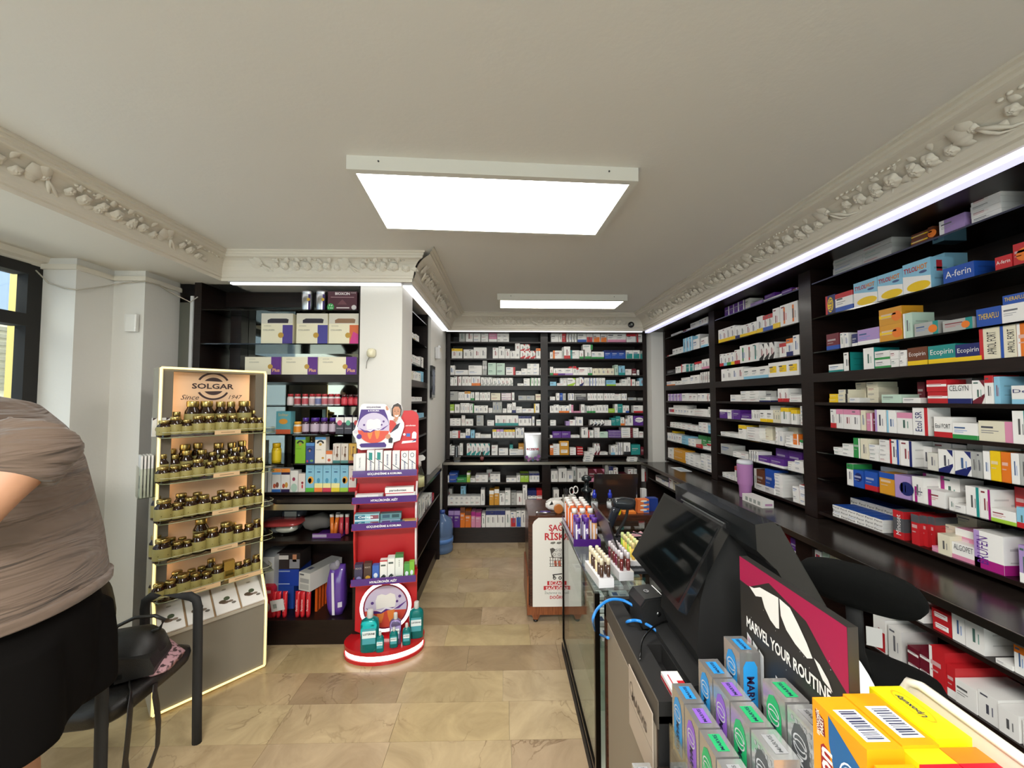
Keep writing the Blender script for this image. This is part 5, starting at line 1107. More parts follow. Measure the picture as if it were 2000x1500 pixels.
lbox(zL2, 80, 300, 372, LZ[6], .06, 'cfd0ce', 'row end of white striped cartons on the wooden shelf', [('r', .1, 0, .16, .9, '8a8f92'), ('r', .3, 0, .36, .9, '5a6066'), ('r', .5, 0, .55, .9, '8a8f92'), ('r', .7, 0, .76, .9, '6a7076')])
for i, (x0, x1, c2, nm) in enumerate(((305, 437, '2f62a8', 'children'), (440, 570, '2a2048', 'bear'))):
    lbox(zL2, x0, x1, 415, LZ[6], .05, 'e0dedc', f'white carton with orange top and {nm} picture', [('r', 0, .84, 1, 1, 'e08a3a'), ('r', 0, .74, 1, .84, ('6a9ac8', '2a2040')[i]), ('r', 0, 0, 1, .12, c2), ('e', .3, .26, .16, .1, 'b8543a'), ('e', .62, .3, .18, .12, ('7a4a3a', 'c99a4a')[i])])
lbox(zL2, 576, 690, 445, LZ[6], .05, 'd9d8d4', 'white carton with dark red dot and pale green foot', [('e', .45, .6, .2, .09, '8a2a4a'), ('e', .5, .2, .42, .2, 'a8c4b4')])
lbox(zL2, 693, 795, 490, LZ[6], .05, 'dcd2cc', 'small pale carton with a red bow figure', [('e', .6, .5, .18, .07, '8a2030'), ('e', .6, .3, .12, .12, 'c03040')])
for i, (x0, x1, c2, c3) in enumerate(((800, 926, '58b03a', 'd8a03a'), (929, 1050, 'e8803a', '4a90b0'), (1053, 1174, 'c83a50', '4a90b0'), (1177, 1304, 'e0c830', '4a90b0'), (1307, 1426, 'a0c840', 'e0903a'))):
    lbox(zL2, x0, x1, 365, LZ[6], .05, '86bcd2', f'light blue children vitamin carton with {("green", "orange", "red", "yellow", "lime")[i]} foot', [('r', 0, 0, 1, .15, c2), ('r', .0, .15, 1, .32, 'e8dc9a') if i in (1, 2, 3) else ('e', .6, .44, .36, .14, 'e0a040'), ('e', .5, .42, .2, .1, c3), ('t', 'Ocean', .5, .86, .5, '2f5a80'), ('r', .3, .72, .7, .77, '3f6a90')], group='light blue vitamin cartons')
lbox(zL2, 1430, 1555, 372, LZ[6], .05, 'd9cfc8', 'cream carton with red foot beside the light blue ones', [('r', 0, 0, 1, .16, 'b8202a'), ('e', .55, .48, .16, .08, 'a83a3a'), ('e', .25, .5, .1, .05, 'c0504a'), ('t', 'Ocean', .5, .86, .5, '5a4a40')])

# base unit goods
LB8, LB9 = CAMZ-.985, CAMZ-1.52
FLb = Fr((-2.25, 2.745), 0, '')
def lpos(px, z, sb): u = FLb.upx(px, z, sb); return FLb.pos(u, sb, z+.0006)
fc = empty('food_container', lpos(555, LB8, .16), .1, 'clear food container with red lid on the base unit shelf', 'container')
b = MB('acrylic'); b.rings([((0, 0, z), (a, 0, 0), (0, a*.75, 0)) for z, a in ((0, .10), (.01, .115), (.085, .135))], n=28, p=4); obj('tub', b, fc)
b = MB('gloss'); b.rings([((0, 0, z), (a, 0, 0), (0, a*.75, 0)) for z, a in ((.078, .14), (.09, .146), (.1, .13), (.105, .11))], c=hx('a8403f'), n=28, p=4); obj('lid', b, fc)
b = MB('matte'); b.ball((0.02, 0, .04), .08, .06, .034, hx('dad6d0')); b.ball((-.05, .01, .035), .045, .04, .03, hx('8a8a90')); obj('contents', b, fc)
b = MB('gloss'); b.rings([((0, 0, z), (a, 0, 0), (0, a*.7, 0)) for z, a in ((0, .07), (.05, .08), (.13, .082), (.15, .06))], c=hx('3f4650'), n=20, p=4); b.m('print'); b.box(-.045, -.06, .09, .045, -.058, .14, hx('b9bcb4'), m=1)
obj('lunch_box', b, None, lpos(575, LB8, .28), 0, 'dark lunch box behind the red-lidded container', 'box')
b = MB('fabric'); b.rings([((x, 0, .065+.01*math.sin(x*40)), (0, .06*k, 0), (0, 0, .058*k)) for x, k in ((-.10, .35), (-.07, .8), (-.02, 1), (.04, 1.02), (.08, .85), (.1, .5))], c=hx('6a6763'), n=18)
obj('cloth_pouch', b, None, lpos(618, LB8, .22), .1, 'grey cloth pouch lying beside the food container', 'pouch')
tt = empty('tube_tray', lpos(648, LB8, .13), 0, 'purple cardboard tray of fizzy tablet tubes in the base unit', 'tray')
b = MB('gloss'); b.box(-.10, -.08, 0, .10, .08, .006, PUR); b.box(-.10, -.083, 0, .10, -.08, .035, hx('5a2a70')); b.box(-.10, -.0838, .008, .0, -.083, .028, hx('a89ab0')); obj('tray', b, tt)
for i, (x, tlt, c) in enumerate(((1195, -.05, 'd8742a'), (1235, .12, 'd8742a'), (1275, 0, 'a8303a'), (1325, 0, 'c0404a'), (1408, 0, 'c0404a'))):
    p = lpos(490+x*.13333, LB8+.007, .12 if i != 2 else .16); r = empty('tablet_tube', p, 0, f'{("orange leaning left", "orange leaning right", "dark red rear", "red", "red right-end")[i]} tablet tube in the base unit tray', 'tube', 'tablet tubes in the base unit')
    r.rotation_euler = (0, tlt, 0)
    b = MB('gloss'); b.lathe([(.0125, 0), (.0135, .004), (.0135, .125)], 12, c=hx(c)); obj('tube_body', b, r)
    b = MB('gloss'); b.lathe([(.015, .122), (.015, .142), (.001, .144)], 12, c=hx('d9d2cc')); obj('cap', b, r)
z9 = LB9
def b9(px0, px1, pt, sb, d, c, label, deco=(), zb=0., name='carton_box'):
    u0, u1 = FLb.upx(px0, z9, sb), FLb.upx(px1, z9, sb); zt = FLb.hit((px0+px1)/2, pt, sb)[1]; z = z9+.0006+zb; w, h = u1-u0, zt-z
    b = MB('print'); b.box(0, 0, 0, w, d, h, hx(c))
    for e in deco: b.box(e[0]*w, -.0006, e[1]*h, e[2]*w, 0, e[3]*h, hx(e[4]))
    obj(name, b, None, FLb.pos(u0, sb, z), 0, label, 'carton'); return h
h1 = b9(497, 533, 1150, .08, .2, 'b9bcb6', 'lower pale carton beside the vitamin stand in the base unit', ((.1, .1, .5, .3, '6a6a6a'),))
b9(495, 533, 1088, .08, .2, 'c3c6c6', 'grey white carton with black label in the base unit', ((0, .1, .55, .55, '17181a'), (.15, .2, .4, .4, 'b8b8b8')), zb=h1+.001)
h2 = b9(520, 573, 1145, .14, .18, '26469a', 'lower blue carton behind the red packs')
h3 = b9(524, 582, 1112, .14, .18, '1f3f9c', 'middle blue carton with silver stripes behind the red packs', ((.2, .85, .7, .92, '9aa8c8'), (.15, .1, .7, .16, '9aa8c8')), zb=h2+.001)
b9(538, 584, 1080, .14, .16, '2e2624', 'dark carton with a portrait on top of blue ones', ((.55, .05, .98, .6, '8a8a8e'), (.68, .45, .85, .9, 'b8805e'), (.1, .6, .5, .85, 'cfcac4')), zb=h2+h3+.002)
b = MB('print'); b.prism([(-.045, 0), (.045, 0), (.045, .19), (.03, .21), (-.03, .21), (-.045, .19)], 0, .05, hx('b81f2c'), plane='xz'); b.ell((0, -.001, .07), (.028, 0, 0), (0, 0, .035), hx('b9a8a8'), n=16); b.box(-.03, -.001, .165, .03, 0, .185, hx('d8a8a8')); obj('toothpaste_pack', b, None, lpos(519, z9, .03), 0, 'red pack with a pale face print at the shelf edge', 'pack')
for i, px in enumerate((535, 544, 556, 581, 591, 602)):
    r = empty('toothpaste_tube', lpos(px, z9, .04), 0, f'red glossy tube pack, {nth(i)} from left in the base unit', 'tube', 'red tube packs in the base unit')
    b = MB('gloss'); b.rings([((0, 0, z), (a, 0, 0), (0, bb, 0)) for z, a, bb in ((0, .013, .013), (.02, .015, .015), (.1, .016, .016), (.16, .017, .01), (.175, .018, .003))], c=hx('c0242e'), n=14); obj('tube_body', b, r)
    b = MB('print'); b.text('Sensodyne' if i < 3 else 'Paradontax', (0, -.0175, .085), (0, 0, 1), (-1, 0, 0), hx('f0d8d8'), w=.08); obj('lettering', b, r)
b = MB('print'); b.box(-.045, 0, 0, .045, .003, .075, hx('cfccc8')); b.box(-.03, -.0006, .02, -.005, 0, .05, hx('8a9088')); o = obj('price_card', b, None, lpos(543, z9, .012)+Vector((0, 0, .055)), 0, 'tilted white card leaning on red tube packs', 'card'); o.rotation_euler = (0, -.2, 0)
b = MB('print'); b.box(-.05, 0, 0, .05, .30, .125, hx('c9c8c2'), top=hx('b0b0ac')); b.box(-.04, -.0006, .055, .04, 0, .085, hx('9a9a98')); b.box(-.04, -.0006, .01, .04, 0, .045, hx('a8a8a4')); b.box(-.042, -.0006, .105, -.005, 0, .115, hx('5a5a60')); b.box(-.03, .05, .1251, .0, .09, .1254, hx('4a4f66'))
o = obj('carton_box', b, None, lpos(593, z9, .03)+Vector((0, 0, .18)), 0, 'white carton lying on top of the red tube packs', 'carton'); o.rotation_euler = (0, 0, -.35)
for i in range(4):
    b = MB('gloss'); b.box(-.008, 0, 0, .008, .06, .16+.012*i, hx('c8541c')); obj('orange_pack', b, None, lpos(617+i*6, z9, .10+i*.035), 0, f'orange blister pack, {nth(i)} from front in the base unit', 'pack', 'orange packs in the base unit')
bg_ = empty('plastic_bag', lpos(659, z9, .10), .05, 'purple plastic pack with white stripe leaning in the base unit', 'pack')
b = MB('gloss'); b.rings([((x, 0, z), (a, 0, 0), (0, bb, 0)) for x, z, a, bb in ((.0, 0, .05, .05), (0, .05, .062, .06), (-.006, .16, .066, .062), (-.004, .25, .06, .05), (0, .30, .055, .03), (.002, .335, .05, .012))], c=hx('5d3a96'), n=24, p=3.2); obj('pack_body', b, bg_)
b = MB('print'); b.prism([(-.012, .01), (.006, .01), (-.006, .30), (-.022, .30)], -.068, -.066, hx('d9d4de'), plane='xz'); b.prism([(.025, .06), (.055, .065), (.054, .10), (.025, .095)], -.067, -.065, hx('c9c4d4'), plane='xz'); obj('stripe', b, bg_)
b = MB('fabric'); b.ball((-.02, -.01, .325), .04, .03, .03, hx('8a8690'), n=10, k=6); b.ball((.0, -.015, .345), .02, .02, .025, hx('9a96a0'), n=10, k=6); obj('knot', b, bg_)

# ------------------------------------------------------------ small fittings
p = at_y(727, 690, 2.755); b = MB('gloss'); b.rings([((0, -y, z), (a, 0, 0), (0, 0, a*1.1)) for y, z, a in ((0, 0, .03), (.025, 0, .03), (.045, -.004, .024), (.055, -.008, .008))], c=hx('ddd6b8'), n=18, p=3); b.tube([(-.02, -.004, -.03), (-.035, -.004, -.06), (-.04, -.003, -.11)], .002, 6, hx('77736a')); obj('motion_sensor', b, None, p, 0, 'small cream motion sensor on the white pillar', 'sensor')
p = at_y(262, 632, 2.525); b = MB('gloss'); b.rbox(-.035, -.028, -.055, .035, 0, .055, .008, hx('e3e1dc')); b.box(-.052, -.012, -.05, -.036, 0, .06, hx('e6e4df')); obj('alarm_sensor', b, None, p, 0, 'white alarm sensor box on the left pillar', 'sensor')
p = at_x(851, 690, -.733); b = MB('gloss'); b.rbox(0, -.05, -.06, .05, .05, .06, .012, hx('d6d6d8')); b.ball((.035, 0, .065), .02, .02, .02, hx('e8e8ea'), n=12, k=6); obj('alarm_box', b, None, p, 0, 'white rounded box on the wall beside the back shelves', 'box')
p = at_x(843, 746, -.733); r = empty('picture_frame', p, 0, 'small black framed picture on the white side wall', 'picture')
b = MB('gloss'); b.box(0, -.09, -.16, .02, .09, .16, hx('141418')); obj('frame', b, r); b = MB('print'); b.box(.02, -.06, -.13, .022, .06, .13, hx('3a3f52')); b.tube([(.0225, -.03, -.1), (.0225, .01, 0), (.0225, .03, .1)], .004, 5, hx('8a90a0')); b.tube([(.0225, .03, -.1), (.0225, -.02, .02), (.0225, -.03, .11)], .003, 5, hx('9aa0ae')); obj('print', b, r)
p = at_y(1233, 634, 4.50); r = empty('ceiling_camera', p, 0, 'small black ringed camera on the back cornice', 'camera'); b = MB('gloss'); b.lathe([(.036, -.02), (.036, .0), (.03, .01), (.02, .012)], 18, c=hx('141414'), mat=Matrix.Rotation(math.pi/2, 4, 'X')); obj('housing', b, r); b = MB('gloss'); b.lathe([(.016, .012), (.012, .02), (.002, .022)], 14, c=hx('8a8a88'), mat=Matrix.Rotation(math.pi/2, 4, 'X')); obj('lens', b, r)
cp = [at_x(70, 528, XL+.02), at_y(95, 553, 2.29), at_y(125, 563, 2.29), at_y(152, 566, 2.29), at_x(200, 560, -2.538), at_y(238, 553, 2.515), at_y(285, 549, 2.51), at_x(310, 556, -2.33), at_x(335, 572, -2.33), at_y(372, 590, 2.77), at_y(386, 580, 2.75)]
b = MB('gloss'); b.tube(cp, .004, 6, hx('b9b2a4')); obj('wall_cable', b, label='grey cable drooping along the left pillars', cat='cable')
# water bottle
p = Vector((-.80, 4.36, 0)); r = empty('water_bottle', (-.70, 4.40, 0), 0, 'big blue water cooler bottle on the floor by the side cabinet', 'bottle')
b = MB('water'); b.lathe([(.11, 0), (.125, .015), (.125, .06), (.118, .075), (.125, .09), (.125, .17), (.118, .185), (.125, .20), (.125, .30), (.10, .36), (.04, .40), (.03, .43)], 28); obj('bottle_body', b, r)
b = MB('print'); b.lathe([(.127, .11), (.1275, .11), (.1275, .16), (.127, .16)], 28, c=hx('5a8ad0')); obj('label', b, r); b = MB('gloss'); b.lathe([(.034, .42), (.034, .455), (.001, .457)], 16, c=hx('3a5aa8')); obj('cap', b, r)
# spray bottle
p = Vector((-.72, 3.26, ZT)); r = empty('spray_bottle', (-.70, 3.20, ZT+.0006), .2, 'clear spray bottle with white trigger on the left worktop', 'bottle')
b = MB('acrylic'); b.lathe([(.04, 0), (.043, .01), (.043, .12), (.03, .16), (.016, .185), (.015, .20)], 18); obj('bottle_body', b, r)
b = MB('print'); b.lathe([(.044, .03), (.0442, .03), (.0442, .11), (.044, .11)], 18, c=hx('cfcf9a')); obj('label', b, r)
b = MB('gloss'); b.lathe([(.018, .195), (.018, .225), (.012, .235)], 12, c=hx('e6e6e2')); b.prism([(-.05, .235), (-.06, .26), (-.03, .28), (.03, .285), (.05, .265), (.045, .245), (.01, .235)], -.012, .012, hx('eaeae6'), plane='xz'); b.prism([(-.02, .235), (-.035, .2), (-.05, .18), (-.045, .2), (-.035, .235)], -.005, .005, hx('eaeae6'), plane='xz'); obj('trigger_head', b, r)
# metallic pouch, phone and syrup bottle on the back worktop
p = at_z(1040, 900, ZT); r = empty('standing_pouch', (p.x, 4.68, ZT+.0006), 0, 'silver pharmacy pouch with purple flowers standing on the back worktop', 'pouch')
b = MB('foil'); b.rings([((0, 0, z), (a, 0, 0), (0, bb, 0)) for z, a, bb in ((0, .10, .04), (.05, .105, .045), (.2, .105, .03), (.30, .108, .012), (.345, .108, .003))], c=hx('c9cace'), n=24, p=4); obj('pouch_body', b, r)
b = MB('print'); b.text('eczane', (0, -.042, .145), (1, 0, 0), (0, 0, 1), hx('b03a4a'), w=.15, bold=True)
for k, (x, z, s, c) in enumerate(((-.07, .05, .022, '8a4a9a'), (-.03, .035, .018, 'b06ab0'), (.03, .04, .02, '7a4a9a'), (.07, .06, .024, '9a5aa8'), (.06, .02, .016, 'b87ab8'), (-.05, .015, .016, 'c07ab0'), (0, .015, .014, '5a6a9a'))):
    for a in range(5): b.ell((x+s*.5*math.cos(a*1.257), -.0475, z+s*.5*math.sin(a*1.257)), (s*.42, 0, 0), (0, 0, s*.42), hx(c), n=8)
obj('print', b, r)
p = at_z(897, 893, ZT); r = empty('cordless_phone', (p.x, 4.68, ZT+.0006), .1, 'black cordless phone in its cradle on the back worktop', 'phone')
b = MB('gloss'); b.rbox(-.035, -.03, 0, .055, .05, .05, .012, hx('1c1d20')); obj('cradle', b, r); b = MB('gloss'); b.rings([((0, -.005+z*.12, z), (a, 0, 0), (0, .011, 0)) for z, a in ((.02, .018), (.04, .024), (.16, .023), (.185, .018))], c=hx('26282c'), n=16, p=3); b.box(-.014, -.0, .04, .014, .004, .085, hx('c9ccd0')); obj('handset', b, r)
p = at_z(943, 896, ZT); r = empty('syrup_bottle', (p.x, 4.66, ZT+.0006), 0, 'small brown syrup bottle on the back worktop', 'bottle')
b = MB('amber'); b.lathe([(.02, 0), (.022, .005), (.022, .065), (.01, .085), (.009, .095)], 14); obj('bottle_body', b, r); b = MB('print'); b.lathe([(.0225, .015), (.0227, .015), (.0227, .055), (.0225, .055)], 14, c=hx('8a4a4a')); obj('label', b, r); b = MB('gloss'); b.lathe([(.011, .092), (.011, .112), (.001, .113)], 12, c=hx('1e1a1a')); obj('cap', b, r)
for i, (px, py, nn) in enumerate(((1145, 899, 3), (1228, 898, 2))):
    p = at_z(px, py, ZT)
    for k in range(nn):
        b = MB('print'); b.box(-.055+.01*k, -.03, 0, .055+.006*k, .03, .024, hx('e4e3de')); b.box(-.03, -.0306, .008, .02, -.03, .016, hx('8a8f98')); obj('medicine_box', b, None, (p.x, 4.63, ZT+.0006+k*.0245), .1*k-.05, f'small white box on the back worktop, {("lowest", "second", "top")[k] if k < nn-1 else "top"} of the {("left", "right")[i]} pile', 'carton')
# ------------------------------------------------------------ glass counter
GX0, GX1, GY0, GY1, GZ = .396, .97, 1.71, 2.675, .862
gc = empty('glass_counter', (GX0, GY0, 0), 0, 'glass display counter with dark metal edges along the aisle', 'counter')
W_, D_ = GX1-GX0, GY1-GY0; AL = hx('2a2724')
def cpart(name, mat, *a, c=(.8, .8, .8), parent=None, label=None):
    b = MB(mat); b.box(*a, c); return obj(name, b, parent, label=label)
cpart('plinth', 'wenge', 0.01, 0.0, 0, W_, D_-.01, .07, parent=gc)
for x, y in ((0, D_-.022), (W_-.022, D_-.022), (W_-.022, 0), (0, 0)): cpart('post', 'metal', x, y, .07, x+.022, y+.022, GZ-.012, c=AL, parent=gc)
cpart('post', 'matte', .0225, D_-.020, .07, .042, D_-.002, GZ-.012, c=hx('2e241d'), parent=gc)
cpart('edge_rail', 'metal', 0, .022, .07, .014, D_-.022, .088, c=AL, parent=gc); cpart('edge_rail', 'matte', -.004, .0, .0, 0, D_, .05, c=hx('1c1714'), parent=gc); cpart('edge_rail', 'metal', .022, D_-.014, .07, W_-.022, D_, .088, c=AL, parent=gc)
cpart('glass_front', 'glass', .006, .022, .088, .011, D_-.022, GZ-.012, parent=gc); cpart('glass_end', 'glass', .022, D_-.011, .088, W_-.022, D_-.006, GZ-.012, parent=gc)
cpart('glass_top', 'glass', -.004, 0, GZ-.008, W_, D_, GZ, parent=gc, label='clear glass top')
cpart('top_edge', 'metal', -.006, 0, GZ-.010, -.004, D_, GZ, c=hx('4a5550'), parent=gc)
cpart('back_panel', 'brownwood', W_-.016, .022, .07, W_-.002, D_-.022, GZ-.012, parent=gc)
cpart('glass_shelf', 'glass', .02, .03, .60, W_-.03, D_-.03, .606, parent=gc); cpart('floor_panel', 'matte', .012, .022, .07, W_-.016, D_-.022, .085, c=hx('c9cbb9'), parent=gc)
cpart('glass_shelf', 'glass', .02, .03, .33, W_-.03, D_-.03, .336, parent=gc)
n = 0
for iy in range(7):
    for ix in range(3):
        if RND.random() < .15: continue
        b = MB('print'); w, d = .10, .075; b.box(-w/2, -d/2, 0, w/2, d/2, .018, hx(RND.choice(['cfd8d6', 'dfe3e0', 'c4d0d4', 'e6e6e0'])))
        b.box(-w*.38, -d*.3, .018, -w*.1, d*.2, .0184, hx(RND.choice(['3f5a86', '2f4a70', '5a6a86']))); b.box(.0, -d*.3, .018, w*.35, -d*.1, .0184, hx('8a9aa8'))
        obj('blister_card', b, None, (GX0+.10+ix*.14, GY0+.10+iy*.118, .6066), RND.uniform(-.1, .1), f'pale blister pack under the counter glass, {nth(6-iy)} row from far end, {("aisle side", "middle", "inner side")[ix]}', 'pack', 'blister packs inside the glass counter')
# tablet tubes in a purple rack
tr_ = empty('tube_rack', (.395, 2.215, GZ+.0006), 0, 'purple plastic rack holding orange and purple tablet tubes on the glass counter', 'rack')
cpart('rack_base', 'gloss', 0, 0, 0, .155, .44, .006, c=PUR, parent=tr_); cpart('rack_front', 'gloss', 0, 0, .006, .155, .004, .04, c=PUR, parent=tr_); cpart('rack_side', 'gloss', 0, .004, .006, .004, .44, .04, c=PUR, parent=tr_); cpart('rack_side', 'gloss', .151, .004, .006, .155, .44, .04, c=PUR, parent=tr_)
for iy in range(8):
    for ix in range(3):
        pur = iy < 2; r = empty('tablet_tube', (.395+.030+ix*.048, 2.215+.028+iy*.054, GZ+.0075), RND.uniform(-.3, .3), f'{"purple" if pur else "orange"} tablet tube with {"purple" if pur else "white"} cap, {nth(iy)} row, {("left", "middle", "right")[ix]} in purple rack', 'tube', 'tablet tubes in the purple rack')
        z0 = 0 if pur else .022; h = .125
        b = MB('gloss'); b.lathe([(.0145, 0), (.0155, .004), (.0155, z0+h)], 14, c=hx('4a2a7a' if pur and ix < 2 else 'd86a2a' if not pur else 'c9986a')); obj('tube_body', b, r)
        b = MB('print'); b.box(-.012, -.0160, .012, -.004, -.0152, z0+h*.9, hx('e6e2ea')); b.box(.003, -.0160, .06, .012, -.0152, .09, hx('d8d2e0')); obj('label', b, r)
        b = MB('gloss'); b.lathe([(.0168, z0+h-.004), (.0168, z0+h+.02), (.015, z0+h+.023), (.001, z0+h+.023)], 14, c=hx('5a2f92' if pur else ('e9e6e2' if iy % 2 == 0 or iy > 4 else 'e0642a'))); obj('cap', b, r)
# lip balm displays
def balm_rack(x, y, ang, nrow, cols, label, kind):
    r = empty('lip_balm_rack', (x, y, GZ+.0006), ang, label, 'rack')
    cpart('rack_base', 'gloss', -.035, 0, 0, .035, nrow*.030+.02, .012, c=hx('ecebee'), parent=r); cpart('rack_step', 'gloss', -.035, 0, .012, .035, nrow*.030+.02, .04, c=hx('f0eff2'), parent=r)
    for iy in range(nrow):
        for ix in range(2):
            q = empty('lip_balm', (0, 0, 0), ang, f'{cols[iy % len(cols)][0]} lip balm tube, {nth(iy)} row {("left", "right")[ix]}, {kind}', 'lip balm', 'lip balms '+kind)
            c, s = math.cos(ang), math.sin(ang); lx, ly = -.016+ix*.032, .018+iy*.030; q.location = (x+lx*c-ly*s, y+lx*s+ly*c, GZ+.0412)
            b = MB('gloss'); b.lathe([(.0085, 0), (.009, .002), (.009, .055)], 12, c=hx(cols[iy % len(cols)][1])); obj('balm_body', b, q); b = MB('gloss'); b.lathe([(.0092, .055), (.0092, .078), (.007, .082), (.001, .082)], 12, c=hx(cols[iy % len(cols)][2])); obj('cap', b, q)
balm_rack(.455, 1.735, .10, 6, [('brown cream-capped', '4a3226', 'e0d4b8'), ('brown cream-capped', '3f2a22', 'e4d8bc'), ('cream', 'dcc8a0', 'e6dcc0')], 'white rack of brown lip balms nearest the counter edge', 'nearest the counter edge')
balm_rack(.565, 1.80, .08, 6, [('dark red', '6a2a2a', 'd8d0d2'), ('brown', '5a3a30', 'd0c6c8'), ('plum', '6a2038', 'd9cfd4')], 'white rack of dark red lip balms in the middle', 'in the middle white rack')
balm_rack(.66, 1.92, .05, 6, [('yellow', 'e8c05a', 'f0d89a'), ('lemon', 'e6d860', 'efe6a8'), ('lime green', 'a8cc4a', 'd8e6a0')], 'white rack of yellow lip balms beside the touchscreen', 'beside the touchscreen')
# laptop on the glass counter
lp = empty('laptop', (.575, 1.865, GZ+.0006), 0, 'open dark grey laptop standing edge-on on the glass counter', 'laptop')
cpart('keyboard_base', 'gloss', 0, 0, 0, .24, .34, .014, c=hx('33353a'), parent=lp)
for i in range(5):
    for j in range(12): cpart('key', 'matte', .03+i*.019, .035+j*.0225, .014, .046+i*.019, .0545+j*.0225, .0165, c=hx('141518'), parent=lp)
b = MB('metal', 'screen'); c = hx('6a6664'); T0, T1 = (.002, .012), (-.075, .245)
b.prism([(T0[0], T0[1]), (T1[0], T1[1]), (T1[0]+.008, T1[1]+.002), (T0[0]+.008, T0[1]+.002)], 0, .34, c, plane='xz'); b.prism([(.0105, .03), (-.062, .232), (-.0615, .2322), (.011, .0302)], .015, .325, m=1, plane='xz'); obj('screen_lid', b, lp)
# barcode scanner with curly cord
sx, sy = .665, 2.30
sc2 = empty('barcode_scanner', (sx, sy, GZ+.0006), 0, 'black barcode scanner with yellow trigger on its stand on the counter', 'scanner')
b = MB('matte'); b.lathe([(.055, 0), (.055, .012), (.02, .022)], 20, c=hx('17181a')); b.tube([(0, 0, .015), (.012, 0, .06), (.04, 0, .10), (.062, 0, .15), (.068, 0, .185)], .009, 8, hx('1a1b1d')); obj('stand', b, sc2)
b = MB('gloss'); b.rings([((-.062+t*.07, 0, .045+t*.165), (.019+.006*t, 0, -.008), (0, .018, 0)) for t in (0, .1, .4, .75, 1)], c=hx('20242e'), n=16, p=3); obj('handle', b, sc2)
b = MB('gloss'); b.rings([((-.02+t*.125, 0, .225-.010*t), (.004, 0, .024+.012*math.sin(t*2.6)), (0, .026+.008*t, 0)) for t in (0, .15, .5, .8, 1)], c=hx('23262a'), n=18, p=3); obj('scan_head', b, sc2)
b = MB('gloss'); b.ball((.018, 0, .175), .012, .010, .026, hx('e0c81e')); obj('trigger', b, sc2, label='yellow trigger')
b = MB('gloss'); b.tube([(.09, 2.31-sy, .0+.006)]+[(.03+.085*math.cos(a*.8)*(1+.12*math.sin(a)), -.11+.06*math.sin(a*.8), .012+.0035*a) for a in [k*.5 for k in range(0, 46)]], .0045, 6, hx('101112')); obj('cable_coil', b, None, (sx+.03, sy-.02, GZ), 0, 'coiled black scanner cable on the counter', 'cable')
b = MB('print'); V = []
for i in range(9):
    for j in range(5): V.append((i*.02, j*.02, .002+.012*abs(math.sin(i*1.1+j*.6))*(1+.3*j)))
b.add(V, [(i*5+j, (i+1)*5+j, (i+1)*5+j+1, i*5+j+1) for i in range(8) for j in range(4)], hx('dfa9b4'), sm=True); obj('paper_slips', b, None, (.76, 2.34, GZ+.001), -.6, 'crumpled pink paper slips behind the black cable', 'paper')
# ------------------------------------------------------------ brown desk beyond the counter
dk_ = empty('desk', (.187, 2.99, 0), 0, 'brown desk with white poster front behind the glass counter', 'desk')
DW, DD, DZ = 1.10, .48, .806
cpart('desk_top', 'brownwood', 0, 0, DZ-.03, DW, DD, DZ, parent=dk_)
cpart('front_panel', 'brownwood', .01, .012, .09, DW-.01, .03, DZ-.03, parent=dk_); cpart('side_panel', 'brownwood', 0, .03, .09, .02, DD, DZ-.03, parent=dk_); cpart('side_panel', 'brownwood', DW-.02, .03, .09, DW, DD, DZ-.03, parent=dk_)
cpart('bottom_rail', 'redwood', 0, 0, .06, DW, .03, .12, parent=dk_); cpart('side_rail', 'redwood', -.012, .0, .06, 0, DD, .35, parent=dk_)
for x in (.02, .45, DW-.08):
    b = MB('redwood', 'gloss'); b.prism([(x, .06), (x+.07, .06), (x+.05, .02), (x+.02, .02)], .01, .05, plane='xz'); b.lathe([(.018, 0), (.02, .012), (.008, .02)], 12, (x+.035, .03, 0), hx('141210'), m=1); obj('foot', b, dk_)
def px_y(px, py, Y): return at_y(px, py, Y)
po = empty('poster', (.187+.03, 2.985, 0), 0, 'white poster with red lettering on the desk front', 'poster')
b = MB('print'); b.prism([(0, .125), (.44, .125), (.44, .792), (.045, .792), (.012, .765), (0, .74)], -.003, 0, hx('eae7e0'), plane='xz'); obj('sheet', b, po)
b = MB('print'); PL = lambda px, py: (lambda q: (q.x-po.location.x, q.z))(at_y(px, py, 2.98)); rd = hx('c0262e')
def ptext(t, px0, px1, py, c=rd, bold=True, sh=0.):
    x0, z = PL(px0, py); x1, _ = PL(px1, py); b.text(t, ((x0+x1)/2, -.0036, z), (1, 0, 0), (0, 0, 1), c, w=x1-x0, bold=bold)
ptext('SAĞ', 1072, 1104, 1029); ptext('RİSK', 1064, 1104, 1046)
for t, p0, p1, y in (('ECZAC', 1073, 1100, 1139), ('SAĞLIĞIN', 1066, 1104, 1148.5)):
    x0, z0 = PL(p0-4, y+4.2); x1, z1 = PL(p1+8, y-4.2); b2 = MB('print'); b2.face([(x0, -.0032, z0), (x1, -.0032, z0), (x1, -.0032, z1), (x0, -.0032, z1)], rd); obj('red_band', b2, po); ptext(t, p0, p1, y, hx('f4f0ea'))
obj('lettering', b, po, label='red lettering'); b = MB('print')
ptext('İlaçlarınız ve sağ', 1064, 1106, 1158, hx('6a7a70'), False); ptext('DOĞRU', 1074, 1102, 1166)
obj('small_lettering', b, po)
b = MB('print'); dg = hx('3a3634')
def pq(pts, c, k=0): b.face([(PL(x, y)[0], -.0034-k*.0003, PL(x, y)[1]) for x, y in pts][::-1], c)
for x in (1080, 1092): pq([(x-5, 1062), (x-4, 1059), (x+4, 1058), (x+5, 1061), (x, 1063)], hx('77736c'))
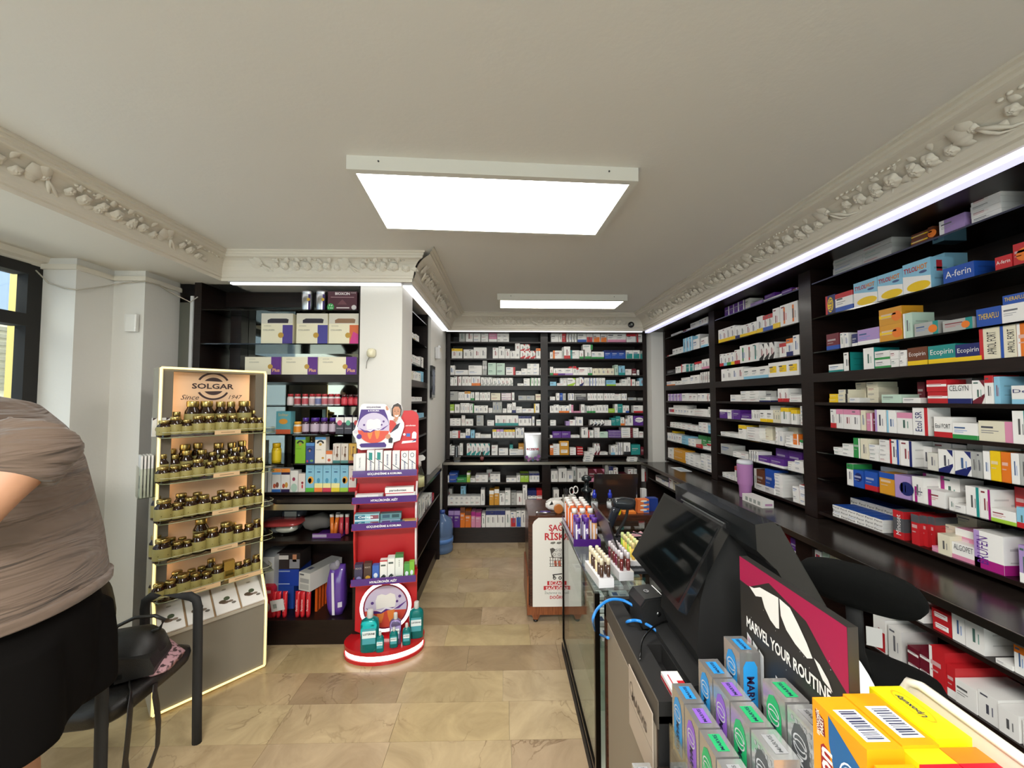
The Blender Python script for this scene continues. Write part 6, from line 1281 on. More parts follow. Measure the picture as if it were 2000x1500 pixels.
pq([(1074, 1072), (1080, 1070), (1092, 1078), (1100, 1092), (1078, 1090)], hx('55504c')); pq([(1078, 1082), (1088, 1070), (1104, 1075), (1104, 1088), (1084, 1092)], hx('d6d2cc'), 1)
for x, y in ((1086, 1075), (1094, 1074), (1083, 1083), (1092, 1083), (1100, 1081)): q = PL(x, y); b.ell((q[0], -.0042, q[1]), (.011, 0, 0), (0, 0, .009), hx('6a6662'), n=12); b.ell((q[0], -.0044, q[1]), (.007, 0, 0), (0, 0, .006), hx('e2dfda'), n=12)
for k in range(7): x = 1074+k*5; pq([(x, 1088), (x+1, 1088), (x+1.6, 1107), (x+.6, 1107)], dg, 1)
for y in (1088, 1094, 1101, 1106): pq([(1073, y), (1106, y), (1106, y+1), (1073, y+1)], hx('77706a'), 2)
for x in (1082, 1090, 1099): pq([(x, 1096), (x+5, 1094), (x+6, 1106), (x+1, 1106)], hx('c86a52'), 1)
pq([(1079, 1122), (1104, 1119), (1104, 1121), (1081, 1124)], dg); pq([(1079, 1122), (1082, 1122), (1084, 1129), (1081, 1129)], dg)
for x in (1083, 1094): q = PL(x, 1129); b.arc((q[0], -.0036, q[1]), (.013, 0, 0), (0, 0, .013), .5, 1, dg, n=14)
obj('cart_picture', b, po, label='printed trolley of blister packs')
# things on the desk
td = empty('tape_dispenser', (.405, 3.11, DZ+.0006), .1, 'white tape dispenser with dark tip on the brown desk', 'tape dispenser')
b = MB('gloss'); b.rings([((x, 0, z), (0, .028*k, 0), (0, 0, .045*k)) for x, z, k in ((-.075, .05, .35), (-.05, .048, .75), (0, .05, 1), (.05, .045, .95), (.075, .035, .5))], c=hx('e4e2dd'), n=18, p=2.6); b.prism([(-.07, .075), (-.03, .10), (.06, .105), (.05, .095), (-.03, .085)], -.014, .014, hx('d9d7d2'), plane='xz'); obj('body', b, td)
b = MB('gloss'); b.prism([(-.05, .055), (-.028, .085), (-.018, .06)], -.029, .029, hx('2a2a2c'), plane='xz'); obj('cutter', b, td)
b = MB('gloss'); b.lathe([(.032, -.012), (.036, -.012), (.036, .012), (.032, .012)], 24, c=hx('b06a34'), mat=Matrix.Rotation(math.pi/2, 4, 'X')); obj('tape_roll', b, None, (.425, 3.045, DZ+.037), 0, 'brown tape roll standing at the desk front edge', 'tape')
b = MB('metal'); b.tube([(-.14, 0, .012), (0, 0, .010)], .004, 8, hx('c9c9cc')); b.m('gloss'); b.tube([(-.12, .004, .018), (-.04, .004, .016)], .008, 8, hx('4a3a78'), m=1); b.ball((-.145, 0, .012), .012, .009, .009, hx('d8d8da'), n=10, k=6); obj('metal_pen', b, None, (.40, 3.03, DZ), 0, 'silver and purple pen-like tool on the desk', 'pen')
pc = empty('pen_cup', (.525, 3.12, DZ+.0006), 0, 'white square pen cup with scissors on the brown desk', 'pen cup')
b = MB('gloss'); b.box(-.05, -.05, 0, .05, -.047, .115, hx('dedcd2')); b.box(-.05, .047, 0, .05, .05, .115, hx('dedcd2')); b.box(-.05, -.047, 0, -.047, .047, .115, hx('dedcd2')); b.box(.047, -.047, 0, .05, .047, .115, hx('dedcd2')); b.box(-.05, -.05, 0, .05, .05, .003, hx('dedcd2')); obj('cup', b, pc)
sc3 = empty('scissors', (.545, 3.105, DZ+.004), 0, 'scissors with white ring handles standing in the pen cup', 'scissors')
b = MB('gloss'); [b.tube([(x+.018*math.cos(a), 0, z+.028*math.sin(a)) for a in [k*math.pi/6 for k in range(13)]], .005, 6, hx('d6d4d2')) for x, z in ((-.004, .155), (.028, .165))]; obj('handles', b, sc3); b = MB('metal'); b.tube([(.01, 0, .01), (.008, 0, .13)], .006, 6, hx('b0b0b0')); obj('blades', b, sc3)
for i, (x, h, c) in enumerate(((-.035, .17, '141416'), (-.022, .175, '2a2a30'), (-.010, .165, '1a1a1e'), (.03, .15, 'c0303a'))):
    b = MB('gloss'); b.tube([(0, 0, .004), (x*.15, .004*i, h*.9), (x*.17, .004*i, h)], [.0045, .0045, .002], 8, hx(c)); obj('pen', b, None, (.525+x, 3.135, DZ+.0035), 0, f'{("black leftmost", "dark grey", "black thin", "red")[i]} pen in the white pen cup', 'pen', 'pens in the white cup')
b = MB('gloss'); b.lathe([(.05, 0), (.05, .02), (.036, .03), (.034, .12), (.045, .125), (.045, .15), (.02, .16), (.02, .21), (.042, .22), (.042, .245), (.02, .26), (.001, .26)], 20, c=hx('141c1e')); obj('stamp_press', b, None, (.685, 3.22, DZ+.0006), 0, 'dark green-black stamp press standing behind the pen cup', 'stamp')
lp2 = empty('laptop', (.75, 3.30, DZ+.0006), 0, 'dark laptop seen from behind on the brown desk', 'laptop')
b = MB('gloss'); b.box(0, 0, 0, .37, .24, .016, hx('2a2826')); obj('keyboard_base', b, lp2); b = MB('gloss'); b.prism([(-.01, .016), (-.002, .016), (-.075, .27), (-.083, .27)][::-1], 0, .37, hx('2c2624'), plane='yz'); obj('screen_lid', b, lp2)
for i, x in enumerate((.72, .845)):
    r = empty('spray_bottle', (x, 3.09, DZ+.0006), 0, f'small clear bottle with blue nozzle cap, {("left", "right")[i]} on the desk', 'bottle', 'blue capped bottles on the desk')
    b = MB('acrylic'); b.lathe([(.024, 0), (.026, .005), (.026, .095), (.012, .112)], 16); obj('bottle_body', b, r); b = MB('gloss'); b.lathe([(.017, .108), (.017, .14), (.009, .15), (.008, .17), (.001, .172)], 14, c=hx('1f35b8')); obj('cap', b, r); b = MB('print'); b.lathe([(.0265, .03), (.0266, .03), (.0266, .075), (.0265, .075)], 16, c=hx('c9ccd0')); obj('label', b, r)
b = MB('print'); b.box(-.055, -.03, 0, .045, .03, .014, hx('e07a2a'), top=hx('e88a3a')); obj('orange_box', b, None, (.985, 3.05, DZ+.0006), 0, 'flat orange carton on the desk before the laptop', 'carton')
for k in range(3):
    b = MB('print'); b.box(-.045, -.03, 0, .045, .03, .034, hx('d8733a')); b.box(.0, -.0306, .004, .044, -.03, .024, hx('3a6ab8')); b.ell((0, -.031, .024), (.028, 0, 0), (0, 0, .007), hx('ece6d8'), n=12); obj('orange_box', b, None, (1.095, 3.07, DZ+.0006+k*.0345), .05*k, f'orange and blue carton on the desk, {("lowest", "middle", "top")[k]} of three', 'carton')
b = MB('print'); b.box(-.04, -.03, 0, .04, .03, .10, hx('1f3a88')); obj('blue_carton', b, None, (1.19, 3.12, DZ+.0006), .1, 'dark blue carton beside the orange ones on the desk', 'carton')
b = MB('print'); b.box(-.02, -.02, 0, .02, .02, .15, hx('c9c9c6')); obj('white_carton', b, None, (1.16, 3.22, DZ+.0006), 0, 'narrow pale carton standing behind the blue one on the desk', 'carton')

# ------------------------------------------------------------ dark till cabinet with point-of-sale screens
TX0, TX1, TY0, TY1, TZ_ = .432, 1.00, 1.10, 1.675, .856
tc_ = empty('till_cabinet', (TX0, TY0, 0), 0, 'dark till cabinet with cable slots in its black top', 'cabinet')
w_, d_ = TX1-TX0, TY1-TY0
b = MB('brownwood', 'matte'); b.box(.004, .01, 0, .02, d_-.03, TZ_-.06); obj('side_panel', b, tc_); cpart('side_panel', 'matte', -.006, .03, .03, .004, d_-.06, TZ_-.075, c=hx('8d8170'), parent=tc_, label='beige side board')
cpart('corner_post', 'brownwood', -.004, d_-.03, 0, .02, d_, TZ_-.02, parent=tc_)
cpart('body', 'matte', .02, .012, 0, w_, d_, TZ_-.06, c=hx('0c0b0b'), parent=tc_); cpart('front_panel', 'matte', 0, 0, .05, w_, .012, TZ_-.04, c=hx('0b0a0a'), parent=tc_)
b = MB('matte'); BKc = hx('131211')
sl = [(.06, .02, .11, .25), (.06, .33, .11, .55)]
xs_ = [0, .06, .11, w_]; ys_ = [0, .02, .25, .33, .55, d_]
for i in range(3):
    for j in range(5):
        if i == 1 and j in (1, 3): continue
        b.box(xs_[i], ys_[j], TZ_-.06, xs_[i+1], ys_[j+1], TZ_, BKc)
b.box(-.004, 0, TZ_-.075, 0, d_, TZ_, hx('4e463c')); obj('slotted_top', b, tc_)
pos = empty('point_of_sale', (.62, 1.28, TZ_+.0006), 0, 'black two-sided point-of-sale terminal with tilted touchscreen facing the aisle', 'till')
ox, oy, oz = pos.location
def quad_slab(P0, P1, P2, P3, th, c, mat, name, nrm, lab=None, inset=0):
    b = MB(mat); n_ = Vector(nrm).normalized()*th; A_ = [Vector(p)-Vector((ox, oy, oz)) for p in (P0, P1, P2, P3)]
    V = A_+[p-n_ for p in A_]; b.add(V, [(0, 1, 2, 3), (7, 6, 5, 4), (0, 4, 5, 1), (1, 5, 6, 2), (2, 6, 7, 3), (3, 7, 4, 0)], c); return obj(name, b, pos, label=lab)
S0, S1, S2, S3 = (.49, 1.10, 1.105), (.62, 1.10, 1.338), (.62, 1.495, 1.338), (.49, 1.495, 1.105)
nr = (-.233, 0, .13); fcx = hx('0d0e0f')
quad_slab(S0, S1, S2, S3, .028, fcx, 'gloss', 'screen_housing', nr)
N_ = Vector(nr).normalized(); up_ = (Vector(S1)-Vector(S0)).normalized(); Y_ = Vector((0, 1, 0))
def onscr(a, bq, k=.0012): return Vector(S0)+up_*a+Y_*bq+N_*k
LS = (Vector(S1)-Vector(S0)).length
quad_slab(onscr(.016, .012), onscr(LS-.012, .012), onscr(LS-.012, .383), onscr(.016, .383), .001, (.02, .02, .02), 'screen', 'touchscreen', nr, 'dark glossy touchscreen')
b = MB('matte'); PP = lambda x, z: (x-ox, z-oz)
b.prism([PP(.645, 1.31), PP(.69, 1.345), PP(.76, 1.22), PP(.72, .95), PP(.72, TZ_+.025), PP(.60, TZ_+.025), PP(.57, .95), PP(.585, 1.10)], 1.16-oy, 1.42-oy, hx('0a0a0a'), plane='xz'); obj('stand_neck', b, pos)
b = MB('matte'); b.prism([PP(.545, TZ_), PP(.80, TZ_), PP(.80, TZ_+.018), PP(.73, TZ_+.028), PP(.59, TZ_+.028), PP(.545, TZ_+.018)], 1.13-oy, 1.43-oy, hx('161616'), plane='xz'); obj('stand_foot', b, pos)
b = MB('gloss'); hc = hx('1d1f20')
b.prism([PP(.665, 1.368), PP(.715, 1.375), PP(.735, 1.355), PP(.90, 1.06), PP(.875, 1.03), PP(.83, 1.06), PP(.72, 1.25), PP(.668, 1.30)], 1.02-oy, 1.50-oy, hc, plane='xz', c2=hx('0b0b0b')); obj('rear_housing', b, pos)
b = MB('gloss'); b.prism([PP(.66, 1.325), PP(.6615, 1.325), PP(.6615, 1.329), PP(.66, 1.329)], 1.16-oy, 1.44-oy, hx('6a6c6c'), plane='xz'); obj('vent_line', b, pos)
b = MB('metal'); b.ball((.672-ox, 1.045-oy, 1.335-oz), .004, .012, .005, hx('b0b0b0'), n=10, k=5); obj('badge', b, pos)
quad_slab((.745, 1.04, 1.36), (.905, 1.04, 1.075), (.905, 1.48, 1.075), (.745, 1.48, 1.36), .008, (.02, .02, .02), 'screen', 'rear_screen', (.29, 0, .16))
# card reader
cr = empty('card_reader', (.565, 1.50, TZ_+.0006), .12, 'black contactless card reader block before the touchscreen', 'card reader')
b = MB('matte'); b.prism([(-.06, 0), (.075, 0), (.085, .03), (.02, .105), (-.045, .10), (-.065, .075)], -.055, .055, hx('0e0e0e'), plane='xz'); obj('reader_body', b, cr)
b = MB('gloss'); b.prism([(-.066, .077), (-.046, .101), (.018, .106), (.016, .109), (-.05, .104), (-.069, .079)], -.05, .05, hx('26282a'), plane='xz'); obj('face_plate', b, cr)
b = MB('print'); o3 = Vector((-.02, 0, .1085)); b.ell(o3, (.009, 0, 0.0006), (0, .011, 0), hx('c9cacc'), n=16); b.ell(o3+Vector((0, 0, .0003)), (.007, 0, .0005), (0, .009, 0), hx('1c1c1e'), n=16); b.arc(o3+Vector((0, 0, .0006)), (.006, 0, 0), (0, .007, 0), .7, 1, hx('d9d9da'), n=8, a0=-60, a1=60); b.arc(o3+Vector((0, 0, .0006)), (.003, 0, 0), (0, .004, 0), .6, 1, hx('d9d9da'), n=8, a0=-60, a1=60); obj('contactless_mark', b, cr)
b = MB('metal'); b.lathe([(.009, 0), (.009, .003), (.003, .004)], 14, (0, 0, 0), hx('8a8a8a'), mat=Matrix.Translation((.0, -.055, .05)) @ Matrix.Rotation(math.pi/2, 4, 'X')); obj('lock', b, cr)
b = MB('screen'); b.prism([(.025, .1045), (.075, .046), (.077, .048), (.028, .106)], -.045, .045, plane='xz'); obj('display', b, cr)
# cables
BLU = hx('2f86d8')
def cable(name, pts, r, c, label):
    P = []
    pts = [Vector(p) for p in pts]; n = len(pts)
    for i in range(n-1):
        p0, p1, p2, p3 = pts[max(0, i-1)], pts[i], pts[i+1], pts[min(n-1, i+2)]
        for k in range(8):
            t = k/8; P.append(.5*((2*p1)+(p2-p0)*t+(2*p0-5*p1+4*p2-p3)*t*t+(3*p1-p0-3*p2+p3)*t**3))
    P.append(pts[-1]); b = MB('gloss'); b.tube(P, r, 8, c); return obj(name, b, label=label, cat='cable')
cable('network_cable', [at_z(1237, 1183, .895), at_z(1215, 1172, .91), at_z(1190, 1172, .915), at_z(1168, 1188, .90), at_z(1158, 1212, .87), at_x(1165, 1235, .415), at_x(1188, 1246, .41)], .0055, BLU, 'blue network cable looping over the counter edge')
cable('network_cable', [at_z(1222, 1222, .80), at_z(1226, 1214, .868), at_z(1245, 1212, .875), at_z(1268, 1222, .872), at_z(1295, 1240, .866), at_z(1325, 1250, .864), at_z(1340, 1250, .864)], .0055, BLU, 'blue network cable lying on the black till top')
cable('network_cable', [at_z(1385, 1216, .866), at_z(1410, 1222, .866), at_z(1450, 1237, .866)], .0055, BLU, 'short blue cable length behind the till neck')
cable('power_cord', [at_z(1330, 1215, .87), at_z(1300, 1214, .89), at_z(1275, 1226, .89), at_z(1255, 1250, .88), at_z(1250, 1285, .862), at_z(1247, 1300, .83)], .003, hx('0e0e0e'), 'thin black cord curving into a cable slot')
cable('power_cord', [at_z(1450, 1178, .88), at_z(1440, 1200, .868), at_z(1415, 1212, .863), at_z(1390, 1210, .863)], .003, hx('151515'), 'thin black cord behind the till neck')
b = MB('matte'); b.box(-.012, -.018, 0, .012, .018, .02, hx('121212')); obj('plug', b, None, at_z(1452, 1180, TZ_), .4, 'small black plug on the till top beside the display board', 'plug')
# dark till top continuing behind, papers there
b = MB('print'); b.box(-.06, -.04, 0, .06, .04, .02, hx('d9d6cc')); b.box(-.0606, -.02, .004, -.06, .02, .016, hx('6a5a9a')); obj('paper_packet', b, None, (.80, 1.53, TZ_+.0006), .5, 'crumpled white packet on the till top behind the neck', 'packet')
b = MB('print'); b.prism([(-.05, -.03), (.05, -.05), (.06, .03), (-.02, .05)], 0, .002, hx('e4e4e2')); obj('paper_sheet', b, None, (.73, 1.30+.22, TZ_+.0006), .2, 'white paper sheet on the till top', 'paper')

# ------------------------------------------------------------ toothpaste display near the camera
lowc = empty('low_counter', (.43, .12, 0), 0, 'dark low counter under the toothpaste display', 'counter')
cpart('body', 'matte', 0, 0, 0, .57, .965, .665, c=hx('1b1917'), parent=lowc); cpart('counter_top', 'wengetop', -.012, 0, .665, .57, .965, .695, parent=lowc)
ds = empty('toothpaste_display', (.435, .70, .6956), 0, 'stepped silver display tray with black backboard for metallic toothpaste cartons', 'display stand')
b = MB('foil'); 
for x0, x1, z in ((0, .062, .095), (.062, .124, .168), (.124, .185, .232)): b.box(x0, 0, 0, x1, .33, z, hx('8d9096'))
obj('step_tray', b, ds)
cpart('front_lip', 'acrylic', -.004, .0, 0, 0, .33, .16, parent=ds); cpart('end_lip', 'acrylic', 0, .33, 0, .10, .333, .15, parent=ds)
BX = .62-.435; b = MB('print'); y0, y1, zb, zt = 0., .318, .0, 1.288-.6956
b.box(BX, y0, zb, BX+.02, y1, zt, hx('262421')); xx = BX-.0006
NB = lambda y, z, k=0: (xx-.0003*k, y1-y*(y1-y0), zt-z*.36)
Fb = lambda pts, c, k=0: b.face([NB(p[0], p[1], k) for p in pts], c)
mg = hx('9c1744')
Fb([(0, 0), (1, 0), (1, .34), (.86, .25), (.7, .12), (.35, .05), (.12, .17), (0, .17)], mg)
for pts in ([(.12, .165), (.18, .155), (.25, .12), (.45, .10), (.45, .29), (.42, .30), (.36, .28), (.30, .23), (.27, .175), (.2, .2)], [(.46, .10), (.56, .11), (.63, .17), (.70, .24), (.745, .30), (.70, .325), (.60, .30), (.52, .26), (.47, .20)], [(.755, .29), (.80, .30), (.86, .345), (.89, .39), (.82, .37)]): Fb(pts, hx('e8e6e0'), 1)
b.text('MARVEL YOUR ROUTINE', NB(.48, .425, 2), (0, -1, 0), (0, 0, 1), hx('f0eee8'), w=.255, h=.027, bold=True)
for y, z, c in ((.08, .50, 'c9a6b4'), (.15, .52, 'c2c8c4'), (.22, .54, 'c9ccce'), (.40, .60, '7fae8a'), (.49, .63, '7aa8b4'), (.58, .66, '9a7ab0'), (.68, .69, '8a7a70'), (.78, .72, 'b08a74'), (.88, .75, '9a9a98')):
    Fb([(y, z), (y+.055, z+.02), (y+.05, z+.36), (y+.012, z+.35)], hx('d6d6d4'), 1); Fb([(y+.008, z+.02), (y+.048, z+.035), (y+.043, z+.31), (y+.016, z+.30)], hx(c), 2)
rs_ = random.Random(3)
for k in range(40): y, z = rs_.random(), .2+.78*rs_.random(); Fb([(y, z), (y+.004, z), (y+.004, z+.006), (y, z+.006)], hx('c9c6c0'), 1)
obj('backboard', b, ds, label='black backboard printed with toothpaste tubes')
MC = dict(b='2b8fd0', p='8a5cc0', g='23a866', w='b9bcbe')
def marvis(x, y, z, k, i, lab, h=.165):
    """metallic toothpaste carton: broad face towards the aisle, top flap with coloured name plate"""
    cc = hx(MC[k]); r = MB('foil'); w, d = .050, .066
    r.box(0, 0, 0, w, d, h, hx('c2c0be') if k != 'w' else hx('d0d2d2')); r.m('print')
    P = lambda yy, zz, kk=1: (-.0006*kk, d/2+yy, zz)
    fr = [(-.022, .02), (.022, .02), (.022, h*.74), (.014, h*.88), (0, h*.93), (-.014, h*.88), (-.022, h*.74)]
    r.face([P(-a, z_) for a, z_ in fr], cc if k != 'w' else hx('4f5254'), 1)
    for q in (.72, .66): r.arc((-.0013, d/2, h*q), (0, .017, 0), (0, 0, .014), .82, 1, hx('c4c6c8'), 1, n=16)
    r.text('MARVIS', (-.0014, d/2, h*.36), (0, 0, -1), (0, -1, 0), hx('23273a') if k != 'w' else hx('d9dadb'), 1, w=h*.42, bold=True)
    t = [(-.013, .012), (.013, .012), (.013, d-.012), (-.013, d-.012)]
    r.face([(w/2-.026*.5, .012, h+.0006), (w/2+.013, .012, h+.0006), (w/2+.013, d*.7, h+.0006), (w/2-.013, d*.7, h+.0006)][0:0] or [(w/2+a, bb, h+.0006) for a, bb in t], cc if k != 'w' else hx('9a9c9e'), 1)
    r.text('MARVIS', (w/2, d/2, h+.001), (0, 1, 0), (-1, 0, 0), hx('1d2b4a') if k != 'w' else hx('5a5c5e'), 1, w=d*.56, bold=True)
    # near end face with its own plate
    r.face([(w*.16, -.0006, .03), (w*.84, -.0006, .03), (w*.84, -.0006, h*.8), (w*.7, -.0006, h*.88), (w*.3, -.0006, h*.88), (w*.16, -.0006, h*.8)], cc if k != 'w' else hx('55585a'), 1)
    r.text('MARVIS', (w*.5, -.0012, h*.42), (0, 0, -1), (1, 0, 0), hx('2a1f3e') if k != 'w' else hx('d6d8d8'), 1, w=h*.5, bold=True)
    if k == 'w':
        for a in range(5):
            for c_ in range(9):
                yv, zv = .006+a*.011, .012+c_*.017; r.face([(-.0005, yv, zv), (-.0005, yv+.006, zv), (-.0005, yv+.006, zv+.008), (-.0005, yv, zv+.008)], hx('9fa2a4'), 1)
    obj('toothpaste_carton', r, None, (x, y, z+.0006), 0, lab, 'carton', 'metallic toothpaste cartons on the stepped display')
nm = dict(b='blue', p='purple', g='green', w='silver')
rw = [('front', .440, .6956+.095, [(1.03-.066, 'b'), (.893, 'p'), (.822, 'g'), (.751, 'w')]), ('middle', .502, .6956+.168, [(.946, 'b'), (.875, 'p'), (.804, 'g'), (.733, 'w')]), ('back', .563, .6956+.232, [(.934, 'b'), (.785, 'g'), (.713, 'w')])]
for rn, x, z, L in rw:
    for y, k in L: marvis(x, y, z, k, 0, f'{nm[k]} metallic toothpaste carton on the {rn} step of the display')
b = MB('print'); b.box(0, 0, 0, .05, .075, .02, hx('e8e4e0')); b.box(-.0005, 0, .002, 0, .075, .010, hx('b8202a')); b.box(.008, .004, .02, .046, .071, .0203, hx('f0eeea')); b.box(.03, .0, .0203, .05, .035, .0206, hx('c8242c')); b.text('E', (.04, .017, .0210), (0, 1, 0), (-1, 0, 0), hx('f4f0ee'), h=.014); b.box(.012, .012, .0203, .016, .06, .0206, hx('b8404a'))
obj('herbal_carton', b, None, (.475, 1.115, TZ_+.0006), 0, 'small white and red carton on the till top beside the display', 'carton')
for k, (ya, yb, z0, z1) in enumerate(((1.115, 1.32, .62, .812),)):
    b = MB('print'); b.box(0, 0, 0, .003, yb-ya, z1-z0, hx('b3a596')); b.box(-.0005, .0, .085, 0, yb-ya, .087, hx('8a7d70')); b.text('MARVIS', (-.0008, (yb-ya)*.52, .115), (0, -1, 0), (0, 0, 1), hx('4a3f3a'), w=.13, bold=True); b.arc((-.0008, (yb-ya)*.86, .13), (0, .016, 0), (0, 0, .024), .8, 1, hx('5a4f48'), n=16)
    obj('hanging_card', b, None, (.418, ya, z0), 0, 'beige hanging card with dark lettering on the till cabinet side', 'card')
wr = empty('wire_pocket', (.35, 1.02, .52), 0, 'small wire pocket fixed to the counter side', 'rack')
b = MB('metal'); [b.tube(p, .0025, 6, hx('9a958c')) for p in ([(0, 0, .10), (0, .13, .10), (.068, .13, .10)], [(0, 0, .10), (.078, 0, .10)], [(0, 0, 0), (.078, 0, 0)], [(0, 0, 0), (0, .13, 0), (.068, .13, 0)], [(0, 0, 0), (0, 0, .10)], [(0, .13, 0), (0, .13, .10)], [(0, .065, 0), (0, .065, .10)])]; b.box(0, 0, -.002, .078, .13, 0, hx('8a857c')); obj('wire_frame', b, wr)
marvis(.356, 1.04, .522, 'w', 0, 'silver patterned toothpaste carton in the wire pocket on the counter side')

# ------------------------------------------------------------ orange cold remedy cartons in a cream bin
rz_ = empty('riser', (.545, .30, .6956), 0, 'dark riser block under the orange cartons', 'stand'); cpart('block', 'matte', 0, 0, 0, .245, .395, .25, c=hx('2a2724'), parent=rz_)
ZB = .6956+.25; ZT2 = 1.17
def orange(x, y, w, d, h, lab, kind):
    r = MB('print'); OR = hx('f09a10'); YL = hx('f4dc10'); c = OR if kind in 'oO' else YL
    r.box(0, 0, 0, w, d, h, c)
    if kind in 'oO':
        r.face([(.012, d*.12, h+.0005), (w-.008, d*.12, h+.0005), (w-.008, d*.72, h+.0005), (.012, d*.72, h+.0005)], hx('eef0f2'))
        yy = d*.16
        while yy < d*.68:
            t = .0012*rs_.choice([1, 1, 2, 3]); r.face([(.018, yy, h+.001), (w-.013, yy, h+.001), (w-.013, yy+t, h+.001), (.018, yy+t, h+.001)], hx('3a3f5a')); yy += t+.0012*rs_.choice([1, 2])
        # aisle face: dark blue sweep, lettering
        q = lambda yv, zv, k=1: (-.0005*k, d*(1-yv), h*(1-(1-zv)*.62))
        r.face([q(*p) for p in ((.38, .93), (.36, .75), (.40, .55), (.52, .38), (.66, .28), (1, .28), (1, .93))][::-1] if False else [q(*p) for p in ((.33, .97), (1, .68), (1, .2), (.6, .1), (.42, .35), (.33, .65))], hx('1d5f96'))
        r.ell(q(.72, .42, 2), (0, d*.16, 0), (0, 0, h*.11), hx('dfe4e8')); r.ell(q(.72, .42, 3), (0, d*.10, 0), (0, 0, h*.07), hx('e88a1e')); r.arc(q(.72, .42, 3), (0, d*.20, 0), (0, 0, h*.14), .9, 1, hx('dfe6ee'), n=18)
        r.face([q(*p) for p in ((.06, .90), (.24, .86), (.26, .66), (.10, .68))], hx('7a1a22')); r.text('EKONOMİK', q(.115, .775, 2), (0, 0, 1), (0, 1, 0), hx('f4ecdc'), w=h*.19, bold=True); r.text('PAKET', q(.195, .765, 2), (0, 0, 1), (0, 1, 0), hx('f4ecdc'), w=h*.13, bold=True)
        r.face([q(*p) for p in ((.16, .52), (.22, .57), (.30, .55), (.38, .40), (.40, .02), (.16, .02))], hx('a01a1e')); r.text('xon', q(.29, .30, 2), (0, 0, 1), (0, 1, 0), hx('f6efe6'), w=h*.30, bold=True)
    else:
        r.text('Upoxuity', (w*.5, d*.58, h+.001), (0, 1, 0), (-1, 0, 0), hx('2a3450'), w=d*.46, bold=True, shear=.2); r.arc((w*.55, d*.58, h+.0006), (.014, 0, 0), (0, .036, 0), .9, 1, hx('e8b010'), n=20)
    obj('cold_remedy_carton', r, None, (x, y, ZB+.0006), 0, lab, 'carton')
orange(.548, .592, .058, .103, ZT2-ZB, 'orange cold remedy carton with blue side at the aisle side', 'o')
orange(.607, .596, .058, .103, ZT2-ZB+.002, 'second orange cold remedy carton with barcode lid', 'o')
orange(.666, .602, .058, .108, ZT2-ZB+.006, 'bright yellow carton with oval emblem beside the cream bin wall', 'y')
orange(.548, .478, .058, .103, ZT2-ZB-.012, 'nearest orange cold remedy carton with barcode lid', 'o')
for x, lab, a, c1, c2 in ((.607, 'orange and red rounded carton in the nearest row', 'f0c414', 'c8142c', 'f06a1e'), (.666, 'orange and red rounded carton beside the bin wall', 'f07a1e', 'c8142c', 'e8501e')):
    r = MB('print'); hh = ZT2-ZB-.004; r.box(0, 0, 0, .057, .115, hh, hx(c1)); r.box(-.0003, .09, hh-.05, .0573, .1153, hh+.0005, hx(a)); r.box(-.0003, -.0003, hh-.05, .0573, .045, hh+.0005, hx(c2)); r.box(-.0006, .058, hh-.035, 0, .070, hh-.01, hx('e8a8a8'))
    obj('cold_remedy_carton', r, None, (x, .482, ZB+.0006), 0, lab, 'carton')
bn = empty('storage_bin', (.744, .285, ZB+.0006), 0, 'cream plastic bin wall with rounded corner beside the yellow carton', 'bin')
b = MB('gloss'); b.prism([(0, 0), (.43, 0), (.445, .06), (.445, .205), (.432, .232), (.41, .24), (0, .225)], 0, .007, hx('e2dbc8'), plane='yz')
b.tube([(.0035, .0, .225), (.0035, .41, .24), (.0035, .43, .233), (.0035, .444, .205), (.0035, .445, .05)], .008, 8, hx('e8e1cf')); obj('bin_wall', b, bn)
b = MB('print'); b.lathe([(.02, 0), (.028, .004), (.028, .008), (.001, .008)], 24, c=hx('8fae3a')); b.lathe([(.016, .008), (.016, .010), (.001, .010)], 20, c=hx('e6e2d6')); obj('round_lid', b, None, (.76, .33, 1.145), 0, 'green and white round lid at the frame corner', 'lid')
b = MB('gloss'); b.box(-.03, -.03, 0, .03, .03, .2, hx('e2dccd')); obj('lid_block', b, None, (.765, .33, .9445), 0, 'cream block under the round lid', 'box')
bpy.data.objects['lid_block'].location.z = ZB-.0004
# folded white papers behind the backboard
b = MB('print'); V = []; N = 10
for i in range(N+1):
    t = i/N
    for j in range(4): V.append((.0+j*.035+.02*math.sin(t*2), -.17*t+.01*j, .10*(1-t)+.05*math.sin(t*3)*(j/3)))
b.add(V, [(i*4+j, (i+1)*4+j, (i+1)*4+j+1, i*4+j+1) for i in range(N) for j in range(3)], hx('d6d8da'), sm=True)
b.add([(x+.012, y, z-.03) for x, y, z in V], [(i*4+j, (i+1)*4+j, (i+1)*4+j+1, i*4+j+1) for i in range(N) for j in range(3)], hx('c2c6ca'), sm=True)
obj('folded_papers', b, None, (.665, .93, 1.03), 0, 'curled white papers behind the display board', 'paper')
cpart('paper_ledge', 'matte', .65, .72, .6956, .83, .95, 1.0, c=hx('1a1918')); tag(bpy.data.objects['paper_ledge'], 'dark ledge under the curled papers behind the display board', 'stand')

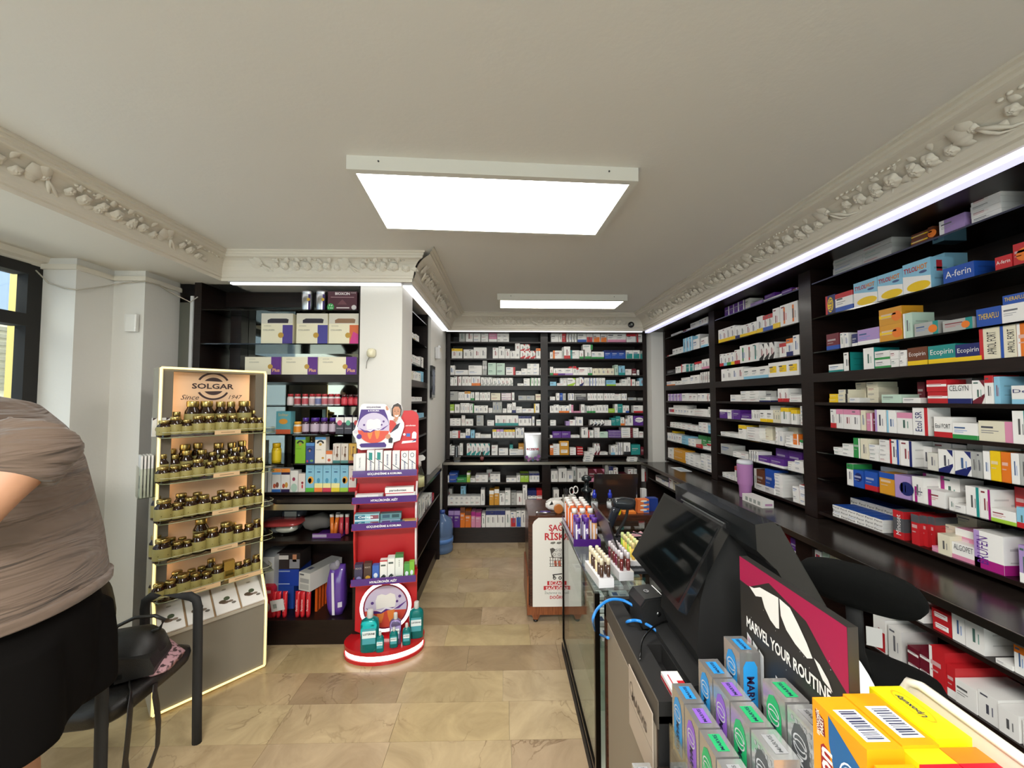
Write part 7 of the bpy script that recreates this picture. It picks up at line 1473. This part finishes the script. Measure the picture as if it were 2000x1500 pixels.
# ------------------------------------------------------------ right worktop things and office chair
p = at_z(1456, 971, ZT); r = empty('tumbler', (p.x, p.y, ZT+.0006), 0, 'tall mauve insulated tumbler with white lid on the right worktop', 'tumbler')
b = MB('matte'); b.lathe([(.038, 0), (.040, .004), (.043, .085), (.048, .095), (.052, .105), (.054, .25), (.054, .255)], 28, c=hx('b07ab0')); obj('cup_body', b, r); b = MB('gloss'); b.lathe([(.0545, .252), (.055, .262), (.052, .278), (.04, .283), (.001, .283)], 28, c=hx('d6d8de')); obj('lid', b, r)
p = at_z(1492, 984, ZT); b = MB('print'); b.box(-.04, -.11, 0, .04, .11, .05, hx('e6e4e0')); [b.face([(-.0405, -.09+k*.045, .012), (-.0405, -.09+k*.045+.028, .012), (-.0405, -.09+k*.045+.028, .038), (-.0405, -.09+k*.045, .038)], hx('9aa09a')) for k in range(4)]; b.face([(-.02, -.1105, .014), (.03, -.1105, .014), (.03, -.1105, .028), (-.02, -.1105, .028)], hx('b98ab0')); obj('medicine_box', b, None, (1.80, 2.73, ZT+.0006), 0, 'long white carton lying beside the mauve tumbler', 'carton')
p = at_z(1330, 917, ZT); b = MB('print'); b.box(-.06, -.12, 0, .06, .12, .002, hx('d9dee2')); b.box(-.03, -.09, .002, .03, .05, .0023, hx('a9bccc')); obj('paper_slip', b, None, (p.x, p.y, ZT+.0006), 0, 'white paper slip lying on the far right worktop', 'paper')
oc = empty('office_chair', (1.24, 1.24, 0), 0, 'black office chair with oval backrest before the right shelves', 'chair')
c0 = oc.location
def padm(o, dirx, hl, hv, th, tilt, name):
    b = MB('fabric'); u = Vector(dirx).normalized(); nn = u.cross(Vector((0, 0, 1))).normalized(); up2 = (Vector((0, 0, 1))+nn*tilt).normalized(); n2 = u.cross(up2).normalized(); R = []
    o = Vector(o)-c0
    for t in (-1, -.9, -.5, 0, .5, .9, 1):
        s_ = max(.05, (1-abs(t)**2.6))**.38; R.append((o+n2*(t*th), u*(hl*s_), up2*(hv*s_)))
    b.rings(R, c=hx('0a0b0a'), n=32, p=2.5); return obj(name, b, oc)
padm((1.12, 1.222, 1.105), (.63, -.77, 0), .155, .10, .038, .75, 'backrest')
padm((1.39, 1.44, .685), (.6, -.8, 0), .17, .18, .045, 6, 'seat')
b = MB('matte'); b.tube([(1.14-c0.x, 1.26-c0.y, 1.06), (1.20-c0.x, 1.32-c0.y, .85), (1.33-c0.x, 1.41-c0.y, .66)], .022, 8, hx('151515'), flat=.4); obj('back_stem', b, oc); b = MB('matte'); b.lathe([(.03, .12), (.03, .40), (.02, .40), (.02, .65)], 14, (1.39-c0.x, 1.44-c0.y, 0), hx('141414')); obj('gas_lift', b, oc)
for k in range(5):
    a = k*1.2566+.3; b = MB('matte'); e = Vector((1.39-c0.x+.20*math.cos(a), 1.44-c0.y+.20*math.sin(a), .07)); b.tube([(1.39-c0.x, 1.44-c0.y, .13), e], [.024, .014], 8, hx('141414')); l_ = obj('leg', b, oc); b = MB('gloss'); b.lathe([(.026, -.02), (.028, 0), (.026, .02)], 14, tuple(e+Vector((0, 0, -.042))), hx('0e0e0e'), mat=Matrix.Rotation(math.pi/2, 4, 'X')); obj('caster', b, l_)
b = MB('print'); b.box(-.02, -.001, -.03, .02, .001, .03, hx('b9b9b6')); obj('price_tag', b, oc, (1.20-c0.x, 1.255-c0.y, .93), -.5)
# ------------------------------------------------------------ visitor chair with bag
vc = empty('visitor_chair', (-1.737, 1.78, 0), 0, 'black visitor chair with armrests beside the vitamin stand', 'chair')
CX, CY = vc.location.x, vc.location.y
BKL = hx('17130f')
b = MB('leather'); R = []
for z, k in ((.405, .90), (.42, .97), (.45, 1.0), (.47, .985), (.482, .9), (.486, .6)): R.append(((-.0, 0, z), (.225*k, 0, .02*k), (0, .225*k, 0)))
b.rings(R, c=hx('161311'), n=36, p=5); obj('seat', b, vc)
b = MB('leather'); R = []
for x, k in ((-.03, .88), (-.02, .97), (0, 1), (.02, .95), (.032, .8)): R.append(((-.20+x-.03, 0, .71), (-.035*k, 0, .15*k), (0, .235*k, 0)))
b.rings(R, c=hx('161311'), n=36, p=3.5); obj('backrest', b, vc)
for y in (-.235, .225):
    b = MB('matte'); F_ = .0
    b.tube([(.215, y, .0), (.21, y, .2), (.205, y, .45), (.20, y, .655), (.19, y, .695), (.16, y, .712), (.02, y, .718), (-.03, y, .712), (-.058, y, .69), (-.062, y, .65), (-.055, y, .50), (-.05, y, .43)], .017, 10, hx('1b1a19'), flat=1.3, up=(1, 0, 0)); obj('leg', b, vc, label='front leg running up into the armrest')
    b = MB('matte'); b.tube([(-.235, y*.95, 0), (-.215, y*.95, .25), (-.20, y*.95, .44), (-.25, y*.8, .58), (-.285, y*.7, .74)], .015, 10, hx('1b1a19'), flat=1.3, up=(1, 0, 0)); obj('leg', b, vc, label='rear leg')
bagp = (-1.70, 1.79, .487)
hb = empty('handbag', bagp, .35, 'black leather handbag with rolled handle and long strap on the chair seat', 'handbag')
b = MB('leather'); b.rings([((0, 0, z), (a, 0, 0), (0, bb, 0)) for z, a, bb in ((0.02, .12, .10), (.035, .15, .12), (.08, .155, .12), (.13, .14, .095), (.17, .11, .055), (.185, .07, .02))], c=hx('1c1a18'), n=28, p=3); b.prism([(.03, .02), (.16, .03), (.162, .055), (.145, .10), (.03, .12)], -.118, .05, hx('1f1d1b'), plane='xz'); obj('bag_body', b, hb)
b = MB('leather'); b.tube([(-.03, -.02, .17), (-.01, -.02, .215), (.05, -.02, .24), (.12, -.02, .235), (.155, -.02, .21), (.14, -.02, .175), (.09, -.01, .155)], .008, 8, hx('191715')); obj('handle', b, hb)
b = MB('metal'); b.tube([(.10, -.102, .04), (.125, -.102, .045), (.13, -.10, .055)], .003, 6, hx('c9c9c6')); obj('buckle', b, hb)
S = [(x-.017, y+.10, z) for x, y, z in [(-1.56, 1.60, .50), (-1.51, 1.555, .495), (-1.488, 1.53, .46), (-1.483, 1.52, .36), (-1.482, 1.51, .26), (-1.478, 1.515, .20), (-1.468, 1.53, .165), (-1.462, 1.56, .15), (-1.462, 1.60, .165), (-1.465, 1.635, .22), (-1.472, 1.645, .30), (-1.476, 1.64, .37), (-1.480, 1.63, .44), (-1.488, 1.64, .475)]]
m_ = (Matrix.Translation(bagp) @ Matrix.Rotation(.35, 4, 'Z')).inverted()
b = MB('leather'); b.tube([m_ @ Vector(p) for p in S], .024, 8, hx('1a1613'), flat=.15, up=(1, 0, 0)); obj('strap', b, hb)
m2, n2, l2, pp2 = nt('pink_leopard_cloth')
tcx = n2.new('ShaderNodeTexCoord'); vo = n2.new('ShaderNodeTexVoronoi'); vo.inputs['Scale'].default_value = 55; no = n2.new('ShaderNodeTexNoise'); no.inputs['Scale'].default_value = 40
rp = n2.new('ShaderNodeValToRGB'); rp.color_ramp.elements[0].color = (*hx('3f2b2e'), 1); rp.color_ramp.elements[1].color = (*hx('b58c92'), 1); rp.color_ramp.elements[0].position = .42; rp.color_ramp.elements[1].position = .5
l2.new(tcx.outputs['Object'], no.inputs['Vector']); l2.new(no.outputs['Fac'], rp.inputs[0]); l2.new(rp.outputs[0], pp2.inputs['Base Color']); pp2.inputs['Roughness'].default_value = .8
M['leopard'] = m2
b = MB('leopard'); R = []
for i in range(9):
    t = i/8; R.append(((-.12+.30*t, .03*math.sin(t*5), .014+.022*math.sin(math.pi*min(1, t+.05))), (0, .13*(math.sin(math.pi*(.12+.76*t)))**.6, .0), (0, 0, .012+.02*math.sin(math.pi*t)*(1+.3*math.sin(t*9)))))
b.rings(R, n=24, p=2.2); obj('scarf', b, None, (-1.69, 1.84, .4865), .2, 'pink leopard-print cloth under the black handbag on the chair', 'cloth')

# ------------------------------------------------------------ person at the left edge
def remesh(o, vox, sm=6):
    r = o.modifiers.new('union', 'REMESH'); r.mode = 'VOXEL'; r.voxel_size = vox; r.use_smooth_shade = True
    s_ = o.modifiers.new('soften', 'SMOOTH'); s_.factor = .5; s_.iterations = sm
person = empty('person', (-1.46, 1.22, 0), 0, 'person in brown t-shirt and black shorts leaning forward at the left edge', 'person')
PX, PY = person.location.x, person.location.y
m3, n3, l3, p3_ = nt('brown_tshirt_cotton')
tc3 = n3.new('ShaderNodeTexCoord'); mp3 = n3.new('ShaderNodeMapping'); mp3.inputs['Rotation'].default_value = (0, .55, .3); mp3.inputs['Scale'].default_value = (2.2, 1.6, 11)
w3 = n3.new('ShaderNodeTexNoise'); w3.inputs['Scale'].default_value = 1.5; w3.inputs['Detail'].default_value = 3; w3.inputs['Distortion'].default_value = .9
bm3 = n3.new('ShaderNodeBump'); bm3.inputs['Strength'].default_value = .9; bm3.inputs['Distance'].default_value = .06
l3.new(tc3.outputs['Object'], mp3.inputs[0]); l3.new(mp3.outputs[0], w3.inputs['Vector']); l3.new(w3.outputs['Fac'], bm3.inputs['Height']); l3.new(bm3.outputs[0], p3_.inputs['Normal'])
p3_.inputs['Base Color'].default_value = (*hx('645346'), 1); p3_.inputs['Roughness'].default_value = .9; p3_.inputs['Sheen Weight'].default_value = .2
M['shirt'] = m3
M['skin'] = plain('person_skin', hx('b98a6c'), .5)
M['shortcloth'] = plain('black_shorts_cotton', hx('0b0908'), .95); M['shortcloth'].node_tree.nodes['Principled BSDF'].inputs['Specular IOR Level'].default_value = .08
L_ = Vector((.30, -.95, 0))     # towards the person's near (left) side
F_ = Vector((-.95, -.30, 0))    # facing direction
DXP = -.10
def ring(x, y, z, fb, lat, tilt=0.):
    x += DXP; fb *= .95
    a = Vector((-F_.x*math.cos(tilt), -F_.y*math.cos(tilt), math.sin(tilt)))*fb
    return ((x-PX, y-PY, z), tuple(a), tuple(L_*lat))
SK = hx('b98a6c')
# body: legs, trunk, arms, neck, head as lofts fused into one skin
body = MB('skin')
TOR = [ring(-1.50, 1.24, .95, .15, .20), ring(-1.50, 1.24, 1.12, .165, .20), ring(-1.53, 1.24, 1.30, .165, .19, .15), ring(-1.55, 1.24, 1.46, .155, .19, .3), ring(-1.60, 1.23, 1.58, .13, .19, .5), ring(-1.66, 1.22, 1.65, .07, .09, .6), ring(-1.72, 1.21, 1.69, .055, .06, .7), ring(-1.78, 1.20, 1.73, .055, .06, .7)]
body.rings(TOR, c=SK, n=24)
for s in (1, -1):
    hx0 = Vector((-1.60, 1.24, 0))+L_*(.10*s); k = Vector((-1.59, 1.24, .5))+L_*(.11*s)
    body.tube([(hx0.x-PX, hx0.y-PY, .95), (hx0.x-PX+.01, hx0.y-PY, .75), (k.x-PX, k.y-PY, .50), (k.x-PX+.02, k.y-PY, .34), (k.x-PX+.03, k.y-PY, .09)], [.105, .095, .065, .062, .04], 14, SK)
    f0 = Vector((k.x-PX+.03, k.y-PY, .045)); body.rings([(tuple(f0-F_*.05), tuple(L_*.03), (0, 0, .035)), (tuple(f0), tuple(L_*.042), (0, 0, .045)), (tuple(f0+F_*.10-Vector((0, 0, .01))), tuple(L_*.045), (0, 0, .033)), (tuple(f0+F_*.19-Vector((0, 0, .025))), tuple(L_*.035), (0, 0, .018))], c=SK, n=14)
hd = Vector((-1.985-PX, 1.19-PY, 1.755)); body.ball(hd, .105, .078, .115, SK, mat=Matrix.Rotation(-.5, 3, 'Y')); body.ball(hd+Vector((-.10, -.02, -.045)), .024, .014, .018, SK); body.ball(hd+Vector((-.07, -.02, -.09)), .045, .04, .03, SK)
body.ball(hd+L_*.08, .022, .012, .034, SK); body.ball(hd-L_*.08, .022, .012, .034, SK)
arm = [at_y(60, 872, 1.09), at_y(25, 930, 1.04), at_y(-45, 1010, .99), at_y(-150, 1010, .99), at_y(-260, 985, 1.05)]
body.tube([(p.x-PX, p.y-PY, p.z) for p in arm], [.062, .056, .047, .040, .028], 14, SK)
ar2 = [Vector((-1.72, 1.42, 1.58)), Vector((-1.76, 1.46, 1.40)), Vector((-1.85, 1.42, 1.25)), Vector((-2.0, 1.30, 1.30)), Vector((-2.08, 1.18, 1.33))]
body.tube([(p.x-PX, p.y-PY, p.z) for p in ar2], [.062, .055, .046, .04, .028], 14, SK)
def hand(w, d, side):
    w, d = Vector(w), Vector(d).normalized(); s = d.cross(Vector((0, 0, 1))).normalized()
    body.rings([(tuple(w), tuple(s*.026), (0, 0, .017)), (tuple(w+d*.04), tuple(s*.038), (0, 0, .017)), (tuple(w+d*.09), tuple(s*.040), (0, 0, .014))], c=SK, n=12)
    for i, l in enumerate((.072, .082, .076, .058)):
        o = w+d*.088+s*(-.030+.020*i); body.tube([o-d*.02, o+d*l*.5, o+d*l*.85-Vector((0, 0, .018)), o+d*l-Vector((0, 0, .034))], [.010, .0095, .009, .007], 8, SK)
    o = w+d*.03+s*(.034*side); body.tube([o-s*.015*side, o+d*.03+s*.022*side, o+d*.06+s*.024*side-Vector((0, 0, .012))], [.012, .011, .008], 8, SK)
e = arm[-1]; hand((e.x-PX, e.y-PY, e.z), (-.6, .75, .05), 1)
e = ar2[-1]; hand((e.x-PX, e.y-PY, e.z), (-.55, -.8, .05), -1)
bo = obj('body', body, person); remesh(bo, .008, 5)
hr = MB('fabric'); hr.ball(hd+Vector((.02, 0, .03)), .108, .086, .108, hx('2b211b'), mat=Matrix.Rotation(-.5, 3, 'Y')); obj('hair', hr, person)
fc_ = MB('print')
for s in (1, -1): fc_.ball(hd+Vector((-.092, -.012, .0))+L_*(.032*s), .010, .014, .008, hx('f0ece6'), n=10, k=6); fc_.ball(hd+Vector((-.099, -.014, 0))+L_*(.032*s), .005, .007, .006, hx('2a1c14'), n=8, k=5)
fc_.ball(hd+Vector((-.105, -.025, -.088)), .008, .022, .005, hx('9a5a50'), n=10, k=5); obj('face_features', fc_, person)
# t-shirt
sh = MB('shirt')
SHT = [ring(-1.472, 1.25, 1.055, .235, .265, .05), ring(-1.475, 1.25, 1.07, .24, .27, .05), ring(-1.487, 1.25, 1.22, .228, .262, .10), ring(-1.505, 1.25, 1.33, .215, .252, .16), ring(-1.53, 1.25, 1.45, .205, .248, .26), ring(-1.56, 1.24, 1.54, .19, .245, .42), ring(-1.60, 1.24, 1.61, .155, .22, .62), ring(-1.65, 1.23, 1.652, .10, .16, .8), ring(-1.69, 1.22, 1.672, .072, .085, .9)]
sh.rings(SHT, n=36, p=2.3)
sl_ = [at_y(78, 858, 1.12), at_y(48, 893, 1.075), at_y(18, 935, 1.045)]
sh.tube([(p.x-PX, p.y-PY, p.z) for p in sl_], [.098, .094, .088], 20)
sh.tube([(-1.70-PX, 1.38-PY, 1.59), (-1.74-PX, 1.45-PY, 1.50), (-1.77-PX, 1.465-PY, 1.38)], [.095, .09, .085], 18)
so = obj('t_shirt', sh, person); remesh(so, .012, 4)
hm = MB('shirt'); hm.rings([ring(-1.472, 1.25, 1.048, .240, .270, .05), ring(-1.472, 1.25, 1.053, .246, .276, .05), ring(-1.473, 1.25, 1.077, .247, .277, .05), ring(-1.473, 1.25, 1.082, .24, .27, .05)], n=40, p=2.3); obj('shirt_hem', hm, person)
# shorts
so2 = MB('shortcloth'); BL_ = hx('14110f')
so2.rings([ring(-1.475, 1.25, 1.13, .205, .235), ring(-1.465, 1.25, 1.0, .225, .25), ring(-1.46, 1.25, .80, .225, .25), ring(-1.46, 1.25, .70, .215, .24)], c=BL_, n=32)
for s in (1, -1):
    c0_ = Vector((-1.555, 1.25, 0))+L_*(.125*s); so2.rings([((c0_.x-PX, c0_.y-PY, z), tuple(F_*a), tuple(L_*b_)) for z, a, b_ in ((.98, .2, .12), (.85, .215, .14), (.74, .218, .148), (.685, .22, .15))], c=BL_, n=26)
o = obj('shorts', so2, person); remesh(o, .012, 4)
for s in (1, -1):
    k = Vector((-1.56-PX, 1.24-PY, 0))+L_*(.11*s); b = MB('leather'); f0 = k+Vector((.0, 0, .0))
    b.rings([(tuple(f0-F_*.075+Vector((0, 0, z))), tuple(L_*a), tuple(F_*bb)) for z, a, bb in ((0, .04, .03), (.02, .045, .035))], c=hx('2b2724'), n=14)
    b.rings([(tuple(f0+F_*.05+Vector((0, 0, z))), tuple(L_*(.052*q)), tuple(F_*(.155*q))) for z, q in ((.0, .95), (.012, 1), (.024, .98), (.05, .86), (.075, .6))], c=hx('2b2724'), n=20, p=2.6); obj('shoe', b, person)
